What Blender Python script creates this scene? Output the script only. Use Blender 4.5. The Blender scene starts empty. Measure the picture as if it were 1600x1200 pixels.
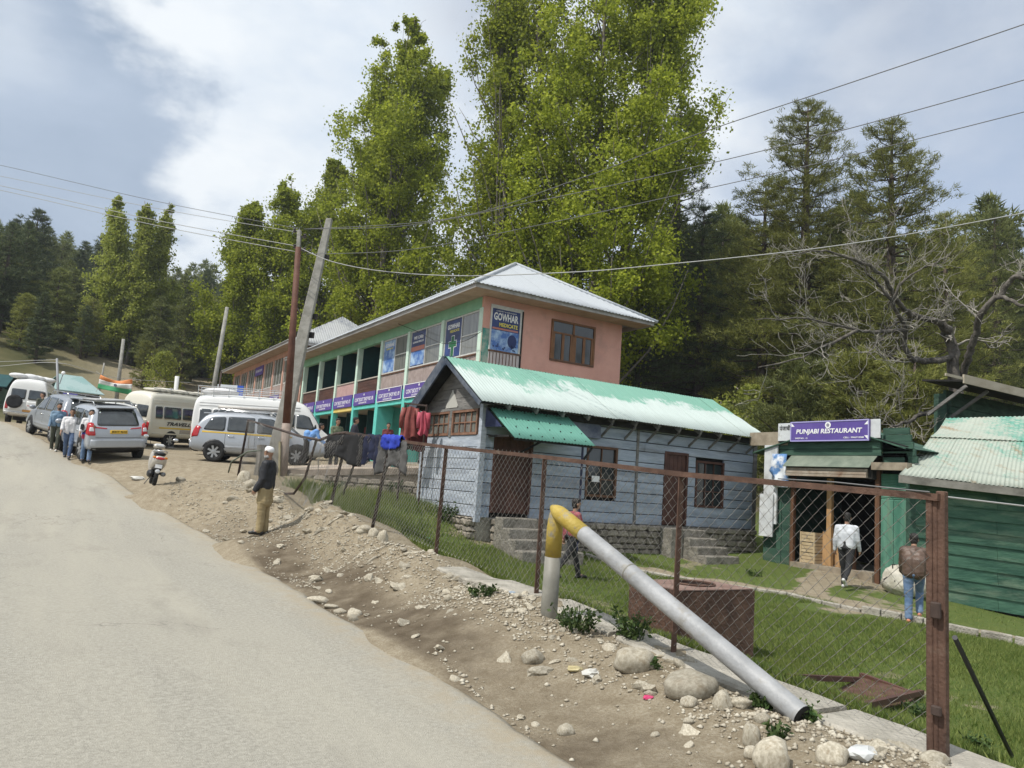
import bpy, bmesh, math, random
import numpy as np
from math import sin, cos, tan, pi, radians, sqrt, atan2, exp
from mathutils import Vector, Matrix, noise as mnoise
from mathutils.bvhtree import BVHTree
random.seed(7); RNG = np.random.default_rng(7)
SC = bpy.context.scene
COL = SC.collection

# ------------------------------------------------------------------ camera
# world: +X runs from the road to the shops, +Y runs up the road, Z up, metres; the camera stands over the road's edge
EYE = 1.65
F = 1180.0; PITCH = math.atan(157.6 / F); ROLL = radians(4.03); HEAD = radians(31)
RZ = np.array([[cos(HEAD), sin(HEAD), 0], [-sin(HEAD), cos(HEAD), 0], [0, 0, 1]])
_f = np.array([0, cos(PITCH), sin(PITCH)]); _u0 = np.array([0, -sin(PITCH), cos(PITCH)]); _r0 = np.array([1., 0, 0])
_r = cos(ROLL) * _r0 + sin(ROLL) * _u0; _u = -sin(ROLL) * _r0 + cos(ROLL) * _u0
cam_d = bpy.data.cameras.new('camera'); cam = bpy.data.objects.new('camera', cam_d); COL.objects.link(cam)
cam_d.sensor_width = 36; cam_d.lens = 36 * F / 1600; cam_d.clip_start = 0.05; cam_d.clip_end = 5000
_m = np.column_stack([RZ @ _r, RZ @ _u, -(RZ @ _f)])
cam.matrix_world = Matrix(((*_m[0], 0), (*_m[1], 0), (*_m[2], EYE), (0, 0, 0, 1)))
SC.camera = cam
def at(px, py, d):                     # survey helper: the world point at a given forward distance
    v = _f * F + _r * (px - 800) - _u * (py - 600)
    return np.array([0, 0, EYE]) + RZ @ (v * (d / v[1]))
def fwd(x, y):                         # world ground position from camera-forward coordinates (right, ahead)
    return (x * cos(HEAD) + y * sin(HEAD), -x * sin(HEAD) + y * cos(HEAD))

# ------------------------------------------------------------------ sky and sun
SUN_EL, SUN_AZ = radians(56), radians(-97)
w = bpy.data.worlds.new('World'); SC.world = w; w.use_nodes = True
nt = w.node_tree; N = nt.nodes; L = nt.links; N.clear()
def wn(t, **k):
    n = N.new(t)
    for a, b in k.items(): setattr(n, a, b)
    return n
out = wn('ShaderNodeOutputWorld'); bg = wn('ShaderNodeBackground'); L.new(bg.outputs[0], out.inputs[0])
bg.inputs[1].default_value = 0.12
sky = wn('ShaderNodeTexSky', sky_type='NISHITA', sun_disc=False, sun_elevation=SUN_EL, sun_rotation=SUN_AZ % (2 * pi), altitude=2400, air_density=1.0, dust_density=1.2, ozone_density=1.0)
tc = wn('ShaderNodeTexCoord')
# cloud cover: broken high cloud with its own noise, thicker banks where the photograph has them
mp = wn('ShaderNodeMapping'); mp.inputs['Scale'].default_value = (1, 1, 1.9); L.new(tc.outputs['Generated'], mp.inputs[0])
n1 = wn('ShaderNodeTexNoise'); n1.inputs['Scale'].default_value = 2.1; n1.inputs['Detail'].default_value = 8; n1.inputs['Roughness'].default_value = .58; n1.inputs['Distortion'].default_value = .35
n2 = wn('ShaderNodeTexNoise'); n2.inputs['Scale'].default_value = 5.2; n2.inputs['Detail'].default_value = 7; n2.inputs['Roughness'].default_value = .55
L.new(mp.outputs[0], n1.inputs[0]); L.new(mp.outputs[0], n2.inputs[0])
def math_(op, a, b=None, clamp=False):
    n = wn('ShaderNodeMath', operation=op, use_clamp=clamp)
    for i, v in enumerate((a, b)):
        if v is None: continue
        if hasattr(v, 'is_linked') or hasattr(v, 'links'): L.new(v, n.inputs[i])
        else: n.inputs[i].default_value = v
    return n.outputs[0]
def bank(px, py, r0, r1, wob):                # soft-edged cloud bank or clearing round a direction, with a ragged outline
    d = at(px, py, 100.) - np.array([0, 0, EYE]); d /= np.linalg.norm(d)
    nrm = wn('ShaderNodeVectorMath', operation='NORMALIZE'); L.new(tc.outputs['Generated'], nrm.inputs[0])
    dis = wn('ShaderNodeVectorMath', operation='DISTANCE'); L.new(nrm.outputs[0], dis.inputs[0]); dis.inputs[1].default_value = d
    v = math_('ADD', dis.outputs['Value'], math_('MULTIPLY', math_('SUBTRACT', n2.outputs[0], .5), wob))
    mr = wn('ShaderNodeMapRange', interpolation_type='SMOOTHSTEP'); L.new(v, mr.inputs[0])
    mr.inputs[1].default_value = r0; mr.inputs[2].default_value = r1; mr.inputs[3].default_value = 1; mr.inputs[4].default_value = 0
    return mr.outputs[0]
cover = math_('ADD', math_('MULTIPLY', math_('SUBTRACT', n1.outputs[0], .33), 3.2), .25, True)
clear1 = bank(705, 20, .03, .13, .30)
clear2 = bank(1640, 330, .08, .48, .25)
clear3 = bank(1010, 10, .01, .07, .2)
cover = math_('MULTIPLY', cover, math_('SUBTRACT', 1.0, math_('MULTIPLY', clear1, .85)), True)
cover = math_('MULTIPLY', cover, math_('SUBTRACT', 1.0, math_('MULTIPLY', clear2, .75)), True)
cover = math_('MULTIPLY', cover, math_('SUBTRACT', 1.0, math_('MULTIPLY', clear3, .8)), True)
white = bank(360, 180, .18, .42, .25)
cover = math_('MAXIMUM', cover, math_('MULTIPLY', white, .97))
dark = bank(-150, 170, .24, .31, .32)
dark2 = bank(20, 40, .02, .12, .3)
dark = math_('MULTIPLY', dark, math_('SUBTRACT', 1.0, math_('MULTIPLY', dark2, .35)))
cover = math_('MAXIMUM', cover, dark)
cover = math_('ADD', math_('MULTIPLY', cover, .62), .38, True)
cr = wn('ShaderNodeValToRGB'); L.new(n2.outputs[0], cr.inputs[0])
cr.color_ramp.elements[0].position = .32; cr.color_ramp.elements[0].color = (4.7, 5.3, 6.05, 1)
cr.color_ramp.elements[1].position = .60; cr.color_ramp.elements[1].color = (6.2, 6.5, 6.75, 1)
mixd = wn('ShaderNodeMix', data_type='RGBA'); L.new(dark, mixd.inputs[0]); L.new(cr.outputs[0], mixd.inputs[6]); 
cr2 = wn('ShaderNodeValToRGB'); L.new(n1.outputs[0], cr2.inputs[0])
cr2.color_ramp.elements[0].position = .35; cr2.color_ramp.elements[0].color = (2.0, 2.6, 3.5, 1)
cr2.color_ramp.elements[1].position = .7; cr2.color_ramp.elements[1].color = (3.5, 4.1, 5.0, 1)
L.new(cr2.outputs[0], mixd.inputs[7])
mixc = wn('ShaderNodeMix', data_type='RGBA'); L.new(cover, mixc.inputs[0]); L.new(sky.outputs[0], mixc.inputs[6]); L.new(mixd.outputs[2], mixc.inputs[7])
L.new(mixc.outputs[2], bg.inputs[0])
sd = bpy.data.lights.new('sun', 'SUN'); sd.energy = 3.3; sd.angle = radians(.5); sd.color = (1, .955, .88)
so = bpy.data.objects.new('sun', sd); COL.objects.link(so)
sdir = Vector((sin(SUN_AZ) * cos(SUN_EL), cos(SUN_AZ) * cos(SUN_EL), sin(SUN_EL)))
so.rotation_euler = (-sdir).to_track_quat('-Z', 'Y').to_euler(); so.location = sdir * 60
vs = SC.view_settings; vs.view_transform = 'Standard'; vs.look = 'None'; vs.exposure = 0.36; vs.gamma = 1; vs.use_curve_mapping = False
SC.render.engine = 'CYCLES'
SC.cycles.max_bounces = 6; SC.cycles.transparent_max_bounces = 8; SC.cycles.caustics_reflective = False; SC.cycles.caustics_refractive = False
SC.cycles.use_denoising = True

# ------------------------------------------------------------------ helpers
_MC = {}
def mat(name, c1, c2=None, scale=3.0, rough=.75, metal=0, bump=0, bscale=None, detail=6, spec=.4, stretch=(1, 1, 1), lo=.35, hi=.65,
        dirt=None, dscale=1.2, dlo=.5, dhi=.7, coat=0, trans=0, rnd=0):
    if name in _MC: return _MC[name]
    m = bpy.data.materials.new(name); m.use_nodes = True; t = m.node_tree; b = t.nodes['Principled BSDF']
    _MC[name] = m
    b.inputs['Roughness'].default_value = rough; b.inputs['Metallic'].default_value = metal
    b.inputs['Specular IOR Level'].default_value = spec; b.inputs['Coat Weight'].default_value = coat
    co = t.nodes.new('ShaderNodeTexCoord'); mp = t.nodes.new('ShaderNodeMapping'); mp.inputs['Scale'].default_value = stretch
    t.links.new(co.outputs['Object'], mp.inputs[0])
    src = None
    if c2 is None: b.inputs['Base Color'].default_value = (*c1, 1)
    else:
        n = t.nodes.new('ShaderNodeTexNoise'); n.inputs['Scale'].default_value = scale; n.inputs['Detail'].default_value = detail; n.inputs['Roughness'].default_value = .6
        t.links.new(mp.outputs[0], n.inputs[0])
        r = t.nodes.new('ShaderNodeValToRGB'); r.color_ramp.elements[0].position = lo; r.color_ramp.elements[1].position = hi
        r.color_ramp.elements[0].color = (*c1, 1); r.color_ramp.elements[1].color = (*c2, 1)
        t.links.new(n.outputs[0], r.inputs[0]); src = r.outputs[0]
    if dirt:
        n = t.nodes.new('ShaderNodeTexNoise'); n.inputs['Scale'].default_value = dscale; n.inputs['Detail'].default_value = 9; n.inputs['Roughness'].default_value = .68
        t.links.new(mp.outputs[0], n.inputs[0])
        r = t.nodes.new('ShaderNodeMapRange'); r.inputs[1].default_value = dlo; r.inputs[2].default_value = dhi; t.links.new(n.outputs[0], r.inputs[0])
        x = t.nodes.new('ShaderNodeMix'); x.data_type = 'RGBA'; t.links.new(r.outputs[0], x.inputs[0])
        if src: t.links.new(src, x.inputs[6])
        else: x.inputs[6].default_value = (*c1, 1)
        x.inputs[7].default_value = (*dirt, 1); src = x.outputs[2]
    if rnd:
        oi = t.nodes.new('ShaderNodeObjectInfo'); hs = t.nodes.new('ShaderNodeHueSaturation')
        r = t.nodes.new('ShaderNodeMapRange'); r.inputs[3].default_value = 1 - rnd; r.inputs[4].default_value = 1 + rnd
        t.links.new(oi.outputs['Random'], r.inputs[0]); t.links.new(r.outputs[0], hs.inputs['Value'])
        if src: t.links.new(src, hs.inputs['Color'])
        else: hs.inputs['Color'].default_value = (*c1, 1)
        src = hs.outputs[0]
    if src: t.links.new(src, b.inputs['Base Color'])
    if bump:
        n = t.nodes.new('ShaderNodeTexNoise'); n.inputs['Scale'].default_value = bscale or scale * 4; n.inputs['Detail'].default_value = 5
        t.links.new(mp.outputs[0], n.inputs[0])
        bp = t.nodes.new('ShaderNodeBump'); bp.inputs['Strength'].default_value = bump; bp.inputs['Distance'].default_value = .05
        t.links.new(n.outputs[0], bp.inputs['Height']); t.links.new(bp.outputs[0], b.inputs['Normal'])
    return m

def mesh_np(name, V, Fc, mats=(), smooth=False, midx=None):
    """mesh from numpy arrays; Fc is an (n,3) or (n,4) array or a list of tuples"""
    me = bpy.data.meshes.new(name)
    V = np.asarray(V, np.float32)
    if isinstance(Fc, np.ndarray):
        k = Fc.shape[1]; n = len(Fc)
        me.vertices.add(len(V)); me.vertices.foreach_set('co', V.ravel())
        me.loops.add(n * k); me.loops.foreach_set('vertex_index', Fc.astype(np.int32).ravel())
        me.polygons.add(n); me.polygons.foreach_set('loop_start', np.arange(0, n * k, k, dtype=np.int32))
        me.update(calc_edges=True)
    else:
        me.from_pydata([tuple(v) for v in V.tolist()], [], Fc); me.update()
    for m in mats: me.materials.append(m)
    if midx is not None: me.polygons.foreach_set('material_index', np.asarray(midx, np.int32))
    if smooth: me.polygons.foreach_set('use_smooth', np.ones(len(me.polygons), bool))
    return me
def link(name, data, parent=None, loc=None):
    o = bpy.data.objects.new(name, data); COL.objects.link(o)
    if parent is not None: o.parent = parent
    if loc is not None: o.location = loc
    return o
def tag(o, label=None, cat=None, group=None, kind=None):
    if label: o['label'] = label
    if cat: o['category'] = cat
    if group: o['group'] = group
    if kind: o['kind'] = kind
    return o
def thing(name, label, cat, loc=(0, 0, 0), rz=0, group=None):
    o = bpy.data.objects.new(name, None); COL.objects.link(o); o.empty_display_size = .2
    o.location = loc; o.rotation_euler = (0, 0, rz)
    return tag(o, label, cat, group)
class MB:
    """collects shapes; build() links them as ONE mesh object"""
    def __init__(s, off=(0, 0, 0)): s.v = []; s.f = []; s.m = []; s.off = Vector(off); s.cm = 0
    def add(s, V, Fs, M=None):
        b = len(s.v)
        for p in V:
            p = Vector(p)
            if M is not None: p = M @ p
            s.v.append(p - s.off)
        for f in Fs: s.f.append([b + i for i in f]); s.m.append(s.cm)
        return s
    def box(s, a, b, M=None):
        (x0, y0, z0), (x1, y1, z1) = a, b
        return s.add([(x0, y0, z0), (x1, y0, z0), (x1, y1, z0), (x0, y1, z0), (x0, y0, z1), (x1, y0, z1), (x1, y1, z1), (x0, y1, z1)],
                     [(0, 3, 2, 1), (4, 5, 6, 7), (0, 1, 5, 4), (1, 2, 6, 5), (2, 3, 7, 6), (3, 0, 4, 7)], M)
    def beam(s, p, q, wd, ht, up=(0, 0, 1)):
        p = Vector(p); q = Vector(q); d = (q - p); ln = d.length; d.normalize(); up = Vector(up)
        sd = d.cross(up)
        if sd.length < 1e-4: sd = d.cross(Vector((0, 1, 0)))
        sd.normalize(); u = sd.cross(d)
        V = [c + sd * (a * wd / 2) + u * (b * ht / 2) for c in (p, q) for a, b in ((-1, -1), (1, -1), (1, 1), (-1, 1))]
        return s.add(V, [(0, 3, 2, 1), (4, 5, 6, 7), (0, 1, 5, 4), (1, 2, 6, 5), (2, 3, 7, 6), (3, 0, 4, 7)])
    def tube(s, pts, rad, n=8, cap=True):
        pts = [Vector(p) for p in pts]
        if not hasattr(rad, '__len__'): rad = [rad] * len(pts)
        b = len(s.v); V = []; Fs = []; prev = None
        for i, p in enumerate(pts):
            d = (pts[min(i + 1, len(pts) - 1)] - pts[max(i - 1, 0)])
            if d.length < 1e-9: d = Vector((0, 0, 1))
            d.normalize()
            if prev is None:
                a = Vector((0, 0, 1)) if abs(d.z) < .9 else Vector((1, 0, 0)); prev = d.cross(a).normalized()
            else:
                prev = prev - d * prev.dot(d)
                prev = prev.normalized() if prev.length > 1e-6 else d.orthogonal().normalized()
            e = d.cross(prev)
            for k in range(n):
                t = 2 * pi * k / n; V.append(p + (prev * cos(t) + e * sin(t)) * rad[i])
        for i in range(len(pts) - 1):
            for k in range(n):
                k2 = (k + 1) % n; Fs.append((i * n + k, i * n + k2, (i + 1) * n + k2, (i + 1) * n + k))
        if cap: Fs.append(tuple(range(n - 1, -1, -1))); Fs.append(tuple((len(pts) - 1) * n + k for k in range(n)))
        return s.add(V, Fs)
    def lathe(s, prof, n=16, M=None):           # profile (r, z) about local z
        V = []; Fs = []
        for r, z in prof:
            for k in range(n): V.append((r * cos(2 * pi * k / n), r * sin(2 * pi * k / n), z))
        for i in range(len(prof) - 1):
            for k in range(n):
                k2 = (k + 1) % n; Fs.append((i * n + k, i * n + k2, (i + 1) * n + k2, (i + 1) * n + k))
        Fs.append(tuple(range(n - 1, -1, -1))); Fs.append(tuple((len(prof) - 1) * n + k for k in range(n)))
        return s.add(V, Fs, M)
    def prism(s, poly, vec):                    # closed polygon (3D points) pushed along vec
        n = len(poly); vec = Vector(vec); V = [Vector(p) for p in poly] + [Vector(p) + vec for p in poly]
        return s.add(V, [tuple(range(n - 1, -1, -1)), tuple(range(n, 2 * n))] + [(i, (i + 1) % n, n + (i + 1) % n, n + i) for i in range(n)])
    def ell(s, c, r, M=None, nu=10, nv=7):
        V = []; Fs = []; c = Vector(c)
        for j in range(nv + 1):
            ph = pi * j / nv
            for i in range(nu): th = 2 * pi * i / nu; V.append(c + Vector((r[0] * sin(ph) * cos(th), r[1] * sin(ph) * sin(th), r[2] * cos(ph))))
        for j in range(nv):
            for i in range(nu): i2 = (i + 1) % nu; Fs.append((j * nu + i, (j + 1) * nu + i, (j + 1) * nu + i2, j * nu + i2))
        return s.add(V, Fs, M)
    def mesh(s, name, mats, smooth=False):
        me = bpy.data.meshes.new(name); me.from_pydata([tuple(v) for v in s.v], [], s.f)
        for m in (mats if isinstance(mats, (list, tuple)) else [mats]): me.materials.append(m)
        me.polygons.foreach_set('material_index', np.asarray(s.m, np.int32))
        bm = bmesh.new(); bm.from_mesh(me); bmesh.ops.recalc_face_normals(bm, faces=bm.faces); bm.to_mesh(me); bm.free()
        if smooth: me.polygons.foreach_set('use_smooth', np.ones(len(me.polygons), bool))
        me.update(); return me
    def build(s, name, mats, parent=None, smooth=False, loc=None):
        return link(name, s.mesh(name, mats, smooth), parent, loc)
def bevel(o, w=.01, seg=1):
    m = o.modifiers.new('b', 'BEVEL'); m.width = w; m.segments = seg; m.limit_method = 'ANGLE'; return o
def evald(o):                                  # bake an object's modifiers into plain mesh data
    dg = bpy.context.evaluated_depsgraph_get(); me = bpy.data.meshes.new_from_object(o.evaluated_get(dg)); old = o.data
    o.modifiers.clear(); o.data = me; return o
FACE_W = Matrix(((0, 0, -1), (-1, 0, 0), (0, 1, 0))).to_4x4()     # lettering on a face that looks towards -X
FACE_S = Matrix(((1, 0, 0), (0, 0, -1), (0, 1, 0))).to_4x4()      # lettering on a face that looks towards -Y
def text(s, centre, wid, hgt, R, m, parent=None, off=(0, 0, 0), name='lettering', shear=0, bold=.0, ext=.003):
    cu = bpy.data.curves.new(name, 'FONT'); cu.body = s; cu.align_x = 'CENTER'; cu.align_y = 'CENTER'; cu.extrude = .002; cu.shear = shear; cu.offset = bold; cu.resolution_u = 2
    o = bpy.data.objects.new(name, cu); COL.objects.link(o)
    dg = bpy.context.evaluated_depsgraph_get(); me = bpy.data.meshes.new_from_object(o.evaluated_get(dg)); bpy.data.objects.remove(o)
    me.name = name
    if not len(me.vertices): return None
    co = np.empty(len(me.vertices) * 3, np.float32); me.vertices.foreach_get('co', co); co = co.reshape(-1, 3)
    mn, mx = co.min(0), co.max(0); sx = wid / max(mx[0] - mn[0], 1e-6); sy = (hgt / max(mx[1] - mn[1], 1e-6)) if hgt else sx
    co = (co - (mn + mx) / 2) * np.array([sx, sy, 1]); co[:, 2] = np.where(co[:, 2] > 0, ext, -ext)
    R3 = np.array(R.to_3x3()); co = co @ R3.T + np.array(centre) - np.array(off)
    me.vertices.foreach_set('co', co.astype(np.float32).ravel()); me.materials.clear(); me.materials.append(m); me.update()
    return link(name, me, parent)

# ------------------------------------------------------------------ value noise and the lie of the land
_PT = RNG.random((256, 256))
def vnoise(x, y):
    x = np.asarray(x, float); y = np.asarray(y, float)
    xi = np.floor(x).astype(int); yi = np.floor(y).astype(int); fx = x - xi; fy = y - yi
    fx = fx * fx * (3 - 2 * fx); fy = fy * fy * (3 - 2 * fy); g = lambda a, b: _PT[a & 255, b & 255]
    return (g(xi, yi) * (1 - fx) + g(xi + 1, yi) * fx) * (1 - fy) + (g(xi, yi + 1) * (1 - fx) + g(xi + 1, yi + 1) * fx) * fy - .5
def fbm(x, y, o=4):
    r = 0; a = 1
    for i in range(o): r = r + a * vnoise(np.asarray(x) * 2 ** i + 17 * i, np.asarray(y) * 2 ** i + 31 * i); a *= .5
    return r
RS = np.array([-40, -6, 4, 7.5, 10.8, 16, 20, 25.3, 27.4, 33, 40.5, 60, 120]); RZV = np.array([.0, .02, .03, .07, .09, .15, .52, 1.16, 1.40, 2.2, 2.9, 4.4, 8.])
RE = np.array([-40, -6, 2.5, 16, 20.1, 25.3, 27.4, 32.9, 40, 60, 120]); REN = np.array([2.2, 2.5, 2.95, 3.12, 2.45, 1.5, .98, -.39, -1.8, -8, -40])
def road_z(s): return np.interp(s, RS, RZV)
def road_e(s): return np.interp(s, RE, REN)
CP = []
for s_ in (-30, -12, -5, 0, 4, 8, 12, 16, 19, 22, 25.3, 29, 33, 40.5, 52):
    e = float(road_e(s_)); z = float(road_z(s_))
    for dn in (-6.4, -3, 0): CP.append((e + dn, s_, z))
    CP.append((e - 10, s_, z + .15))
CP += [(3.93, 16.07, .21), (4.0, 12, .25), (3.9, 9, .2), (3.9, 5, .15), (3.9, 1, .1), (3.6, 19, .85), (2.36, 21.1, 1.04), (2.5, 26, 1.5), (1.3, 27.8, 1.6),
       (5.4, 28.3, 1.76), (7.9, 27.4, 1.80), (4.6, 25, 1.55), (4.6, 22.8, 1.36), (5.6, 24, 1.6), (3, 32, 1.95), (8, 34, 2.1), (4, 37, 2.1), (7, 31, 1.98), (4, 42, 2.6), (9, 44, 2.7), (6, 52, 3.6)]
CP += [(4.8, 2.7, .2), (4.8, 5, .31), (4.8, 7.15, .46), (4.8, 9.7, .54), (4.8, 12.2, .67), (4.8, 14.6, .86), (4.8, 18, 1.05)]
CP += [(6.3, -4, -.3), (6.3, 1, -.18), (6.3, 3, -.12), (6.3, 6, -.07), (6.6, 9, -.02), (6.6, 12, .15), (6.8, 15, .5), (6.6, 17.5, .85), (6.4, 20, 1.15), (8.2, 19.5, 1.1), (8.4, 17.2, .85), (8.3, 15.5, .35),
       (9, 3, -.2), (9.5, 8, -.12), (9.2, 12.6, -.12), (9.5, 14.6, .05), (12, 14.6, .0), (15, 14.4, .02), (17, 14, .05), (12.5, 11, -.1), (13, 7, -.2), (13, 3, -.45), (13, -3, -.7), (16.2, 12, .0), (17.4, 12, .05), (16.6, 9.8, -.18), (18.5, 9.8, -.35), (20.8, 9.8, -.6), (19, 4, -.6), (25, 5, -.7), (20, 14, .2), (20, 18, .6), (14, 17.5, .6), (14, 20.5, 1.4), (10.5, 21.5, 1.85)]
CP += [(7.2, 23.4, 1.75), (10, 24.5, 1.95), (12.5, 26, 2.15), (12.5, 32, 2.25), (12.5, 40, 2.5), (12.5, 50, 3.3), (17, 30, 2.3), (17, 45, 2.6), (21, 25, 2.2), (22, 35, 2.6), (22, 50, 3.6), (24, 20, 1.2)]
for ph, lst in ((-34, ((45, 2.9), (58, 4.6), (72, 8.0), (84, 11.5), (110, 17.5), (150, 26), (230, 40))), (-20, ((50, 3.3), (62, 4.6), (80, 8.2), (110, 14), (150, 22), (230, 36))), (-8, ((70, 7), (110, 15), (160, 25), (230, 37))),
                (0, ((60, 5), (80, 9), (120, 18), (230, 38))), (15, ((45, 3), (70, 9), (100, 18), (150, 31), (230, 48))), (34, ((32, .4), (45, 2.5), (70, 9), (100, 18), (150, 31), (230, 48))),
                (55, ((45, .5), (100, 12), (230, 36))), (80, ((50, -1), (230, 20))), (-55, ((35, 3), (70, 8), (150, 20), (230, 30))), (-80, ((40, 1.5), (120, 8), (230, 16))), (120, ((40, -1.2), (230, 2))), (180, ((40, -.4), (230, 0))), (240, ((40, .3), (230, 4)))):
    for r_, z_ in lst:
        a, b = fwd(r_ * sin(radians(ph)), r_ * cos(radians(ph))); CP.append((a, b, z_))
CP = np.array(CP)
def _ker(d): return d * (1 + 0 * d)                # biharmonic-like |r| kernel: no overshoot far out
_K = np.sqrt((CP[:, None, 0] - CP[None, :, 0]) ** 2 + (CP[:, None, 1] - CP[None, :, 1]) ** 2)
_A = np.zeros((len(CP) + 3,) * 2); _A[:len(CP), :len(CP)] = -np.sqrt(_K ** 2 + .8 ** 2) - 0.02 * np.eye(len(CP)); _A[:len(CP), -3] = 1; _A[:len(CP), -2:] = CP[:, :2]; _A[-3, :len(CP)] = 1; _A[-2:, :len(CP)] = CP[:, :2].T
_W = np.linalg.solve(_A, np.concatenate([CP[:, 2], [0, 0, 0]]))
def base_z(n, s):
    n = np.asarray(n, float); s = np.asarray(s, float); sh = n.shape; n = n.ravel(); s = s.ravel(); o = np.empty(len(n))
    for i in range(0, len(n), 4000):
        d = -np.sqrt((n[i:i + 4000, None] - CP[None, :, 0]) ** 2 + (s[i:i + 4000, None] - CP[None, :, 1]) ** 2 + .8 ** 2)
        o[i:i + 4000] = d @ _W[:-3] + _W[-3] + _W[-2] * n[i:i + 4000] + _W[-1] * s[i:i + 4000]
    return o.reshape(sh)
def sstep(a, b, x): t = np.clip((np.asarray(x, float) - a) / (b - a), 0, 1); return t * t * (3 - 2 * t)
def edge_w(s): return road_e(s) + .16 * fbm(s * .45, 3.3, 3) + .05 * vnoise(s * 3.1, 9.)
def ground_z(n, s):
    n = np.asarray(n, float); s = np.asarray(s, float)
    z = base_z(n, s); e = edge_w(s)
    on = sstep(.0, .5, e - n) * sstep(0, .8, n - (e - 7.2))
    z = z * (1 - on) + (road_z(s) - .07) * on
    z = z - .035 * (1 - on) * sstep(.8, .0, np.abs(n - e))
    # rubble bank between verge and fence
    bk = sstep(3.55 + .4 * sstep(9, 13, s), 4.15 + .3 * sstep(9, 13, s), n) * sstep(5.1, 4.55, n) * sstep(-1, 3, s) * sstep(20, 17, s)
    bk = bk * (1 - sstep(10.5, 7.6, s) * (1 - .30 * sstep(4.6, 4.3, n)))
    z = z + bk * (.10 + .16 * fbm(n * 1.1, s * .9, 3) + .11 * np.abs(fbm(n * 4.2, s * 4.2, 3)))
    vg = sstep(-.1, .5, n - e) * sstep(5.2, 4.7, n) * sstep(34, 20, s)
    z = z + vg * (.035 * fbm(n * 2.2, s * 1.6, 4) + .018 * fbm(n * 9, s * 9, 2))
    lw = sstep(5.2, 6, n) * sstep(40, 25, s)
    z = z + lw * .05 * fbm(n * .8, s * .8, 3)
    far = sstep(40, 70, np.hypot(n, s))
    z = z + far * 1.6 * fbm(n * .06, s * .06, 3)
    return z
def gz(n, s): return float(ground_z(np.array([n]), np.array([s]))[0])

# ------------------------------------------------------------------ ground, road, kerb
def axis(segs):
    r = [segs[0][0]]
    for a, b, st in segs:
        k = max(1, int(round((b - a) / st))); r += list(a + (b - a) * (np.arange(k) + 1) / k)
    return np.array(r)
AX = axis([(-420, -120, 30), (-120, -40, 6), (-40, -14, 2), (-14, 2.4, .5), (2.4, 5.7, .065), (5.7, 9, .2), (9, 24, .5), (24, 60, 2), (60, 140, 5), (140, 420, 28)])
AY = axis([(-420, -60, 30), (-60, -8, 4), (-8, 1.5, .6), (1.5, 17, .075), (17, 30, .25), (30, 60, 1), (60, 140, 4), (140, 440, 30)])
GX, GY = np.meshgrid(AX, AY); GZ = ground_z(GX, GY)
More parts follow.
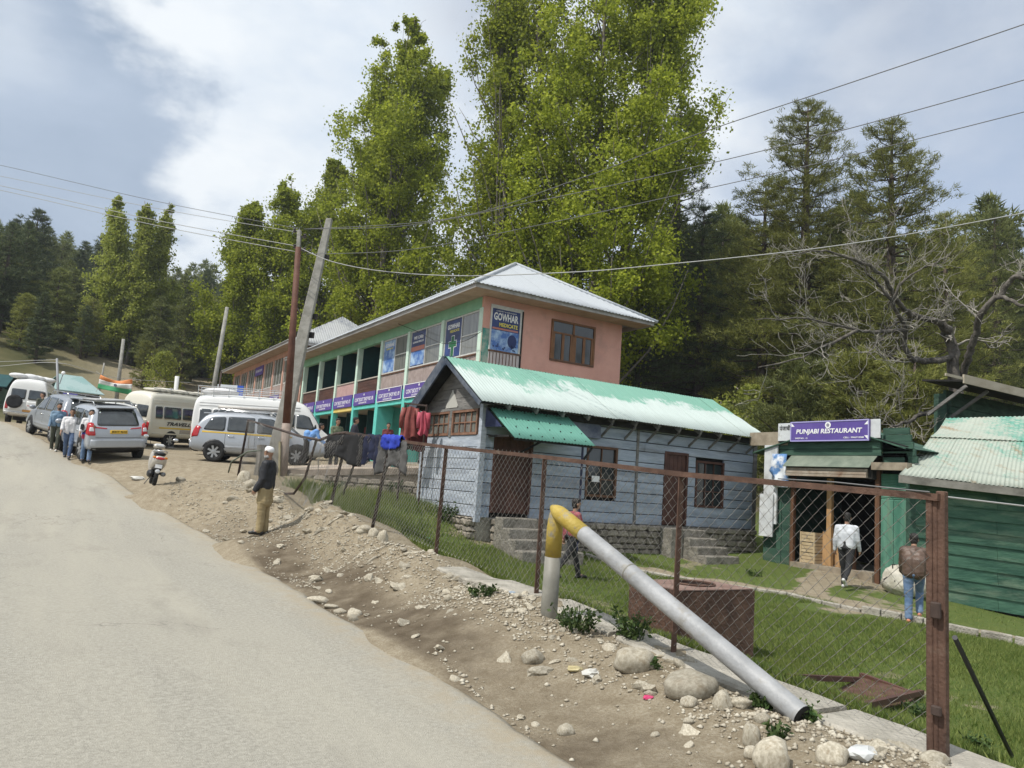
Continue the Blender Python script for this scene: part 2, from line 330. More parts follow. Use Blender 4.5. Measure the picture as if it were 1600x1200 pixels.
# keep the land below the terrace wall (the slab brings its own level)
nx, ny = len(AX), len(AY); ii = np.arange(nx * ny).reshape(ny, nx)
Fq = np.stack([ii[:-1, :-1], ii[:-1, 1:], ii[1:, 1:], ii[1:, :-1]], -1).reshape(-1, 4)
gm = bpy.data.materials.new('earth_and_grass'); gm.use_nodes = True
def ground_material(m):
    t = m.node_tree; b = t.nodes['Principled BSDF']; b.inputs['Roughness'].default_value = .92; b.inputs['Specular IOR Level'].default_value = .15
    tc = t.nodes.new('ShaderNodeTexCoord')
    def noise(sc, det=8, ro=.6):
        n = t.nodes.new('ShaderNodeTexNoise'); n.inputs['Scale'].default_value = sc; n.inputs['Detail'].default_value = det; n.inputs['Roughness'].default_value = ro
        t.links.new(tc.outputs['Object'], n.inputs[0]); return n.outputs[0]
    def ramp(f, a, b_, c1, c2):
        r = t.nodes.new('ShaderNodeValToRGB'); r.color_ramp.elements[0].position = a; r.color_ramp.elements[1].position = b_
        r.color_ramp.elements[0].color = (*c1, 1); r.color_ramp.elements[1].color = (*c2, 1); t.links.new(f, r.inputs[0]); return r.outputs[0]
    def mix(f, x, y):
        n = t.nodes.new('ShaderNodeMix'); n.data_type = 'RGBA'; t.links.new(f, n.inputs[0]); t.links.new(x, n.inputs[6]); t.links.new(y, n.inputs[7]); return n.outputs[2]
    def attr(nm):
        n = t.nodes.new('ShaderNodeAttribute'); n.attribute_name = nm; return n.outputs['Fac']
    def mth(op, x, y):
        n = t.nodes.new('ShaderNodeMath'); n.operation = op; n.use_clamp = True
        for i, v in enumerate((x, y)):
            if isinstance(v, (int, float)): n.inputs[i].default_value = v
            else: t.links.new(v, n.inputs[i])
        return n.outputs[0]
    big = noise(.7); mid = noise(5); fine = noise(38, 6, .7); vfine = noise(120, 3)
    dirt = mix(ramp(fine, .42, .62, (0, 0, 0), (1, 1, 1)), ramp(mid, .3, .7, (.25, .20, .135), (.37, .31, .215)), ramp(mid, .3, .7, (.33, .275, .19), (.49, .43, .33)))
    mud = ramp(mid, .3, .7, (.115, .088, .058), (.20, .16, .112))
    mw = mth('MULTIPLY', attr('mud'), ramp(big, .40, .56, (.25,) * 3, (1,) * 3)); 
    col = mix(mw, dirt, mud)
    grass = mix(ramp(mid, .35, .7, (0, 0, 0), (1, 1, 1)), ramp(fine, .3, .7, (.075, .120, .025), (.125, .175, .042)), ramp(fine, .3, .7, (.11, .15, .036), (.185, .20, .065)))
    gf = mth('MULTIPLY', mth('SUBTRACT', mth('ADD', attr('grass'), mth('MULTIPLY', mth('SUBTRACT', noise(2.2), .5), .9)), .42), 9.0)
    col = mix(gf, col, grass)
    dry = ramp(noise(.25), .35, .65, (.075, .078, .032), (.15, .135, .065)); col = mix(attr('dry'), col, dry)
    forest = ramp(noise(.4), .3, .7, (.05, .05, .022), (.11, .09, .05)); col = mix(attr('forest'), col, forest)
    t.links.new(col, b.inputs['Base Color'])
    ht = t.nodes.new('ShaderNodeMath'); ht.operation = 'ADD'; t.links.new(fine, ht.inputs[0]); t.links.new(vfine, ht.inputs[1])
    bp = t.nodes.new('ShaderNodeBump'); bp.inputs['Strength'].default_value = .8; bp.inputs['Distance'].default_value = .035
    t.links.new(ht.outputs[0], bp.inputs['Height']); t.links.new(bp.outputs[0], b.inputs['Normal'])
ground_material(gm)
gme = mesh_np('ground', np.stack([GX, GY, GZ], -1).reshape(-1, 3), Fq, [gm], True)
x_, y_ = GX.ravel(), GY.ravel(); ev = edge_w(y_)
path_d = np.full(len(x_), 9.)
PATH = [(11.9, 14.6), (12.7, 12.2), (13.3, 9.9), (13.4, 7.6), (14.3, 5.6), (17.5, 2)]
PATH2 = [(13.4, 10.2), (15.2, 11.3), (17, 12.2)]
def pdist(P, x, y):
    d = np.full(np.shape(x), 99.)
    for (a, b), (c, e) in zip(P[:-1], P[1:]):
        t_ = np.clip(((x - a) * (c - a) + (y - b) * (e - b)) / ((c - a) ** 2 + (e - b) ** 2), 0, 1); d = np.minimum(d, np.hypot(x - a - t_ * (c - a), y - b - t_ * (e - b)))
    return d
lawn = sstep(5.25, 5.6, x_) * sstep(20.9, 19.4, y_ - .25 * (x_ - 6) * 0) * sstep(34, 26, x_)
bare = sstep(.5, .25, np.minimum(pdist(PATH, x_, y_), pdist(PATH2, x_, y_))) * .75 + sstep(.9, .2, np.hypot((x_ - 12.3) / 1.6, y_ - 8.6)) * .6 + sstep(.12, .34, fbm(x_ * .55 + 3, y_ * .55, 3)) * .55 + sstep(1.6, .6, np.hypot(x_ - 17, y_ - 12)) * .5
grass_a = np.clip(lawn * (1 - bare) + sstep(26, 40, np.hypot(x_, y_)) * sstep(13, 22, x_), 0, 1)
grass_a *= np.where((y_ > 19) & (x_ < 14), 0, 1)
mud_a = sstep(-.1, .05, x_ - ev) * sstep(1.25, .55, x_ - ev + .5 * fbm(y_ * .5, 2., 2)) * sstep(19, 14, y_)
rr = np.hypot(x_, y_); camx = x_ * cos(HEAD) - y_ * sin(HEAD)
dry_a = np.clip(sstep(44, 52, rr) * sstep(10, -4, x_) + sstep(-1, -2.5, x_ - ev + 7) * (x_ < 2), 0, 1)
for_a = sstep(80, 105, rr) + sstep(20, 26, x_) * sstep(24, 32, rr)
for nm, a in (('grass', grass_a), ('mud', mud_a), ('dry', dry_a), ('forest', np.clip(for_a, 0, 1))):
    at_ = gme.attributes.new(nm, 'FLOAT', 'POINT'); at_.data.foreach_set('value', a.astype(np.float32))
tag(link('ground', gme), kind='structure')

asph = bpy.data.materials.new('road_surface'); asph.use_nodes = True
def road_material(m):
    t = m.node_tree; b = t.nodes['Principled BSDF']; b.inputs['Roughness'].default_value = .9; b.inputs['Specular IOR Level'].default_value = .2; co = t.nodes.new('ShaderNodeTexCoord')
    def noise(sc, st=(1, 1, 1), det=7, ro=.6):
        mp = t.nodes.new('ShaderNodeMapping'); mp.inputs['Scale'].default_value = st; t.links.new(co.outputs['Object'], mp.inputs[0]); n = t.nodes.new('ShaderNodeTexNoise'); n.inputs['Scale'].default_value = sc; n.inputs['Detail'].default_value = det; n.inputs['Roughness'].default_value = ro; t.links.new(mp.outputs[0], n.inputs[0]); return n.outputs[0]
    def rng_(f, a, b_, c=0, d=1):
        r = t.nodes.new('ShaderNodeMapRange'); t.links.new(f, r.inputs[0])
        for i, v in enumerate((a, b_, c, d)): r.inputs[i + 1].default_value = v
        return r.outputs[0]
    def mix(f, x, y):
        n = t.nodes.new('ShaderNodeMix'); n.data_type = 'RGBA'
        for i, q in ((0, f), (6, x), (7, y)):
            if isinstance(q, tuple): n.inputs[i].default_value = (*q, 1)
            elif isinstance(q, float): n.inputs[i].default_value = q
            else: t.links.new(q, n.inputs[i])
        return n.outputs[2]
    c = mix(rng_(noise(30, (1, 1, 1), 6, .7), .35, .65), (.27, .255, .215), (.40, .38, .325))
    c = mix(rng_(noise(.6, (1.3, .13, 1)), .42, .64, 0, .8), c, (.40, .375, .31))            # dusty wheel tracks
    c = mix(rng_(noise(1.1, (1, .35, 1), 9, .7), .54, .72, 0, .6), c, (.22, .205, .175))       # worn darker patches
    c = mix(rng_(noise(3.2, (1, 1, 1), 9, .75), .66, .74, 0, .45), c, (.17, .155, .13))       # small stains
    v = t.nodes.new('ShaderNodeTexVoronoi'); v.feature = 'DISTANCE_TO_EDGE'; v.inputs['Scale'].default_value = .55; ad = t.nodes.new('ShaderNodeVectorMath'); nz = t.nodes.new('ShaderNodeTexNoise'); nz.inputs['Scale'].default_value = 2.2; nz.inputs['Detail'].default_value = 6; t.links.new(co.outputs['Object'], nz.inputs[0]); t.links.new(co.outputs['Object'], ad.inputs[0]); t.links.new(nz.outputs['Color'], ad.inputs[1]); t.links.new(ad.outputs[0], v.inputs[0])
    mth = t.nodes.new('ShaderNodeMath'); mth.operation = 'MULTIPLY'; t.links.new(rng_(v.outputs['Distance'], .0, .009, .55, 0), mth.inputs[0]); t.links.new(rng_(noise(.35), .5, .6), mth.inputs[1]); c = mix(mth.outputs[0], c, (.12, .11, .095))
    a_ = t.nodes.new('ShaderNodeAttribute'); a_.attribute_name = 'edge'; m2 = t.nodes.new('ShaderNodeMath'); m2.operation = 'MULTIPLY'; t.links.new(a_.outputs['Fac'], m2.inputs[0]); t.links.new(rng_(noise(4, (1, 1, 1), 9, .7), .36, .6), m2.inputs[1]); c = mix(m2.outputs[0], c, (.35, .30, .22))
    t.links.new(c, b.inputs['Base Color']); bp = t.nodes.new('ShaderNodeBump'); bp.inputs['Strength'].default_value = .5; bp.inputs['Distance'].default_value = .03; t.links.new(noise(110, (1, 1, 1), 4), bp.inputs['Height']); t.links.new(bp.outputs[0], b.inputs['Normal'])
road_material(asph)
rs = axis([(-60, -4, 4), (-4, 22, .16), (22, 45, .6), (45, 120, 4)]); rt = np.concatenate([np.linspace(0, .93, 26), np.linspace(.94, 1, 9)])
RSG, RTG = np.meshgrid(rs, rt, indexing='ij'); e_ = edge_w(RSG) + .03 * vnoise(RSG * 9, 2.2)
RX = e_ - 6.7 * (1 - RTG); RZG = road_z(RSG) + .012 * fbm(RX * .7, RSG * .5, 3) - .03 * sstep(.985, 1, RTG)
V = np.stack([RX, RSG, RZG], -1); sk = V[:, -1:].copy(); sk[..., 2] -= .14; sk0 = V[:, :1].copy(); sk0[..., 2] -= .14
V = np.concatenate([sk0, V, sk], 1); a_, b_ = V.shape[:2]; ii = np.arange(a_ * b_).reshape(a_, b_)
Fq = np.stack([ii[:-1, :-1], ii[1:, :-1], ii[1:, 1:], ii[:-1, 1:]], -1).reshape(-1, 4)[:, ::-1]
rme = mesh_np('road', V.reshape(-1, 3), Fq, [asph], True); ea = np.concatenate([np.ones((a_, 1)), sstep(.9, .995, RTG) + sstep(.06, 0, RTG), np.ones((a_, 1))], 1); q_ = rme.attributes.new('edge', 'FLOAT', 'POINT'); q_.data.foreach_set('value', ea.ravel().astype(np.float32)); tag(link('road', rme), kind='structure')

conc = mat('weathered_concrete', (.30, .28, .235), (.44, .41, .35), scale=5, rough=.9, bump=.6, bscale=40, dirt=(.16, .145, .115), dscale=1.6, dlo=.55, dhi=.75)
def strip_along(name, n0, n1, s0, s1, ztop, zbot, wob, parent, off, m=conc):
    ss = np.arange(s0, s1 + .01, .18); V = []; Fs = []
    for i, s_ in enumerate(ss):
        zt = ztop(s_) + wob * .5 * float(vnoise(s_ * 2.3, 5.)); a = n0 + wob * float(vnoise(s_ * 3., 1.)); b = n1 + wob * float(vnoise(s_ * 3., 7.))
        V += [(a, s_, zbot(s_)), (a, s_, zt - .02), (a + .025, s_, zt), (b - .025, s_, zt), (b, s_, zt - .02), (b, s_, zbot(s_))]
    for i in range(len(ss) - 1):
        for k in range(5): Fs.append((6 * i + k, 6 * i + k + 1, 6 * i + k + 7, 6 * i + k + 6))
    Fs += [tuple(range(6)), tuple(6 * (len(ss) - 1) + k for k in range(5, -1, -1))]
    mb = MB(off); mb.add(V, Fs); return mb.build(name, m, parent)
kz = lambda s_: float(np.interp(s_, [-2, 2.7, 5, 7.15, 9.7], [.06, .22, .325, .47, .56]))
kb = thing('concrete_kerb', 'cracked low concrete kerb running under the chain link fence', 'kerb', (4.9, 2, gz(4.9, 2)))
ko = kb.location
for s0, s1 in ((-3, 1.6), (1.66, 3.5), (3.54, 5.6), (5.64, 6.9)):
    strip_along('kerb_block', 4.60, 5.12, s0, s1, kz, lambda s_: kz(s_) - .3, .03, kb, ko)
strip_along('kerb_block', 4.50, 4.95, 7.05, 9.2, kz, lambda s_: kz(s_) - .3, .10, kb, ko)

# ------------------------------------------------------------------ foliage tools
def leaf_mat(name, c1, c2, scale, tr=.35, lo=.3, hi=.7, isl=.5):
    m = bpy.data.materials.new(name); m.use_nodes = True; t = m.node_tree; b = t.nodes['Principled BSDF']; o = t.nodes['Material Output']
    b.inputs['Roughness'].default_value = .6; b.inputs['Specular IOR Level'].default_value = .25
    co = t.nodes.new('ShaderNodeTexCoord'); n = t.nodes.new('ShaderNodeTexNoise'); n.inputs['Scale'].default_value = scale; n.inputs['Detail'].default_value = 3; t.links.new(co.outputs['Object'], n.inputs[0])
    g = t.nodes.new('ShaderNodeNewGeometry'); mx = t.nodes.new('ShaderNodeMix'); mx.inputs[0].default_value = isl
    t.links.new(n.outputs[0], mx.inputs[2]); t.links.new(g.outputs['Random Per Island'], mx.inputs[3])
    r = t.nodes.new('ShaderNodeValToRGB'); r.color_ramp.elements[0].position = lo; r.color_ramp.elements[1].position = hi
    r.color_ramp.elements[0].color = (*c1, 1); r.color_ramp.elements[1].color = (*c2, 1); t.links.new(mx.outputs[0], r.inputs[0])
    oi = t.nodes.new('ShaderNodeObjectInfo'); mr = t.nodes.new('ShaderNodeMapRange'); mr.inputs[3].default_value = .8; mr.inputs[4].default_value = 1.2; t.links.new(oi.outputs['Random'], mr.inputs[0])
    hs = t.nodes.new('ShaderNodeHueSaturation'); t.links.new(r.outputs[0], hs.inputs['Color']); t.links.new(mr.outputs[0], hs.inputs['Value'])
    t.links.new(hs.outputs[0], b.inputs['Base Color'])
    ts = t.nodes.new('ShaderNodeBsdfTranslucent'); t.links.new(hs.outputs[0], ts.inputs[0]); ms = t.nodes.new('ShaderNodeMixShader'); ms.inputs[0].default_value = tr
    t.links.new(b.outputs[0], ms.inputs[1]); t.links.new(ts.outputs[0], ms.inputs[2]); t.links.new(ms.outputs[0], o.inputs[0]); return m
def unit(v): return v / np.maximum(np.linalg.norm(v, axis=-1, keepdims=True), 1e-9)
def leaf_quads(P, size, rng, updir=None, flat=.5, asp=.75):
    n = len(P); d = unit(rng.normal(size=(n, 3)) + (0 if updir is None else updir)); e = unit(np.cross(d, rng.normal(size=(n, 3)))); nn = np.cross(d, e)
    sz = (size * (.6 + .8 * rng.random(n)))[:, None]
    V = np.stack([P - d * sz * .5, P + e * sz * .5 * asp + nn * sz * .1, P + d * sz * .5, P - e * sz * .5 * asp + nn * sz * .1], 1).reshape(-1, 3)
    return V, np.arange(4 * n).reshape(n, 4)
def tri_blades(P, D, ln, wd, rng):
    n = len(P); e = unit(np.cross(D, rng.normal(size=(n, 3)))) * wd[:, None] * .5
    V = np.stack([P - e, P + e, P + D * ln[:, None]], 1).reshape(-1, 3)
    return V, np.arange(3 * n).reshape(n, 3)
bark_grey = mat('grey_bark', (.10, .085, .07), (.24, .215, .18), scale=7, rough=.95, bump=.8, bscale=30, stretch=(1, 1, .25))
bark_pine = mat('pine_bark', (.05, .038, .03), (.13, .10, .08), scale=6, rough=.95, bump=.8, bscale=25, stretch=(1, 1, .3))
pop_leaf = leaf_mat('poplar_leaf', (.20, .25, .018), (.41, .455, .052), .55, tr=.55)
pop_leaf2 = leaf_mat('pale_poplar_leaf', (.22, .26, .038), (.40, .43, .095), .4, tr=.52)
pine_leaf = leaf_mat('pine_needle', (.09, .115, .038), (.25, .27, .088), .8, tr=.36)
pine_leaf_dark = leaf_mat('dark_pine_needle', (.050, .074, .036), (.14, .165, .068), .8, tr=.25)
cedar_leaf = leaf_mat('olive_pine_needle', (.125, .145, .034), (.31, .315, .085), .8, tr=.4)
def poplar_meshes(H, prof, nleaf, seed, lsize=.22, nbr=60, trunk_r=.35, spread=.42, clus=.5, stems=1, bare=.06):
    rng = np.random.default_rng(seed); ph, pr = np.array(prof).T
    wood = MB(); C = []; Wt = []
    for st in range(stems):
        a0 = rng.random() * 6.28; off = 0 if st == 0 else rng.random() * .5 + .5
        lean = np.array([cos(a0), sin(a0)]) * (0 if st == 0 else .11 * H); top = H * (1 if st == 0 else .75 + .2 * rng.random())
        tp = [np.array([lean[0] * (k / 9) ** .8 + .25 * rng.normal() * (k > 0), lean[1] * (k / 9) ** .8 + .25 * rng.normal() * (k > 0), top * k / 9]) for k in range(10)]
        wood.tube([(p[0], p[1], p[2] - (.5 if k == 0 else 0)) for k, p in enumerate(tp)], [trunk_r * (1 - k / 9.3) * (1.25 if k == 0 else 1) * (1 if st == 0 else .6) + .02 for k in range(10)], 8)
        for b in range(nbr // stems):
            u = bare + (.97 - bare) * rng.random() ** .9; k = u * 9; i = min(int(k), 8); p0 = tp[i] + (tp[i + 1] - tp[i]) * (k - i)
            hl = min(.99 - .06 * rng.random(), u + .10 + .22 * rng.random()); R = np.interp(hl, ph, pr) * (.5 + .65 * rng.random()); az = rng.random() * 6.28
            end = np.array([p0[0] + R * cos(az), p0[1] + R * sin(az), hl * H if st == 0 else hl * top]); end[2] = max(end[2], p0[2] + R * .9)
            end[2] = min(end[2], H * (1.0 if R > .4 else 1.01))
            mid = p0 + (end - p0) * .5 + np.array([cos(az), sin(az), 0]) * R * .13; mid[2] -= .05 * (end[2] - p0[2])
            pts = [p0, p0 + (mid - p0) * .5 + rng.normal(size=3) * .08, mid, mid + (end - mid) * .5 + rng.normal(size=3) * .12, end]
            r0 = trunk_r * (.34 - .22 * u); wood.tube(pts, [r0, r0 * .75, r0 * .55, r0 * .32, .012], 5)
            nc = int(6 + 7 * (R / max(pr)))
            for q in range(nc):
                v = .22 + .8 * rng.random(); kk = min(v * 4, 3.999); j = int(kk); c = pts[j] + (pts[j + 1] - pts[j]) * (kk - j) + rng.normal(size=3) * np.array([.5, .5, .55]) * (.5 + .35 * R * spread)
                C.append(c); Wt.append(.5 + rng.random())
    C = np.array(C); Wt = np.array(Wt)
    # hold clumps inside the outline
    rad = np.hypot(C[:, 0], C[:, 1]); az_ = np.arctan2(C[:, 1], C[:, 0]); lim = np.interp(C[:, 2] / H, ph, pr) * (1.20 + .62 * fbm(az_ * 1.6 + seed, C[:, 2] * .42, 3)); gap = np.array([mnoise.noise(Vector((c[0] * .62, c[1] * .62, c[2] * .5 + seed))) for c in C]); ok = (rad < lim) & (gap > -.26)
    C = C[ok]; Wt = Wt[ok]
    idx = rng.choice(len(C), nleaf, p=Wt / Wt.sum()); P = C[idx] + rng.normal(size=(nleaf, 3)) * clus * np.clip((1.02 - C[idx][:, 2:3] / H) * 5, .35, 1) * np.array([.85, .85, .9]) * (.55 + .9 * rng.random((nleaf, 1)) ** 1.5); P = P * 1.0
    P = P[P[:, 2] < H * 1.02]
    V, Fq = leaf_quads(P, lsize, rng)
    return wood, V, Fq
def grow(name, label, cat, pos, wood, V, Fq, wm, lm, group=None, rz=0):
    t = thing(name, label, cat, pos, rz, group)
    wood.build('trunk', wm, t, True); link('crown', mesh_np('crown', V, Fq, [lm]), t); return t
def pine_meshes(H, R, cb, ntuft, seed, shape=1.0, up=.25, tuft=.42, per=9, levels=26, gap=.0, trunk_r=None, wd=.15):
    rng = np.random.default_rng(seed); wood = MB(); P = []; Dv = []
    tr = trunk_r or H * .018
    wood.tube([(0, 0, -.6), (.03 * H * .1, 0, H * .3), (0, .04, H * .65), (0, 0, H)], [tr * 1.25, tr, tr * .6, .03], 8)
    for lv in range(levels):
        u = lv / (levels - 1); z = H * (cb + (1 - cb) * u ** .9) - .2
        Rl = R * ((1 - u) ** shape * .95 + .07) * (.75 + .5 * rng.random()) * (1 if u > .12 else .55 + 3 * u)
        nb = int(4 + 3 * rng.random()); a0 = rng.random() * 6.28
        for b in range(nb):
            if rng.random() < gap: continue
            az = a0 + 6.28 * b / nb + rng.normal() * .25; ln = Rl * (.65 + .5 * rng.random()); rise = up * ln * (.4 + 1.0 * u) + rng.normal() * .1 * ln
            d = np.array([cos(az), sin(az), 0]); p0 = np.array([0, 0, z]); p3 = p0 + d * ln + np.array([0, 0, rise]); p1 = p0 + d * ln * .5 + np.array([0, 0, rise * .25 - .05 * ln])
            wood.tube([p0, p1, p3], [max(.02, tr * .28 * (1 - u * .6)), .03, .01], 4, False)
            nt_ = max(3, int(ntuft / (levels * 5.5) * (ln / max(R * .5, .1)))); ln *= .8 + .45 * rng.random(); p3 = p0 + d * ln + np.array([0, 0, rise])
            for q in range(nt_):
                v = .25 + .78 * rng.random() ** .8
                c = (p0 * (1 - v) ** 2 + 2 * p1 * v * (1 - v) + p3 * v * v); sd = np.array([-sin(az), cos(az), 0]) * rng.normal() * .22 * ln * (1 - .4 * v)
                P.append(c + sd + np.array([0, 0, .08 * ln * rng.random()])); Dv.append(d * .6 + np.array([0, 0, .55]) + rng.normal(size=3) * .25)
    P = np.array(P); Dv = unit(np.array(Dv)); P = np.repeat(P, per, 0); P = P + RNG.normal(size=(len(P), 3)) * tuft * np.array([.42, .42, .22]); Dr = unit(np.repeat(Dv, per, 0) * .8 + RNG.normal(size=(len(P), 3)) * .5)
    ln = tuft * (.6 + .7 * rng.random(len(P))); V, Ft = tri_blades(P + Dr * .03, Dr, ln, ln * wd, rng)
    return wood, V, Ft

# ------------------------------------------------------------------ trees
def gpt(px, py):                        # where the survey ray through a pixel meets the ground
    v = _f * F + _r * (px - 800) - _u * (py - 600); v = RZ @ v; v = v / np.linalg.norm(v)
    t_ = np.concatenate([np.arange(1.5, 40, .02), np.arange(40, 300, .5)]); P = np.array([0, 0, EYE]) + t_[:, None] * v; h = P[:, 2] - ground_z(P[:, 0], P[:, 1])
    k = np.argmax(h < 0); return Vector((P[k, 0], P[k, 1], float(ground_z(P[k:k + 1, 0], P[k:k + 1, 1])[0])))
def spot(px, d):
    p = at(px, 740, d); return (p[0], p[1], gz(p[0], p[1]) - .05)
POP = [  # px, dist, H, profile, leaves, seed, leaf, label
    (905, 47, 41, [(0, .5), (.05, 4.0), (.14, 5.9), (.4, 6.3), (.62, 6.1), (.8, 5.6), (.92, 4.0), (1, .6)], 175000, 3, 'broadest poplar, its crown cut by the top of the photo above the hipped roof', 3),
    (800, 50, 38.5, [(0, .5), (.05, 3.4), (.15, 4.6), (.5, 4.6), (.75, 4.0), (.9, 2.8), (1, .3)], 100000, 5, 'second tall poplar, half merged with the broad one behind the pink corner', 2),
    (566, 62, 37.2, [(0, .5), (.06, 4.6), (.2, 6.6), (.42, 6.2), (.62, 5.6), (.80, 4.5), (.92, 2.6), (1, .4)], 150000, 9, 'tall poplar with a dark bare forked trunk showing, rising behind the long green building', 3),
    (474, 76, 26.5, [(0, .5), (.08, 3.8), (.3, 4.6), (.6, 3.9), (.85, 2.4), (1, .3)], 52000, 11, 'shorter bushy poplar leaning on the left side of the tall forked one', 1),
    (398, 74, 23.5, [(0, .5), (.08, 3.2), (.3, 3.8), (.6, 3.2), (.85, 1.8), (1, .2)], 42000, 15, 'slim poplar right behind the leaning concrete pole', 1),
    (345, 74, 20.5, [(0, .5), (.08, 3.4), (.3, 3.9), (.6, 3.1), (.85, 1.7), (1, .2)], 46000, 21, 'poplar with the lowest rounded crown, left of the power pole tops', 1)]
for px, d, H, prof, nl, sd_, lab, stems in POP:
    wood, V, Fq = poplar_meshes(H, prof, nl, sd_, (.205 if d < 55 else .235), 150 if nl > 60000 else 70, .34 if nl > 60000 else .2, stems=stems, clus=.50, bare=.03)
    grow('poplar_tree', lab, 'tree', spot(px, d), wood, V, Fq, bark_grey, pop_leaf)
for k, (px, d, H, sd_, lab) in enumerate([(125, 76, 17.2, 31, 'leftmost slim pale poplar of the row before the dark forest'), (172, 77, 17.6, 32, 'middle slim pale poplar, behind the flag banner'), (210, 79, 18.6, 33, 'tallest of the three slim pale poplars, its thin tip highest')]):
    wood, V, Fq = poplar_meshes(H, [(0, .4), (.06, 1.7), (.25, 2.3), (.5, 1.9), (.7, 1.35), (.88, .7), (1, .12)], 22000, sd_, .22, 64, .16, clus=.30, bare=.02)
    grow('poplar_tree', lab, 'tree', spot(px, d), wood, V, Fq, bark_grey, pop_leaf2, 'slim poplars before the left forest')
HERO = [  # px, d, H, R, crown base, tufts, seed, shape, leaf, label
    (1252, 45, 23.4, 3.6, .30, 2300, 41, .55, cedar_leaf, 'tall pine with a flat broad top and bare upper trunk above the restaurant'),
    (1392, 40, 20.6, 3.9, .28, 2400, 42, .75, cedar_leaf, 'tall spreading pine right behind the bare walnut branches'),
    (1185, 48, 18.6, 4.4, .12, 2400, 43, .7, cedar_leaf, 'bushy olive pine left of the flat topped pine'),
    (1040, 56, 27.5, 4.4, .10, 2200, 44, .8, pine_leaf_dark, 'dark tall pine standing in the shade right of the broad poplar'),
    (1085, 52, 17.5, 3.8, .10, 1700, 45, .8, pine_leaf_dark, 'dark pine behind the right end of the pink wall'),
    (1318, 44, 16.2, 3.6, .14, 1700, 46, .8, pine_leaf, 'medium pine between the two tall right hand pines'),
    (1480, 46, 16.0, 3.8, .12, 1700, 47, .8, cedar_leaf, 'medium yellow green pine right of the bare walnut trunk'),
    (1560, 50, 16.5, 3.6, .10, 1700, 48, .9, pine_leaf, 'pine at the right edge behind the bent bare limb'),
    (1345, 31, 7.2, 2.6, .08, 1300, 49, .7, cedar_leaf, 'low bushy pine just behind the purple restaurant sign'),
    (1250, 33, 6.6, 2.4, .10, 1200, 50, .7, pine_leaf, 'low pine behind the end of the green patched roof'),
    (1430, 29, 7.4, 2.6, .06, 1300, 51, .7, cedar_leaf, 'low bushy pine left of the dark upper shed'),
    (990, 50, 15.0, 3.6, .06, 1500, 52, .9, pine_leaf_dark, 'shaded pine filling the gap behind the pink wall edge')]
for px, d, H, R, cb, ntf, sd_, shp, lm, lab in HERO:
    wood, V, Ft = pine_meshes(H, R * 1.05, cb, int(ntf * 1.75), sd_, shp * .8, .26, .25, 15, 30 if H > 12 else 16, .10, None, .16)
    grow('pine_tree', lab, 'tree', spot(px, d), wood, V, Ft, bark_pine, lm)
for px, d, H, sd_, lab in ((1118, 36, 4.2, 61, 'light green leafy bush behind the middle of the patched roof'), (1168, 38, 5.2, 62, 'second light green leafy tree behind the roof end'), (232, 62, 5.0, 63, 'small yellow green bush right of the flag banner'), (1075, 40, 3.6, 64, 'low yellow green bush right of the pink wall')):
    wood, V, Fq = poplar_meshes(H, [(0, .4), (.1, 1.2), (.5, 1.7), (.8, 1.2), (1, .3)], 5000, sd_, .14, 22, .09, clus=.3)
    grow('leafy_bush', lab, 'bush', spot(px, d), wood, V, Fq, bark_grey, pop_leaf2)
# the wooded hillsides: each tree an object, copied from a few grown ones
PROT = []
for k, (H, R, cb, shp, lm) in enumerate([(17, 3.3, .10, .85, pine_leaf), (20, 3.5, .14, .75, pine_leaf_dark), (15, 3.3, .08, .7, pine_leaf), (18, 3.0, .12, 1.0, pine_leaf_dark), (16, 3.6, .10, .6, cedar_leaf)]):
    wood, V, Ft = pine_meshes(H, R * 1.2, cb, 1250, 80 + k, shp * .8, .2, .50, 12, 24, .06, None, .24)
    PROT.append((H, wood.mesh('trunk', bark_pine, True), mesh_np('crown', V, Ft, [lm])))
def forest(cnt, ph0, ph1, r0, r1, group, label, seed, hs=1.0, mind=3.2, keep=None):
    rng = np.random.default_rng(seed); pts = []; tries = 0
    while len(pts) < cnt and tries < cnt * 60:
        tries += 1; ph = radians(ph0 + (ph1 - ph0) * rng.random()); r_ = r0 + (r1 - r0) * rng.random() ** .8
        a, b = fwd(r_ * sin(ph), r_ * cos(ph))
        if keep and not keep(ph, r_): continue
        if any((a - p[0]) ** 2 + (b - p[1]) ** 2 < mind ** 2 for p in pts): continue
        pts.append((a, b))
    zz = ground_z(np.array([p[0] for p in pts]), np.array([p[1] for p in pts]))
    for (a, b), z in zip(pts, zz):
        H, wm_, cm_ = PROT[int(rng.integers(len(PROT)))]; s = hs * (.72 + .5 * rng.random()) * (.68 + .32 * float(sstep(80, 112, math.hypot(a, b))) if hs < .7 else 1)
        t = thing('pine_tree', label, 'tree', (a, b, z - .3), rng.random() * 6.28, group); t.scale = (s * (.9 + .25 * rng.random()),) * 2 + (s,)
        link('trunk', wm_, t); link('crown', cm_, t)
forest(162, -37, -9, 78, 135, 'pines of the left hillside forest', 'dark pine in the forest on the left hillside', 5, .66, 3.0)
forest(14, -37, -24, 74, 92, 'pines at the lower edge of the left forest', 'pine at the grassy lower edge of the left forest', 6, .45, 5.0)
forest(100, 10, 40, 60, 125, 'pines of the right hillside forest', 'pine in the forest rising behind the sheds', 8, .92, 3.6)
forest(20, -10, 10, 75, 140, 'pines behind the poplars', 'dark pine glimpsed behind the poplars', 9, .9, 4.5)

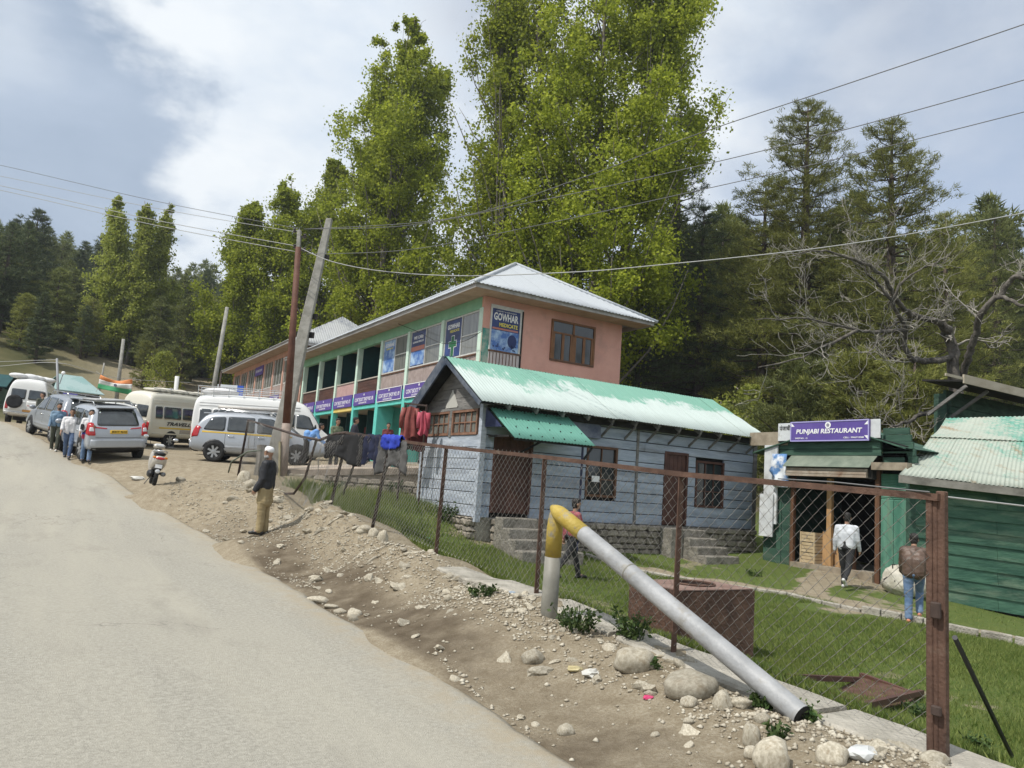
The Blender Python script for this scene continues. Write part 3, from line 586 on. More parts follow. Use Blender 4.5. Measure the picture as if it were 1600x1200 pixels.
# the deeper wood behind them, which reads as one mass
wV, wF, wb_ = [], [], 0; rgw = np.random.default_rng(99); PV = [np.array([v.co[:] for v in cm_.vertices]) for _, _, cm_ in PROT]; PF = [np.array([p.vertices[:] for p in cm_.polygons]) for _, _, cm_ in PROT]
for k in range(330):
    ph = radians(-38 + 29 * rgw.random()) if k % 2 else radians(8 + 34 * rgw.random()); r_ = 128 + 85 * rgw.random(); a, b = fwd(r_ * sin(ph), r_ * cos(ph)); q = int(rgw.integers(len(PROT))); sel = rgw.random(len(PF[q])) < .22; f_ = PF[q][sel]; s_ = (.74 if k % 2 else .9) * (.75 + .5 * rgw.random()); th = rgw.random() * 6.28
    V = PV[q][f_.ravel()].reshape(-1, 3, 3); c_ = V.mean(1, keepdims=True); V = (c_ + (V - c_) * 2.1).reshape(-1, 3) * s_; V = np.stack([V[:, 0] * cos(th) - V[:, 1] * sin(th), V[:, 0] * sin(th) + V[:, 1] * cos(th), V[:, 2]], 1) + np.array([a, b, gz(a, b) - .3]); wV.append(V); wF.append(np.arange(len(V)).reshape(-1, 3) + wb_); wb_ += len(V)
tag(link('far_forest', mesh_np('far_forest', np.concatenate(wV), np.concatenate(wF), [pine_leaf])), kind='stuff')

# bare walnut: gnarled limbs surveyed from the photograph, twigs grown from them
walnut = mat('pale_walnut_bark', (.034, .029, .025), (.19, .17, .145), scale=5, rough=.95, bump=.9, bscale=22, stretch=(1, 1, .6), lo=.3, hi=.7)
twig_m = mat('pale_twig', (.20, .185, .16), (.36, .335, .29), 3, .9)
bt = thing('bare_tree', 'leafless gnarled walnut tree with twisting grey limbs behind the green sheds', 'tree', at(1500, 640, 26.4)); bto = bt.location
rng = np.random.default_rng(77)
def limb(pts, r0, r1, name, lv=0):
    mb = MB(bto); tw = MB(bto); P = [np.array(at(p[0], p[1], p[2] * 1.2)) for p in pts] if lv == 0 else pts
    Q = []
    for i in range(len(P) - 1):
        for k in range(4):
            t_ = k / 4; a = P[max(i - 1, 0)]; b = P[i]; c = P[i + 1]; e = P[min(i + 2, len(P) - 1)]
            Q.append(.5 * ((2 * b) + (c - a) * t_ + (2 * a - 5 * b + 4 * c - e) * t_ ** 2 + (3 * b - a - 3 * c + e) * t_ ** 3) + rng.normal(size=3) * r0 * .25)
    Q.append(P[-1]); R = np.linspace(r0, r1, len(Q)); mb.tube(Q, list(R), 8)
    def sprout(base, d, ln, r, dep):
        p = base; pts_ = [p]; d = d / np.linalg.norm(d)
        for k in range(5):
            d = d + rng.normal(size=3) * .28 + np.array([0, 0, .13]); d = d / np.linalg.norm(d); p = p + d * ln / 5; pts_.append(p)
        tw.tube(pts_, list(np.linspace(r, max(.007, r * .3), 6)), 5, False)
        if dep > 0:
            for k in range(2, 6):
                for q in range(1 if rng.random() < .75 else 2): sprout(pts_[k], d + rng.normal(size=3) * .75, ln * (.35 + .35 * rng.random()), r * .5, dep - 1)
    n = len(Q)
    for k in range(n // 4, n):
        if rng.random() < (.8 if r1 < .06 else .2):
            d = Q[min(k + 1, n - 1)] - Q[k - 1]; d = d / max(np.linalg.norm(d), 1e-6) + rng.normal(size=3) * .75; sprout(Q[k], d, .55 + 1.1 * rng.random(), max(.010, R[k] * .32), 2 if rng.random() < .5 else 1)
    if len(tw.v): tag(tw.build('twigs', twig_m, bt, True), kind='stuff')
    return mb.build(name, walnut, bt, True)
limb([(1503, 680, 22), (1500, 620, 22), (1490, 575, 22), (1486, 530, 22), (1471, 505, 21.6)], .26, .15, 'trunk')
limb([(1471, 505, 21.6), (1440, 497, 21), (1419, 489, 20.6), (1397, 463, 20.2), (1376, 428, 19.6), (1337, 407, 19), (1290, 392, 18.4), (1250, 396, 18)], .12, .018, 'limb')
limb([(1488, 560, 22), (1455, 564, 21.4), (1426, 562, 21), (1415, 541, 20.8), (1413, 507, 20.5), (1393, 472, 20), (1374, 445, 19.8), (1352, 420, 19.6), (1335, 380, 19.5)], .12, .02, 'limb')
limb([(1413, 515, 20.5), (1375, 519, 20), (1337, 515, 19.5), (1263, 498, 18.8), (1180, 500, 18.2)], .075, .014, 'limb')
limb([(1340, 517, 19.5), (1300, 535, 19), (1255, 556, 18.6), (1185, 574, 18)], .06, .014, 'limb')
limb([(1502, 585, 22), (1512, 555, 21.6), (1523, 528, 21.2), (1533, 490, 20.8), (1560, 462, 20.4), (1578, 440, 20.2), (1592, 432, 20), (1630, 450, 20)], .13, .07, 'limb')
limb([(1560, 462, 20.4), (1580, 470, 20), (1600, 478, 19.6), (1640, 470, 19)], .08, .03, 'limb')
limb([(1470, 640, 22), (1440, 648, 21), (1410, 662, 20), (1390, 668, 19.5)], .10, .02, 'limb')
limb([(1393, 472, 20), (1410, 440, 20), (1440, 420, 20), (1465, 410, 20)], .05, .012, 'limb')
limb([(1440, 497, 21), (1400, 505, 20.6), (1370, 535, 20.3), (1355, 555, 20)], .05, .012, 'limb')
# dead grey conifer behind the far wing
dt = thing('dead_tree', 'dead grey conifer with bare drooping branches behind the rusty pole', 'tree', spot(448, 73)); mb = MB(); Ht = 17.5
mb.tube([(0, 0, -.5), (.1, 0, 6), (0, .1, 11), (.05, 0, Ht)], [.24, .17, .1, .02], 7); mb.build('trunk', walnut, dt, True); mb = MB()
for k in range(46):
    z = 2.5 + 11.5 * rng.random(); az = rng.random() * 6.28; ln = (3.6 - z * .17) * (.5 + .6 * rng.random()); p = [np.array([0, 0, z])]
    for q in range(5): p.append(p[-1] + np.array([cos(az), sin(az), .10 - .12 * q + .1 * rng.normal()]) * ln / 5); az += rng.normal() * .15
    mb.tube(p, [.035, .03, .024, .018, .012, .006], 4, False)
tag(mb.build('branches', walnut, dt, True), kind='stuff')

# ------------------------------------------------------------------ grass, weeds, stones
gm_leaf = leaf_mat('grass_blade', (.085, .135, .026), (.215, .25, .07), 1.2, tr=.3, isl=.5)
def scatter_grass(cnt, x0, x1, y0, y1, hgt, seed, powr=1.6):
    rng = np.random.default_rng(seed); x = x0 + (x1 - x0) * rng.random(cnt) ** powr; y = y0 + (y1 - y0) * rng.random(cnt)
    g = sstep(5.25, 5.6, x) * sstep(20.9, 19.4, y); bare = np.minimum(pdist(PATH, x, y), pdist(PATH2, x, y)) < .38
    dens = .5 + 1.1 * fbm(x * .9, y * .9, 3) - .7 * sstep(.12, .34, fbm(x * .55 + 3, y * .55, 3)); k = (rng.random(cnt) < g * np.clip(dens, .12, 1)) & ~bare & (np.hypot((x - 12.3) / 1.4, y - 8.6) > .7)
    k &= ~((x > 8.8) & (x < 18.2) & (y > 15.2)) & ~((x > 5.5) & (x < 7.2) & (y > 6.2) & (y < 7.5)) & ~((x > 17.2) & (y > 9.6))
    x, y = x[k], y[k]; z = ground_z(x, y) - .01; n = len(x); up = np.stack([rng.normal(size=n) * .45, rng.normal(size=n) * .45, np.ones(n)], 1)
    rank = np.where((x < 8.6) & (y > 15.5), 1.9, 1) * np.where(x < 5.7, 1.6, 1)
    return np.stack([x, y, z], 1), unit(up), hgt * (.5 + rng.random(n)) * rank, rng
Vs, Fs_, b0 = [], [], 0
for a in ((1100000, 5.3, 13, .0, 15, .055, 1), (60000, 5.3, 9, 12, 20.8, .10, 2), (40000, 8, 22, -2, 16, .06, 3)):
    P, Dv, ln, rg = scatter_grass(*a); V, Ft = tri_blades(P, Dv, ln, np.clip(ln * .16, .006, .02), rg); Vs.append(V); Fs_.append(Ft + b0); b0 += len(V)
tag(link('grass', mesh_np('grass', np.concatenate(Vs), np.concatenate(Fs_), [gm_leaf])), kind='stuff')
weed_leaf = leaf_mat('weed_leaf', (.03, .065, .016), (.095, .135, .04), 3, tr=.25)
def weed(p, R, H, n, label, seed, ls=.07, name='weed_clump'):
    rng = np.random.default_rng(seed); t = thing(name, label, 'plant', p); st = MB(); C = []
    for k in range(n):
        az = rng.random() * 6.28; r0 = R * .5 * rng.random(); r1 = R * (.4 + .6 * rng.random()); h = H * (.5 + .5 * rng.random()); a = np.array([r0 * cos(az), r0 * sin(az), -.03]); b = np.array([r1 * cos(az), r1 * sin(az), h]); m_ = (a + b) / 2 + np.array([0, 0, h * .15])
        st.tube([a, m_, b], [.006, .005, .003], 4, False)
        for q in range(11):
            v = .15 + .85 * rng.random(); C.append(a * (1 - v) ** 2 + 2 * m_ * v * (1 - v) + b * v * v + rng.normal(size=3) * ls * .5)
    st.build('stems', weed_leaf, t); V, Fq = leaf_quads(np.array(C), ls, rng, np.array([0, 0, .3]), asp=.55); link('leaves', mesh_np('leaves', V, Fq, [weed_leaf]), t)
for px, py, R, H, n, lab in ((900, 985, .28, .30, 26, 'dark weeds at the foot of the bent pipe'), (985, 1000, .26, .34, 26, 'tall nettle clump behind the round boulder'), (1015, 1045, .10, .18, 10, 'small weed tuft between the two biggest boulders'), (1190, 1105, .16, .14, 16, 'dark weeds under the lower end of the fallen pipe'),
        (1262, 1128, .14, .2, 14, 'weed plant just right of the pipe mouth'), (1215, 1155, .12, .16, 12, 'weed plant among the yellowish stones'), (755, 930, .22, .14, 16, 'flat weeds on the kerb left of the yellow post'), (1440, 1120, .3, .2, 22, 'broad leaved weeds inside the fence at the brown corner post'),
        (1180, 900, .3, .2, 16, 'weeds at the foot of the stone plinth'), (700, 815, .5, .6, 40, 'shrubby green plant at the corner of the blue gable'), (620, 770, .6, .45, 40, 'rank weeds on the slope below the shop terrace'), (520, 765, .5, .35, 34, 'weeds behind the curved fence post'), (425, 735, .35, .4, 26, 'green weeds behind the old man'), (1520, 1165, .2, .16, 16, 'weeds by the foot of the diagonal brace')):
    kk = .6 if py > 1040 or px in (1262,) else .85; weed(gpt(px, py), R * kk, H * .9 * kk, int(n * 1.5 * kk), lab, int(px), .045 if H < .4 else .07)
stone_m = mat('river_stone', (.30, .265, .20), (.50, .46, .37), scale=5, rough=.85, bump=.35, bscale=40, rnd=.22, dirt=(.26, .21, .14), dscale=3, dlo=.52, dhi=.72)
def rock_mesh(seed, sub=3, flat=.7, rough=.22):
    bm = bmesh.new(); bmesh.ops.create_icosphere(bm, subdivisions=sub, radius=1); o = Vector((seed * 7.3, seed * 1.7, seed))
    for v in bm.verts:
        k = 1 + rough * mnoise.noise(v.co * 1.1 + o) + .10 * mnoise.noise(v.co * 2.7 + o); v.co = v.co * k; v.co.z *= flat
    me = bpy.data.meshes.new('stone'); bm.to_mesh(me); bm.free(); me.materials.append(stone_m)
    me.polygons.foreach_set('use_smooth', np.ones(len(me.polygons), bool)); return me
RK = [rock_mesh(k + 1, 3, .55 + .09 * (k % 4), .3) for k in range(7)]; RKs = [rock_mesh(k + 11, 2, .6, .75) for k in range(6)]
for me_ in RKs: me_.polygons.foreach_set('use_smooth', np.zeros(len(me_.polygons), bool))
BIG = [((990, 1046), 62, 46, 'round tan boulder in front of the nettles'), ((1078, 1082), 82, 40, 'long pale smooth boulder, biggest of the stones under the pipe'), ((833, 1034), 34, 22, 'tan cobble alone on the bank left of the boulders'), ((1128, 1108), 30, 26, 'round yellowish stone right below the long pale boulder'), ((1157, 1104), 30, 18, 'flat stone right of the round yellowish one'),
       ((1076, 1102), 26, 16, 'small grey stone under the left end of the long boulder'), ((1206, 1198), 56, 46, 'large yellowish boulder at the bottom edge of the photo'), ((1174, 1166), 26, 42, 'upright yellowish stone left of the bottom boulder'), ((1176, 1184), 28, 18, 'small cream stone against the bottom boulder'), ((1193, 1130), 26, 14, 'pale flat stone above the upright yellowish one'),
       ((883, 1146), 28, 13, 'pale flat stone alone on the bare dirt by the road'), ((1075, 1132), 16, 12, 'small round pebble stone below the litter'), ((1300, 1190), 44, 30, 'pale stone at the right end of the rubble'), ((498, 940), 36, 9, 'thin flat slab at the broken road edge'), ((517, 950), 22, 8, 'second flat slab touching the thin slab'), ((531, 958), 20, 9, 'white flat stone below the slabs'),
       ((392, 762), 20, 16, 'pale boulder at the foot of the bent wire, behind the old man'), ((380, 752), 22, 18, 'rounded pale boulder at the corner fence post'), ((569, 832), 24, 18, 'pinkish stone at the foot of the leaning post'), ((583, 838), 16, 16, 'white stone right of the pinkish one'), ((598, 846), 18, 20, 'upright white stone in the bank'), ((282, 752), 14, 10, 'pale stone right of the scooter'), ((700, 938), 14, 11, 'grey cobble below the kerb end'), ((1018, 1045), 14, 10, 'little stone beside the round boulder')]
for k, ((px, py), wd, ht, lab) in enumerate(BIG):
    p = gpt(px, py); dist = (p - Vector((0, 0, EYE))).length; sc_ = dist / 1200; o = link('boulder' if wd > 40 else 'stone', RK[k % 7]); o.location = p + Vector((0, 0, ht * sc_ * .20))
    o.rotation_euler = (.15 * random.uniform(-1, 1), .15 * random.uniform(-1, 1), -.5 + (.9 if wd < ht else 0) * 0); o.scale = (wd * sc_ * .48, wd * sc_ * .40, ht * sc_ * .82); tag(o, lab, 'stone')
rg = np.random.default_rng(12); cnt = 0
while cnt < 190:
    s_ = 1.8 + 17 * rg.random() ** 1.3; n_ = 3.5 + 1.25 * rg.random() ** .6 if rg.random() < .85 else 3.05 + .6 * rg.random()
    if vnoise(n_ * 2.5, s_ * 1.3) < -.12: continue
    r_ = .022 + .05 * rg.random() ** 2.5 + .0025 * s_; o = link('stone', RKs[cnt % 6] if cnt % 4 else RK[cnt % 7]); o.location = (n_, s_, gz(n_, s_) - r_ * .05); o.rotation_euler = tuple(rg.random(3) * (.6, .6, 6.28)); o.scale = (r_ * (1 + rg.random() * .6), r_, r_ * (.6 + .5 * rg.random()))
    tag(o, 'small grey tan stone in the rubble bank between road and fence', 'stone', 'small stones of the rubble bank'); cnt += 1
# gravel: uncountable, one object
m_ = 26000; s_ = 1.2 + 20 * rg.random(m_) ** 1.4; e = edge_w(s_); n_ = e + .05 + (4.75 - e) * rg.random(m_); k = rg.random(m_) < np.clip(.10 + 1.1 * fbm(n_ * 1.7, s_ * .8, 3) + .5 * sstep(3.45, 4.1, n_), .03, 1); s_, n_ = s_[k], n_[k]; m_ = len(s_)
r_ = .005 + .016 * rg.random(m_) ** 2 + .0004 * s_; OC = np.array([(1, 0, 0), (-1, 0, 0), (0, 1, 0), (0, -1, 0), (0, 0, 1), (0, 0, -1)]); OF = np.array([(0, 2, 4), (2, 1, 4), (1, 3, 4), (3, 0, 4), (2, 0, 5), (1, 2, 5), (3, 1, 5), (0, 3, 5)])
V = OC[None] * (r_[:, None, None] * (.6 + .8 * rg.random((m_, 6, 1)))) * np.array([1.2, 1.2, .7]); th = rg.random(m_) * 6.28; c_, s2 = np.cos(th)[:, None], np.sin(th)[:, None]; V = np.stack([V[..., 0] * c_ - V[..., 1] * s2, V[..., 0] * s2 + V[..., 1] * c_, V[..., 2]], -1) + np.stack([n_, s_, ground_z(n_, s_) + r_ * .25], -1)[:, None]
grav = mat('gravel', (.26, .22, .16), (.52, .48, .39), scale=9, rough=.9, detail=2)
tag(link('gravel', mesh_np('gravel', V.reshape(-1, 3), (OF[None] + 6 * np.arange(m_)[:, None, None]).reshape(-1, 3), [grav])), kind='stuff')

# ------------------------------------------------------------------ building tools
def corrugated(parent, off, corner, u, v, poly, width, pitch, amp, m, name='roof_sheet', lift=.004, rows=3, lap=.03, jit=0, slope_attr=True):
    """corrugated sheets laid side by side over a convex polygon given in (along eave, up slope) metres"""
    corner = np.array(corner, float); u = unit(np.array(u, float)); v = unit(np.array(v, float)); nr = np.cross(u, v)
    if nr[2] < 0: nr = -nr
    pu = [p[0] for p in poly]; u0, u1 = min(pu), max(pu); vmax = max(p[1] for p in poly); k = 0; a = u0; res = []
    def span(x):
        ys = []
        for i in range(len(poly)):
            (ax, ay), (bx, by) = poly[i], poly[(i + 1) % len(poly)]
            if min(ax, bx) - 1e-6 <= x <= max(ax, bx) + 1e-6:
                if abs(bx - ax) < 1e-6: ys += [ay, by]
                else: ys.append(ay + (by - ay) * (x - ax) / (bx - ax))
        return (min(ys), max(ys)) if ys else (0, 0)
    while a < u1 - 1e-3:
        b = min(a + width, u1); xs = np.arange(a, b + 1e-6, pitch / 4)
        if b - xs[-1] > 1e-4: xs = np.append(xs, b)
        V = []; Fs = []; sl = []; dz = jit * (random.random() - .5); dv = jit * 1.5 * (random.random() - .5); tilt = jit * .6 * (random.random() - .5)
        for x in xs:
            lo, hi = span(min(max(x, u0), u1))
            for r in range(rows + 1):
                y = lo + (hi - lo) * r / rows; h = amp * cos(2 * pi * x / pitch) + lift * (k % 2) + dz * .4 + tilt * (x - a) / width
                V.append(corner + u * x + v * (y + (dv if r == 0 else 0)) + nr * h); sl.append(y / vmax)
        R = rows + 1
        for i in range(len(xs) - 1):
            for r in range(rows): Fs.append((i * R + r, i * R + r + 1, (i + 1) * R + r + 1, (i + 1) * R + r))
        V = np.array(V) - np.array(off); n0 = len(V); V = np.concatenate([V, V - nr * .006]); Fs = Fs + [tuple(n0 + q for q in f[::-1]) for f in Fs]
        for r in range(1):                       # close the eave edge
            for i in range(len(xs) - 1): Fs.append((i * R, (i + 1) * R, n0 + (i + 1) * R, n0 + i * R))
        me = mesh_np(name, V, Fs, [m], True); at_ = me.attributes.new('slope', 'FLOAT', 'POINT'); at_.data.foreach_set('value', np.array(sl + sl, np.float32)); res.append(link(name, me, parent)); a = b; k += 1
    return res
def sheet_mat(name, paint, zinc, bias, streak, rough=.45, metal=.3, rust=None, sc=(.9, .9, .9), fall=1.5, worn=9., amp=1.6):
    """worn painted sheet: paint survives where bias + slope*fall + noise is high"""
    m = bpy.data.materials.new(name); m.use_nodes = True; t = m.node_tree; b = t.nodes['Principled BSDF']; b.inputs['Roughness'].default_value = rough; b.inputs['Metallic'].default_value = 0
    co = t.nodes.new('ShaderNodeTexCoord')
    def noise(s, st=(1, 1, 1), d=8):
        mp = t.nodes.new('ShaderNodeMapping'); mp.inputs['Scale'].default_value = st; t.links.new(co.outputs['Object'], mp.inputs[0]); n = t.nodes.new('ShaderNodeTexNoise'); n.inputs['Scale'].default_value = s; n.inputs['Detail'].default_value = d; n.inputs['Roughness'].default_value = .65; t.links.new(mp.outputs[0], n.inputs[0]); return n.outputs[0]
    def mth(op, x, y, c=False):
        n = t.nodes.new('ShaderNodeMath'); n.operation = op; n.use_clamp = c
        for i, q in enumerate((x, y)):
            if isinstance(q, (int, float)): n.inputs[i].default_value = q
            else: t.links.new(q, n.inputs[i])
        return n.outputs[0]
    a = t.nodes.new('ShaderNodeAttribute'); a.attribute_name = 'slope'
    f = mth('ADD', mth('MULTIPLY', a.outputs['Fac'], fall), mth('ADD', mth('MULTIPLY', mth('SUBTRACT', noise(.55, sc), .5), amp), mth('MULTIPLY', mth('SUBTRACT', noise(6, streak), .5), 1.1)))
    f = mth('MULTIPLY', mth('ADD', f, bias), worn, True)
    def rgbmix(fac, x, y):
        n = t.nodes.new('ShaderNodeMix'); n.data_type = 'RGBA'
        for i, q in ((0, fac), (6, x), (7, y)):
            if isinstance(q, tuple): n.inputs[i].default_value = (*q, 1)
            else: t.links.new(q, n.inputs[i])
        return n.outputs[2]
    z2 = tuple(c * .72 for c in zinc); col = rgbmix(f, rgbmix(noise(3, streak), z2, zinc), rgbmix(noise(4, streak), tuple(c * .75 for c in paint), paint))
    if rust:
        r = t.nodes.new('ShaderNodeMapRange'); r.inputs[1].default_value = .56; r.inputs[2].default_value = .72; t.links.new(noise(1.3, streak), r.inputs[0]); col = rgbmix(r.outputs[0], col, rust)
    t.links.new(col, b.inputs['Base Color']); return m
galv = sheet_mat('galvanised_sheet', (.50, .53, .56), (.40, .43, .46), .1, (3, .4, 3), .5)
galv_old = sheet_mat('weathered_grey_sheet', (.46, .47, .47), (.16, .18, .22), .55, (.5, 4, 2), .6, fall=-.35, worn=3.)
patch_roof = sheet_mat('patched_green_sheet', (.19, .40, .31), (.54, .62, .585), -.82, (2.2, .35, .5), .6, fall=1.45, worn=4.5, sc=(.8, 1, 1), amp=2.8)
shed_roof = sheet_mat('rust_streaked_green_sheet', (.12, .34, .26), (.42, .46, .39), .0, (3, .5, 3), .6, rust=(.27, .19, .11), fall=.1, worn=3.5, amp=2.2)
awn_roof = sheet_mat('plain_green_sheet', (.13, .34, .265), (.16, .38, .30), .5, (2, 1, 2), .5)
teal_roof = sheet_mat('pale_teal_sheet', (.22, .36, .35), (.33, .45, .44), .0, (2, 2, 2), .6)
pistachio = mat('pistachio_paint', (.20, .42, .27), (.26, .49, .33), 2, .8, dirt=(.19, .30, .21), dscale=2.2, dlo=.55, dhi=.8)
mint = mat('pale_mint_paint', (.50, .67, .56), (.60, .74, .64), 3, .75, dirt=(.40, .44, .36), dscale=2, dlo=.58, dhi=.8)
turq = mat('turquoise_paint', (.10, .50, .44), (.14, .57, .49), 3, .7, dirt=(.12, .33, .29), dscale=2.5, dlo=.56, dhi=.8)
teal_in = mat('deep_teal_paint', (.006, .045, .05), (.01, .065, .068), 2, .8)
salmon = mat('salmon_plaster', (.62, .33, .265), (.69, .385, .315), 1.2, .9, bump=.25, bscale=30, dirt=(.46, .28, .23), dscale=1.0, dlo=.52, dhi=.74)
peach = mat('peach_paint', (.58, .33, .25), (.66, .40, .31), 2, .85, dirt=(.45, .27, .2), dscale=1.5)
fascia_m = mat('grey_fascia_board', (.30, .285, .275), (.44, .42, .40), 4, .8, stretch=(1, .2, 1), bump=.2, dirt=(.20, .18, .17), dscale=2.5, dlo=.55, dhi=.75)
soffit_m = mat('plywood_soffit', (.33, .25, .18), (.42, .33, .25), 2, .85)
brown_w = mat('brown_timber', (.085, .040, .022), (.15, .075, .040), 4, .6, bump=.2, stretch=(2, 2, .4))
dark_w = mat('dark_red_brown_boards', (.060, .026, .020), (.11, .05, .036), 3, .6, stretch=(1, .3, 1))
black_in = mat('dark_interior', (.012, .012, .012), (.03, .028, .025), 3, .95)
alum = mat('pale_window_frame', (.50, .50, .48), (.62, .62, .60), 6, .5)
glass_m = mat('dark_glass', (.03, .036, .04), None, rough=.06, spec=.8)
glass_c = mat('curtained_glass', (.115, .12, .11), (.20, .20, .18), 2.2, .12, stretch=(1, 3, .3), spec=.8)
tile_m = mat('grey_pink_tile', (.28, .22, .20), (.38, .31, .285), 4, .6, dirt=(.10, .08, .07), dscale=5, dlo=.60, dhi=.68)
tile_p = mat('pink_tile', (.42, .26, .25), (.50, .33, .31), 4, .6)
purple = mat('purple_sign_vinyl', (.095, .060, .27), (.12, .08, .31), 1.5, .45)
white_p = mat('white_lettering', (.80, .80, .80), None, rough=.5)
yellow_p = mat('yellow_lettering', (.72, .62, .12), None, rough=.5)
blue_poster = mat('blue_poster', (.012, .02, .085), (.03, .06, .22), 1.6, .35)
sky_poster = mat('light_blue_poster', (.06, .15, .42), (.40, .55, .72), 2.4, .35, lo=.42, hi=.62)
green_p = mat('green_print', (.02, .12, .05), None, rough=.5)
rail_m = mat('pale_rail', (.42, .38, .33), None, rough=.6)

# ------------------------------------------------------------------ terrace in front of the shops
TP = [(5.7, 22.6, 1.62), (7.4, 20.9, 1.80), (9.0, 19.3, 1.97), (13.1, 19.3, 2.10), (13.1, 25, 2.16), (9, 25.6, 2.0), (6.6, 24.8, 1.74)]
mb = MB(); n_ = len(TP); mb.add(TP + [(a, b, .4) for a, b, c in TP], [tuple(range(n_)), tuple(range(2 * n_ - 1, n_ - 1, -1))] + [(i, n_ + i, n_ + (i + 1) % n_, (i + 1) % n_) for i in range(n_)])
pave = mat('pinkish_paving', (.40, .33, .26), (.50, .42, .34), 3, .9, bump=.3, dirt=(.33, .26, .19), dscale=1.2)
tag(mb.build('terrace', pave), kind='structure')
rw = thing('retaining_wall', 'low concrete and rubble retaining wall under the shop terrace', 'wall', (7.3, 20.9, 1.0)); off = rw.location
E1, E2 = np.array(TP[0]), np.array(TP[2]); dv = E2 - E1; nv = unit(np.array([-dv[1], dv[0], 0])) ; nv = nv if nv[0] < 0 else -nv
mb = MB(off); mb.beam(E1 + nv * .06 - (0, 0, .11), E2 + nv * .06 - (0, 0, .11), .16, .17); mb.build('coping', mat('dark_coping', (.16, .135, .11), (.25, .21, .17), 5, .9, bump=.4), rw)
rub = mat('rubble_stone', (.20, .175, .14), (.36, .32, .26), 6, .9, bump=.5, rnd=.25)
SB = []
for k in range(4): bm = bmesh.new(); bmesh.ops.create_cube(bm, size=1); bmesh.ops.bevel(bm, geom=bm.edges[:], offset=.2, segments=1, affect='EDGES'); [setattr(v, 'co', v.co + Vector((random.uniform(-.09, .09), random.uniform(-.09, .09), random.uniform(-.09, .09)))) for v in bm.verts]; me = bpy.data.meshes.new('stone'); bm.to_mesh(me); bm.free(); me.materials.append(rub); SB.append(me)
def stone_wall(parent, A, B, out_, zb, zt, lh=.17, seed=0):
    """courses of separate stones along A-B, on the side out_"""
    rg = random.Random(seed); A = Vector(A); B = Vector(B); d = (B - A); ln = d.length; d.normalize(); ang = atan2(d.y, d.x); z = zb; o = parent.location
    while z < zt - .03:
        h = min(lh * rg.uniform(.75, 1.25), zt - z); x = 0
        while x < ln - .05:
            w_ = min(rg.uniform(.18, .42), ln - x); c = A + d * (x + w_ / 2) + Vector(out_) * rg.uniform(-.02, .035); ob = link('stone', SB[rg.randrange(4)], parent); ob.location = Vector((c.x, c.y, z + h / 2)) - o; ob.rotation_euler = (0, rg.uniform(-.05, .05), ang); ob.scale = (w_ * .97, .24, h * .95); x += w_
        z += h
stone_wall(rw, (E1[0] + nv[0] * .04, E1[1] + nv[1] * .04, 0), (E2[0] + nv[0] * .04, E2[1] + nv[1] * .04, 0), tuple(nv), .95, 1.55, .16, 3)

# ------------------------------------------------------------------ long green shop building with the salmon end wall
B1 = thing('shop_building', 'long two storey green shop row with salmon end wall and hipped metal roof', 'building', (13.2, 24.4, 2.2)); o1 = B1.location
PS = [24.55, 27.8, 31.25, 34.5, 37.8, 41.1, 44.4, 47.7]; S0, S1 = 24.4, 48.6
def bx(name, a, b, m, par=None, off=o1, bev=0):
    mb = MB(off); mb.box(a, b); o = mb.build(name, m, par or B1); return bevel(o, bev) if bev else o
bx('floor_slab', (13.32, S0 + .16, 1.6), (19.84, S1, 2.32), conc); bx('upper_floor', (13.32, S0 + .16, 5.02), (19.8, S1, 5.24), conc); bx('ceiling', (13.42, S0 + .16, 8.42), (19.8, S1, 8.5), soffit_m)
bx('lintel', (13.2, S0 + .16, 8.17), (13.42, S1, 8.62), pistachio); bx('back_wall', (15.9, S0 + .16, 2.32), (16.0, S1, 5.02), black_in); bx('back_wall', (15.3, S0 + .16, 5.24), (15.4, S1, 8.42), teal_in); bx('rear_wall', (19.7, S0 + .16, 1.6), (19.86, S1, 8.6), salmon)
bx('end_wall', (13.205, S0, 1.6), (19.86, S0 + .16, 8.62), salmon); bx('far_end_wall', (13.3, S1, 1.6), (19.86, S1 + .15, 8.6), peach)
for i, s_ in enumerate(PS):
    pl = bx('pillar', (13.17, s_ - .13, 5.55), (13.43, s_ + .13, 8.19), mint, bev=.012); bx('lower_pillar', (13.16, s_ - .14 - (.10 if i == 3 else 0), 2.2), (13.46 + (.55 if i in (2, 3) else 0), s_ + .14, 5.55), turq if i < 7 else mint, bev=.012)
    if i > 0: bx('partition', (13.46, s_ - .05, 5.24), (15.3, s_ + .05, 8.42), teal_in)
    if i > 0: bx('partition', (14.02, s_ - .05, 2.32), (15.9, s_ + .05, 5.02), turq if i in (2, 3) else teal_in)
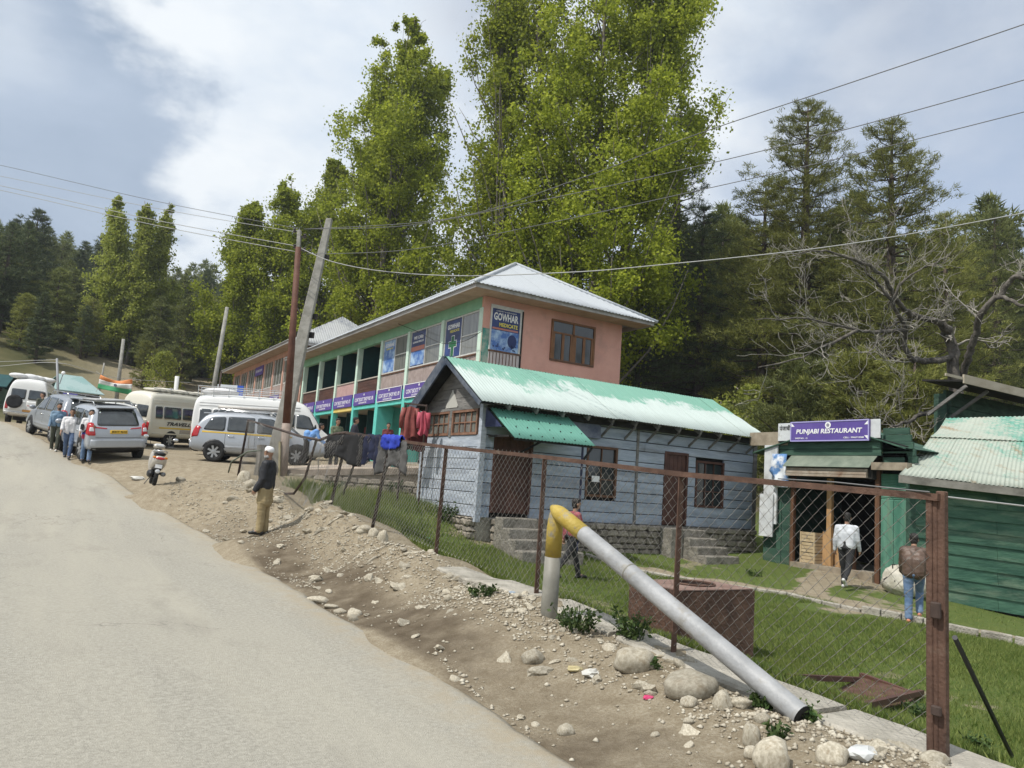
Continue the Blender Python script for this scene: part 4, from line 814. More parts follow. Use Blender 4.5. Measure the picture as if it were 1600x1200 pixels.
for i in range(7):
    a, b = PS[i] + .14, PS[i + 1] - .14
    bx('beam', (13.18, a, 4.92), (13.40, b, 5.10), turq if i != 4 else mat('yellow_paint', (.62, .47, .12), (.7, .55, .2), 3, .7))
    bx('top_rail', (13.22, a, 6.42), (13.36, b, 6.48), rail_m if i > 2 else brown_w)
    if i in (0, 1, 2): [bx('parapet_tile', (13.26, x, 5.76), (13.34, y, 6.415), tile_m) for x, y in ((a, (a + b) / 2 - .01), ((a + b) / 2 + .01, b))]
    elif i == 4: [bx('parapet_tile', (13.26, a + (b - a) * q / 2 + .01, 5.76), (13.34, a + (b - a) * (q + 1) / 2 - .01, 6.415), tile_p) for q in range(2)]
    else: [bx('parapet_board', (13.27, a, 5.76 + q * .165), (13.33 + .01 * (q % 2), b, 5.76 + q * .165 + .157), dark_w) for q in range(4)]
    if i in (0, 1, 2):   # glazed upper bays: poster pane at the far half, two panes at the near half
        fr = bx('window', (13.24, a + .02, 6.48), (13.28, b - .02, 6.54), alum); F_ = lambda p, q: bx('frame', p, q, alum, fr)
        for p, q in (((13.24, a + .02, 8.10), (13.28, b - .02, 8.165)), ((13.24, a + .02, 6.54), (13.28, a + .08, 8.10)), ((13.24, b - .08, 6.54), (13.28, b - .02, 8.10)), ((13.24, (a + b) / 2 - .03, 6.54), (13.28, (a + b) / 2 + .03, 8.10)), ((13.24, a + .08, 7.25), (13.28, (a + b) / 2 - .03, 7.30))): F_(p, q)
        bx('pane', (13.265, a + .08, 6.54), (13.275, (a + b) / 2 - .03, 7.25), glass_c, fr); bx('pane', (13.265, a + .08, 7.30), (13.275, (a + b) / 2 - .03, 8.10), glass_c, fr); bx('pane', (13.268, (a + b) / 2 + .03, 6.54), (13.275, b - .08, 8.10), glass_m, fr)
# salmon end wall: brown window and the poster window
wb = bx('window', (16.28, 24.34, 6.62), (18.44, 24.40, 6.69), brown_w)
for a, b in (((16.28, 24.33, 8.20), (18.44, 24.40, 8.28)), ((16.28, 24.33, 6.69), (16.36, 24.40, 8.20)), ((18.36, 24.33, 6.69), (18.44, 24.40, 8.20)), ((16.36, 24.34, 7.72), (18.36, 24.40, 7.79)), ((17.32, 24.34, 6.69), (17.40, 24.40, 8.20)), ((16.80, 24.34, 6.69), (16.92, 24.40, 7.72)), ((17.84, 24.34, 6.69), (17.96, 24.40, 7.72)), ((16.36, 24.345, 6.69), (16.46, 24.40, 7.72)), ((18.26, 24.345, 6.69), (18.36, 24.40, 7.72)), ((17.22, 24.345, 6.69), (17.32, 24.40, 7.72)), ((17.40, 24.345, 6.69), (17.50, 24.40, 7.72))): bx('frame', a, b, mat('brown_window_paint', (.16, .07, .025), (.22, .10, .04), 4, .55), wb)
for a, b, z0, z1 in ((16.46, 16.80, 6.69, 7.72), (16.92, 17.22, 6.69, 7.72), (17.50, 17.84, 6.69, 7.72), (17.96, 18.26, 6.69, 7.72), (16.36, 17.32, 7.79, 8.20), (17.40, 18.36, 7.79, 8.20)): bx('pane', (a, 24.372, z0), (b, 24.385, z1), glass_m, wb)
bx('corner_patch', (13.21, 24.385, 5.6), (13.52, 24.399, 7.4), mat('flaking_teal_paint', (.05, .24, .20), (.30, .36, .30), 2.2, .8, lo=.45, hi=.6))
pw = bx('poster_window', (13.50, 24.33, 6.56), (14.93, 24.395, 6.62), brown_w)
for a, b in (((13.50, 24.34, 8.30), (14.93, 24.395, 8.36)), ((13.50, 24.34, 6.62), (13.56, 24.395, 8.30)), ((14.80, 24.34, 6.62), (14.87, 24.395, 8.30)), ((13.56, 24.34, 8.22), (14.80, 24.39, 8.30))): bx('frame', a, b, alum, pw)
bx('frame', (14.87, 24.345, 5.7), (14.95, 24.395, 8.30), black_in, pw)
pnl = bx('panel', (13.52, 24.36, 5.5), (14.87, 24.395, 6.555), mat('white_ribbed_panel', (.42, .37, .37), (.55, .49, .48), 3, .6), pw)
for q in range(9): bx('rib', (13.55 + q * .145, 24.35, 5.5), (13.58 + q * .145, 24.36, 6.54), brown_w, pw)
# fascia, soffit, roof
for a, b in (((12.28, 23.42, 8.60), (12.32, 49.3, 8.80)), ((12.32, 23.40, 8.60), (20.72, 23.44, 8.80)), ((20.72, 23.42, 8.60), (20.76, 49.3, 8.80))): bx('fascia_board', a, b, fascia_m)
for k in range(17):
    a = 23.46 + k * 1.52; bx('soffit_board', (12.33, a, 8.625), (13.2, min(a + 1.5, 49.2), 8.64), soffit_m)
for k in range(5): bx('soffit_board', (13.21 + k * 1.5, 23.46, 8.625), (min(14.69 + k * 1.5, 20.7), 24.4, 8.64), soffit_m)
E0 = 8.74; RZ_ = 11.32; NM = 16.52; HS = 27.9
vl = sqrt((NM - 12.2) ** 2 + (RZ_ - E0) ** 2); 
corrugated(B1, o1, (20.84, 23.3, E0), (-1, 0, 0), (0, HS - 23.3, RZ_ - E0), [(0, 0), (8.64, 0), (4.32, sqrt((HS - 23.3) ** 2 + (RZ_ - E0) ** 2))], .86, .17, .016, galv)
corrugated(B1, o1, (12.2, 23.3, E0), (0, 1, 0), (NM - 12.2, 0, RZ_ - E0), [(0, 0), (26, 0), (26, vl), (HS - 23.3, vl)], .86, .17, .016, galv, rows=1)
corrugated(B1, o1, (20.84, 23.3, E0), (0, 1, 0), (NM - 20.84, 0, RZ_ - E0), [(0, 0), (26, 0), (26, vl), (HS - 23.3, vl)], 1.7, .4, .016, galv, rows=1)
mb = MB(o1); mb.tube([(12.2, 23.3, E0 + .03), (NM, HS, RZ_ + .03)], .07, 8); mb.tube([(20.84, 23.3, E0 + .03), (NM, HS, RZ_ + .03)], .07, 8); mb.tube([(NM, HS, RZ_ + .03), (NM, 49.2, RZ_ + .03)], .08, 8); mb.build('ridge_cap', galv, B1, True)
# posters behind the glazed bays and on the end wall
def board_w(name, label, cat, n_, s0, s1, z0, z1, m, group=None, th=.03, frame=None):      # a board facing the road: near edge s0, far edge s1
    t = thing(name, label, cat, (n_, (s0 + s1) / 2, z0), 0, group); mb = MB(t.location); mb.box((n_ - th, s0, z0), (n_, s1, z1)); mb.build('panel', m, t)
    if frame:
        mb = MB(t.location); f = .03
        for a, b in (((s0, z0), (s1, z0 + f)), ((s0, z1 - f), (s1, z1)), ((s0, z0 + f), (s0 + f, z1 - f)), ((s1 - f, z0 + f), (s1, z1 - f))): mb.box((n_ - th - .012, a[0], a[1]), (n_ - th - .001, b[0], b[1]))
        mb.build('frame', frame, t)
    return t
def T(t, s, c, wd, ht, R, m, **k): return text(s, c, wd, ht, R, m, t, t.location, **k)
for i in range(7):
    a, b = PS[i] + .16, PS[i + 1] - .16; no = '%02d' % (11 - i)
    t = board_w('shop_sign', ['purple boot shop board numbered 11, half hidden by the blue gable roof', 'purple boot shop board numbered 10, above the turquoise doorway', 'purple boot shop board numbered 09, over the dark doorway', 'purple boot shop board numbered 08, over the yellow lintel', 'purple boot shop board numbered 07, left of the yellow lintel', 'purple boot shop board numbered 06, behind the minibus roof', 'purple boot shop board numbered 05, at the dark far end of the row'][i], 'sign', 13.16, a, b, 5.12, 5.74, purple, 'purple boot shop boards', .04, white_p if i < 3 else None)
    c = (a + b) / 2; T(t, 'COAT BOOT SHOP NO. ' + no, (13.118, c, 5.40), (b - a) * .86, .19, FACE_W, white_p, bold=.006); T(t, 'DOODHPATHRI', (13.118, c + .15, 5.225), (b - a) * .36, .075, FACE_W, white_p, bold=.012)
    mb = MB(t.location); mb.lathe([(.055, 0), (.055, .004)], 10, Matrix.Translation((13.119, c, 5.63)) @ Matrix.Rotation(-pi / 2, 4, 'Y')); mb.build('emblem', white_p, t)
t = board_w('shop_sign', 'small purple boot shop board hanging inside the open upper balcony', 'sign', 14.6, 41.5, 43.9, 7.35, 8.05, purple); T(t, 'COAT BOOT SHOP', (14.565, 42.7, 7.72), 1.9, .2, FACE_W, white_p, bold=.012); T(t, 'NO. 04', (14.565, 42.5, 7.48), .8, .1, FACE_W, white_p, bold=.01)
def cross(t, n_, s_, z_, r):
    mb = MB(t.location); w_ = r * .36; mb.box((n_ - .004, s_ - w_, z_ - r * 1.5), (n_, s_ + w_, z_ + r)); mb.box((n_ - .0045, s_ - r, z_ - w_), (n_ - .0005, s_ + r, z_ + w_)); mb.build('green_cross', green_p, t)
    mb = MB(t.location); e = .025; mb.box((n_ + .001, s_ - w_ - e, z_ - r * 1.5), (n_ + .003, s_ + w_ + e, z_ + r + e)); mb.box((n_ + .0006, s_ - r - e, z_ - w_ - e), (n_ + .0026, s_ + r + e, z_ + w_ + e)); mb.build('cross_outline', white_p, t)
for i, (lab, kind) in enumerate((('dark blue pharmacy poster with a green cross, left of the building corner', 0), ('blue and white pharmacy poster with grey lower half, in the middle window', 1), ('narrow bright blue pharmacy poster in the third glazed window', 2))):
    a, b = PS[i] + .14, PS[i + 1] - .14; s0, s1 = (a + b) / 2 + .05, b - .10; c = (s0 + s1) / 2
    t = board_w('poster', lab, 'poster', 13.262, s0, s1, 6.56, 8.08, blue_poster if kind != 2 else sky_poster, None, .012); x = 13.246
    if kind == 0: T(t, 'GOWHAR', (x, c, 7.82), (s1 - s0) * .8, .20, FACE_W, white_p, bold=.03); T(t, 'MEDICATE', (x, c - .1, 7.62), (s1 - s0) * .6, .11, FACE_W, yellow_p, bold=.02); cross(t, x, c, 7.08, .33)
    elif kind == 1:
        T(t, 'WE CARE', (x, c, 7.82), (s1 - s0) * .7, .15, FACE_W, white_p, bold=.02); T(t, 'GOWHAR MEDICATE', (x, c, 7.62), (s1 - s0) * .8, .09, FACE_W, white_p, bold=.02)
        mb = MB(t.location); mb.box((x - .003, s0 + .03, 6.58), (x, s1 - .03, 7.2)); mb.build('picture', sky_poster, t); mb = MB(t.location); mb.box((x - .003, s0 + .03, 7.22), (x, s1 - .03, 7.42)); mb.build('band', mat('orange_print', (.5, .16, .08), (.42, .2, .2), 3, .5), t)
    else: T(t, 'GOWHAR', (x, c, 7.86), (s1 - s0) * .8, .18, FACE_W, white_p, bold=.03); T(t, 'MEDICATE', (x, c, 7.68), (s1 - s0) * .6, .08, FACE_W, yellow_p, bold=.02)
t = thing('poster', 'large GOWHAR MEDICATE poster with pills on the salmon end wall', 'poster', (14.18, 24.37, 6.62)); mb = MB(t.location); mb.box((13.56, 24.366, 6.62), (14.80, 24.378, 8.22)); mb.build('panel', blue_poster, t)
mb = MB(t.location); mb.box((13.57, 24.360, 6.63), (14.79, 24.365, 7.40)); mb.build('picture', sky_poster, t)
T(t, 'GOWHAR', (14.18, 24.358, 7.93), 1.08, .30, FACE_S, white_p, bold=.03); T(t, 'MEDICATE', (14.30, 24.358, 7.63), .82, .15, FACE_S, yellow_p, bold=.03); T(t, 'CHEMIST & DRUGGIST', (14.18, 24.358, 8.14), .9, .045, FACE_S, white_p)
mb = MB(t.location); mb.box((13.60, 24.3595, 7.43), (14.74, 24.3645, 7.50)); mb.build('band', mat('orange_print', (.5, .16, .08), (.42, .2, .2), 3, .5), t)
mb = MB(t.location); pill = mat('dark_blue_print', (.015, .03, .12), None, rough=.5)
mb.lathe([(.20, 0), (.20, .004)], 18, Matrix.Translation((14.50, 24.359, 7.05)) @ Matrix.Rotation(pi / 2, 4, 'X') @ Matrix.Diagonal((1, 1.3, 1, 1)))
for k in range(13): x = 13.68 + 1.0 * random.random(); z = 6.68 + .2 * random.random(); mb.lathe([(.035, 0), (.035, .004)], 6, Matrix.Translation((x, 24.359, z)) @ Matrix.Rotation(pi / 2, 4, 'X'))
mb.build('pills', pill, t)
# wares and clothes hanging in the ground floor shops
cl = [mat('cloth_' + n, a, b, 5, .9) for n, a, b in (('grey', (.05, .05, .055), (.12, .12, .12)), ('olive', (.03, .04, .02), (.08, .09, .05)), ('maroon', (.10, .02, .025), (.16, .04, .04)), ('navy', (.01, .015, .05), (.03, .04, .11)), ('black', (.008, .008, .009), (.025, .025, .028)), ('white', (.45, .45, .43), (.6, .6, .58)))]
def hung(name, label, cat, c, wd, ht, m, par=None, seed=0, dirv=(0, 1, 0), group=None, sleeves=True, flare=1.15):
    """a limp hanging garment with folds: shoulders at c, falling along -z, wide along dirv"""
    rg = np.random.default_rng(seed); d = unit(np.array(dirv, float)); nn = np.cross(d, (0, 0, 1)); nu, nv_ = 14, 10; t = thing(name, label, cat, c, 0, group)
    def sheet(w0, w1, h, cx, z0, th, ph):
        V = []; Fs = []
        for sd in (1, -1):
            for j in range(nv_ + 1):
                for i in range(nu + 1):
                    x = i / nu * 2 - 1; y = j / nv_; wv = .03 * sin(x * 7 + ph + y * 2) * (.3 + y) + .015 * sin(x * 17 + ph); w_ = (w0 + (w1 - w0) * y) / 2; p = d * (cx + x * w_ + .02 * sin(y * 6 + ph)) + nn * (wv + sd * th * sqrt(max(0, 1 - x * x))) + np.array([0, 0, z0 - y * h - .05 * abs(x) * (y < .05) - .03 * sin(x * 5 + ph) * y]); V.append(p)
        K = (nu + 1) * (nv_ + 1)
        for q in (0, 1):
            for j in range(nv_):
                for i in range(nu): a = q * K + j * (nu + 1) + i; f = (a, a + 1, a + nu + 2, a + nu + 1); Fs.append(f if q else f[::-1])
        return V, Fs
    mb = MB(); V, Fs = sheet(wd * .8, wd * flare, ht, 0, 0, .05, seed); mb.add(V, Fs); mb.build('cloth', m, t, True)
    if sleeves:
        for sg in (-1, 1): mb = MB(); p0 = d * sg * wd * .38; mb.tube([p0 + (0, 0, -.05), p0 + d * sg * wd * .12 + (0, 0, -ht * .35), p0 + d * sg * wd * .14 + (0, 0, -ht * .72)], [.075, .06, .05], 8); mb.build('sleeve', m, t, True)
    return t
for k in range(22):
    i = k % 7; a, b = PS[i] + .5, PS[i + 1] - .5; s_ = a + (b - a) * ((k // 7 + .5) / 3.2); m = cl[(k * 5 + 2) % 5]
    hung('jacket', 'dark coat hanging in the shade inside a ground floor shop', 'jacket', (14.9, s_, 4.3 - .2 * (k % 3)), .55, .95, m, seed=k, group='coats hanging inside the shops')

# far wing with the peach front
B2 = thing('shop_building', 'far peach painted wing with grey gabled roof behind the poles', 'building', (13.2, 50, 3.0)); o2 = B2.location
b2 = lambda n, a, b, m, p=None: bx(n, a, b, m, p or B2, o2)
Z2 = 1.25
b2('lower_wall', (13.4, 50.2, 2.6), (20, 70, 6.55 + Z2 * .2), peach); b2('back_wall', (14.2, 50.2, 6.85), (20, 70, 9.6), peach); b2('near_end_wall', (13.3, 50.0, 2.6), (20, 50.18, 9.9), peach); b2('lintel', (13.2, 50.2, 9.45), (13.5, 70, 9.95), peach)
for k in range(8):
    s_ = 50.3 + k * 2.8; b2('pillar', (13.18, s_ - .12, 3), (13.45, s_ + .12, 9.46), peach)
    if k < 7:
        fr = b2('window', (13.25, s_ + .16, 7.5), (13.31, s_ + 2.64, 7.57), alum); b2('parapet_tile', (13.26, s_ + .14, 6.85), (13.36, s_ + 2.66, 7.49), tile_m)
        for q in range(3): b2('pane', (13.26, s_ + .2 + q * .82, 7.57), (13.28, s_ + .94 + q * .82, 9.43), glass_c, fr); b2('frame', (13.24, s_ + .95 + q * .82, 7.57), (13.30, s_ + 1.01 + q * .82, 9.44), alum, fr)
for a, b in ((53.2, 55.7), (58.8, 61.3)): 
    t = board_w('shop_sign', 'purple boot shop board on the peach wing, %s' % ('nearer the leaning pole' if a < 55 else 'further along its upper windows'), 'sign', 13.15, a, b, 6.2 if a < 55 else 8.7, 6.78 if a < 55 else 9.4, purple, None, .04); T(t, 'COAT BOOT SHOP', (13.105, (a + b) / 2, 6.5 if a < 55 else 9.05), 2.0, .2, FACE_W, white_p, bold=.012)
for a, b in (((12.28, 48.6, 9.75), (12.33, 71, 10.0)), ((12.33, 48.58, 9.75), (20.9, 48.63, 10.0))): b2('fascia_board', a, b, fascia_m)
b2('soffit_board', (12.34, 48.65, 9.78), (13.2, 70.9, 9.8), soffit_m); b2('soffit_board', (13.21, 48.65, 9.78), (20.8, 50, 9.8), soffit_m)
vl2 = sqrt(4.4 ** 2 + 2.75 ** 2); AP = 51.6; ve = sqrt((AP - 48.5) ** 2 + 2.75 ** 2)
corrugated(B2, o2, (21.0, 48.5, 9.92), (-1, 0, 0), (0, AP - 48.5, 2.75), [(0, 0), (8.8, 0), (4.4, ve)], .86, .17, .016, galv_old); corrugated(B2, o2, (12.2, 48.5, 9.92), (0, 1, 0), (4.4, 0, 2.75), [(0, 0), (22.5, 0), (22.5, vl2), (AP - 48.5, vl2)], 1.7, .34, .016, galv_old, rows=1)

# ------------------------------------------------------------------ blue plank house
H = thing('plank_house', 'pale blue plank house with patched green metal roof and green awning', 'house', (8.6, 15.5, 0)); oh = H.location
hb = lambda n, a, b, m, p=None: bx(n, a, b, m, p or H, oh)
bl = mat('blue_wash_planks', (.285, .34, .425), (.43, .485, .565), 3.2, .85, bump=.4, bscale=26, stretch=(.35, .35, 2.2), dirt=(.20, .21, .225), dscale=1.4, dlo=.5, dhi=.72, rnd=.10)
blg = mat('pale_blue_planks', (.31, .35, .41), (.46, .50, .55), 3.2, .85, bump=.35, bscale=26, stretch=(.35, .35, 2.2), dirt=(.24, .26, .29), dscale=1.4, dlo=.5, dhi=.72, rnd=.08)  # slightly paler planks for the gable and its corner posts
grey_w = mat('bare_grey_timber', (.12, .115, .11), (.26, .25, .235), 4, .9, bump=.4, stretch=(.4, .4, 2), dirt=(.07, .065, .06), dscale=2)
navy_w = mat('dark_blue_weathered_board', (.03, .045, .075), (.15, .165, .19), 3, .8, bump=.3, stretch=(2, .6, .6), lo=.4, hi=.68)
W0, W1, G0, G1, ZB, ZT = 8.6, 17.85, 15.5, 18.75, .85, 3.46
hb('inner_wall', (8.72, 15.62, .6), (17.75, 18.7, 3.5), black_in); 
OP = [(8.92, 10.02, .6, 2.80), (11.66, 12.66, 1.50, 2.80), (14.30, 15.18, .6, 2.86), (15.48, 16.60, 1.40, 2.70)]
z = ZB; r = 0
while z < ZT - .02:
    h = min([.27, .30, .24, .29, .26][r % 5], ZT - z); cuts = [(W0 + .02, W1)]
    for a, b, z0, z1 in OP:
        if z + h * .6 > z0 and z + h * .4 < z1:
            nc = []
            for x, y in cuts:
                if b <= x or a >= y: nc.append((x, y))
                else: nc += [q for q in ((x, a), (b, y)) if q[1] - q[0] > .04]
            cuts = nc
    for x, y in cuts:
        js = [x] + [q + .3 * ((r * 7) % 5 - 2) * .3 for q in (13.4,) if x + .8 < q < y - .8 and r % 2] + [y]
        for p, q in zip(js[:-1], js[1:]): mb = MB(oh); th = .012 * random.random(); mb.box((p + .004, G0 - .025 - th, z + .009 + .006 * random.random()), (q - .004, G0 + .04, z + h - .006)); bevel(mb.build('plank', bl, H), .007)
    mb = MB(oh)
    mb.box((W0 - .02 - .012 * random.random(), G0 - .0, z + .009), (W0 + .05, G1, z + h - .006))
    if not (z + h * .5 > 2.76 and z + h * .5 < 3.42): bevel(mb.build('plank', blg if z < 2.8 else bl, H), .007)
    z += h; r += 1
mid = (14.95 + 19.05) / 2; gz0 = 3.46; k = 0
while gz0 < 4.45:
    h = .25; hw = lambda zz: max(0.03, (4.66 - zz) / 1.25 * 2.05 - .12); mb = MB(oh); mb.prism([(W0 + .03, mid - hw(gz0), gz0 + .005), (W0 + .03, mid + min(hw(gz0), 1.8), gz0 + .005), (W0 + .03, mid + min(hw(gz0 + h), 1.8), gz0 + h - .004), (W0 + .03, mid - hw(gz0 + h), gz0 + h - .004)], (-.05 - .01 * random.random(), 0, 0)); mb.build('gable_plank', grey_w, H); gz0 += h
for a, b in (((W0 - .06, G0 - .05, ZB - .1), (W0 + .08, G0 + .09, 3.5)), ((W0 - .05, G1 - .1, ZB - .1), (W0 + .08, G1 + .04, 3.4)), ((W1 - .06, G0 - .06, ZB - .1), (W1 + .09, G0 + .08, 3.48)), ((13.28, G0 - .055, ZB), (13.36, G0 + .02, 3.42))): hb('corner_post', a, b, blg if a[0] < 9 else grey_w)
def house_window(n0, n1, z0, z1, cols, rows_, face, m=brown_w, gm_=glass_m, fwd_=.05):
    """framed window with glazing bars; face 's' looks down -Y, face 'w' looks down -X (n0,n1 then run along Y)"""
    if face == 's': B = lambda a, b, d0, d1, z_, y_: ((a, G0 - d1, z_), (b, G0 - d0, y_))
    else: B = lambda a, b, d0, d1, z_, y_: ((W0 - d1, a, z_), (W0 - d0, b, y_))
    w_ = hb('window', *B(n0, n1, -.03, fwd_, z0, z0 + .06), m)
    for q in (B(n0, n1, -.03, fwd_, z1 - .06, z1), B(n0, n0 + .06, -.03, fwd_ - .003, z0 + .06, z1 - .06), B(n1 - .06, n1, -.03, fwd_ - .003, z0 + .06, z1 - .06)): hb('frame', *q, m, w_)
    cw = (n1 - n0 - .12) / cols; ch = (z1 - z0 - .12) / rows_
    for i in range(cols):
        for j in range(rows_): hb('pane', *B(n0 + .06 + i * cw + .012, n0 + .06 + (i + 1) * cw - .012, -.02, -.01, z0 + .06 + j * ch + .012, z0 + .06 + (j + 1) * ch - .012), gm_, w_)
    for i in range(1, cols): hb('glazing_bar', *B(n0 + .06 + i * cw - .015, n0 + .06 + i * cw + .015, -.03, .02, z0 + .06, z1 - .06), m, w_)
    for j in range(1, rows_): hb('glazing_bar', *B(n0 + .06, n1 - .06, -.03, .017, z0 + .06 + j * ch - .015, z0 + .06 + j * ch + .015), m, w_)
    return w_
wood_r = mat('reddish_bar_wood', (.17, .085, .05), (.27, .15, .10), 4, .7)
wn1 = house_window(11.66, 12.66, 1.50, 2.80, 2, 3, 's', brown_w); hb('paper_note', (11.83, G0 - .075, 1.88), (12.07, G0 - .055, 2.03), white_p, wn1)
house_window(15.48, 16.60, 1.40, 2.70, 3, 3, 's', dark_w); house_window(15.72, 17.05, 2.78, 3.40, 4, 2, 'w', wood_r, glass_c); house_window(17.20, 18.55, 2.78, 3.40, 4, 2, 'w', wood_r, glass_c)
hb('window_post', (W0 - .05, 17.06, 2.74), (W0 + .04, 17.19, 3.46), grey_w); hb('window_rail', (W0 - .055, 15.6, 3.40), (W0 + .03, 18.7, 3.46), grey_w); hb('vent_board', (W0 - .045, 16.82, 3.48), (W0 - .028, 17.45, 3.52), mat('pale_scrap', (.45, .44, .40), None), None)
mb = MB(oh); mb.prism([(W0 - .045, 16.80, 3.52), (W0 - .045, 17.47, 3.52), (W0 - .045, 17.13, 3.95)], (.016, 0, 0)); mb.build('vent_board', mat('pale_scrap', (.45, .44, .40), (.32, .31, .28), 5), H)
def plank_door(n0, n1, z0, z1, m):
    d = hb('door', (n0, G0 + .02, z0), (n1, G0 + .06, z1), m); nb = 5
    for i in range(nb): hb('board', (n0 + .07 + (n1 - n0 - .14) * i / nb + .004, G0 - .0, z0 + .02), (n0 + .07 + (n1 - n0 - .14) * (i + 1) / nb - .004, G0 + .019, z1 - .07), m, d)
    for a, b in (((n0, G0 - .05, z0), (n0 + .07, G0 + .019, z1)), ((n1 - .07, G0 - .05, z0), (n1, G0 + .019, z1)), ((n0 + .07, G0 - .05, z1 - .07), (n1 - .07, G0 + .019, z1))): hb('frame', a, b, m, d)
plank_door(8.92, 10.02, .98, 2.80, dark_w); plank_door(14.30, 15.18, .88, 2.86, dark_w)
# plinth stones and steps
stone_wall(H, (9.0, G0 - .06, 0), (17.9, G0 - .06, 0), (0, -1, 0), -.1, .84, .16, 8); stone_wall(H, (8.55, 15.55, 0), (8.55, 18.6, 0), (-1, 0, 0), .35, .84, .17, 9); hb('plinth_core', (8.62, 15.58, -.2), (17.8, 18.7, .86), conc)
oldc = mat('old_rough_concrete', (.17, .155, .13), (.29, .27, .23), 6, .95, bump=.9, bscale=22, dirt=(.09, .085, .065), dscale=2, dlo=.5, dhi=.7)
def steps(n0, n1, cnt, ztop, rise, run, name='step'):
    t = thing('entrance_steps', 'worn concrete steps up to the %s of the blue house' % ('dark left door under the awning' if n0 < 12 else 'right hand brown door'), 'steps', ((n0 + n1) / 2, G0 - .5, 0))
    for k in range(cnt):
        mb = MB(t.location); x0, x1 = n0 + .03 * random.random(), n1 - .03 * random.random() + (.10 * k if n0 > 12 else .12 * k); mb.box((x0, G0 - .22 - run * (k + 1), -.3), (x1, G0 - .22 - run * k + (.05 if k else .06), ztop - rise * k)); bevel(mb.build(name, oldc, t), .03, 2)
    return t
steps(9.0, 10.35, 4, .90, .22, .30); st2 = steps(14.55, 15.5, 4, .80, .20, .30)
mb = MB(st2.location); mb.box((14.10, G0 - .62, -.2), (14.54, G0 - .2, .82)); bevel(mb.build('cheek_block', oldc, st2), .03, 2)
# roof, bargeboards, rafters, awning
R0, RN = 8.2, 17.85; rs_ = sqrt(2.05 ** 2 + 1.25 ** 2)
corrugated(H, oh, (R0, 14.95, 3.50), (1, 0, 0), (0, 2.05, 1.25), [(0, 0), (RN - R0 + .12, 0), (RN - R0 - .25, rs_), (0, rs_)], .80, .094, .011, patch_roof, jit=.012); corrugated(H, oh, (R0, 19.05, 3.42), (1, 0, 0), (0, -2.05, 1.33), [(0, 0), (RN - R0 + .1, 0), (RN - R0 - .25, sqrt(2.05 ** 2 + 1.33 ** 2)), (0, sqrt(2.05 ** 2 + 1.33 ** 2))], .80, .19, .011, patch_roof, rows=1)
mb = MB(oh); mb.beam((8.16, 19.12, 3.31), (8.16, 17.02, 4.68), .05, .30, (1, 0, 0)); mb.v = mb.v; 
def plank3(name, p, q, thick, deep, m, par, off, axis_=(1, 0, 0)):
    mb = MB(off); p = Vector(p); q = Vector(q); d = (q - p).normalized(); a = Vector(axis_); u_ = d.cross(a).normalized(); V = [c + a * (i * thick / 2) + u_ * (j * deep / 2) for c in (p, q) for i, j in ((-1, -1), (1, -1), (1, 1), (-1, 1))]; mb.add(V, [(0, 3, 2, 1), (4, 5, 6, 7), (0, 1, 5, 4), (1, 2, 6, 5), (2, 3, 7, 6), (3, 0, 4, 7)]); return mb.build(name, m, par)
plank3('bargeboard', (8.17, 19.15, 3.22), (8.17, 16.98, 4.63), .05, .30, navy_w, H, oh); plank3('bargeboard', (8.2, 14.98, 3.43), (8.2, 17.0, 4.66), .03, .10, navy_w, H, oh)
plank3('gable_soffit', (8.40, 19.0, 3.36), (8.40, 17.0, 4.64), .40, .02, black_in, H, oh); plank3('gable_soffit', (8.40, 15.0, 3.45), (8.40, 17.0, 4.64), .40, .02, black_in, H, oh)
for k in range(12): 
    n_ = 9.0 + k * .77; plank3('rafter', (n_, 15.0, 3.42), (n_, 15.6, 3.78), .06, .12, grey_w, H, oh)
    if k > 3: plank3('bracket', (n_ + .02, 15.06, 3.36), (n_ + .02, 15.48, 3.06), .04, .05, grey_w, H, oh)
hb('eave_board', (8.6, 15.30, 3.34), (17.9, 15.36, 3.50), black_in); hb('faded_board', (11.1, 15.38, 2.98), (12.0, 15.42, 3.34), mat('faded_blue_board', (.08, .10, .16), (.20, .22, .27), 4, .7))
aw = thing('awning', 'flat green corrugated awning over the left door of the blue house', 'awning', (9.7, 15.4, 2.7)); oa = aw.location
al = sqrt(1.1 ** 2 + .78 ** 2); corrugated(aw, oa, (8.74, 14.30, 2.70), (1, 0, 0), (-.13 * 1.1, 1.1, .78), [(0, 0), (2.30, 0), (2.30, al), (0, al)], 1.16, .094, .011, awn_roof, jit=.004)
mb = MB(oa)
for k in range(26): i, j = k % 7, k // 7; p = np.array([8.95 + i * .31 + (j % 2) * .1, 14.36, 2.76]) + np.array([-.13, 1.0, .71]) * (.05 + j * .27); mb.ell(p, (.018, .018, .018), nu=6, nv=4)
mb.build('nail_heads', black_in, aw)
mb = MB(oa); mb.beam((8.8, 14.36, 2.68), (10.95, 14.36, 2.68), .05, .06); mb.build('front_rail', black_in, aw)
for n_, s_ in ((10.72, 14.40), ): mb = MB(oa); mb.tube([(n_, s_, gz(n_, s_) - .1), (n_, s_, 2.70)], .028, 8); mb.build('post', mat('dark_blue_post', (.02, .025, .06), None, rough=.5), aw)
for p, q in (((10.72, 14.40, 2.3), (11.0, 14.40, 2.66)), ((9.5, 15.45, 2.35), (9.9, 14.6, 2.82)), ((8.75, 15.45, 2.75), (8.75, 14.5, 2.74))): mb = MB(oa); mb.beam(p, q, .04, .04); mb.build('strut', black_in, aw)
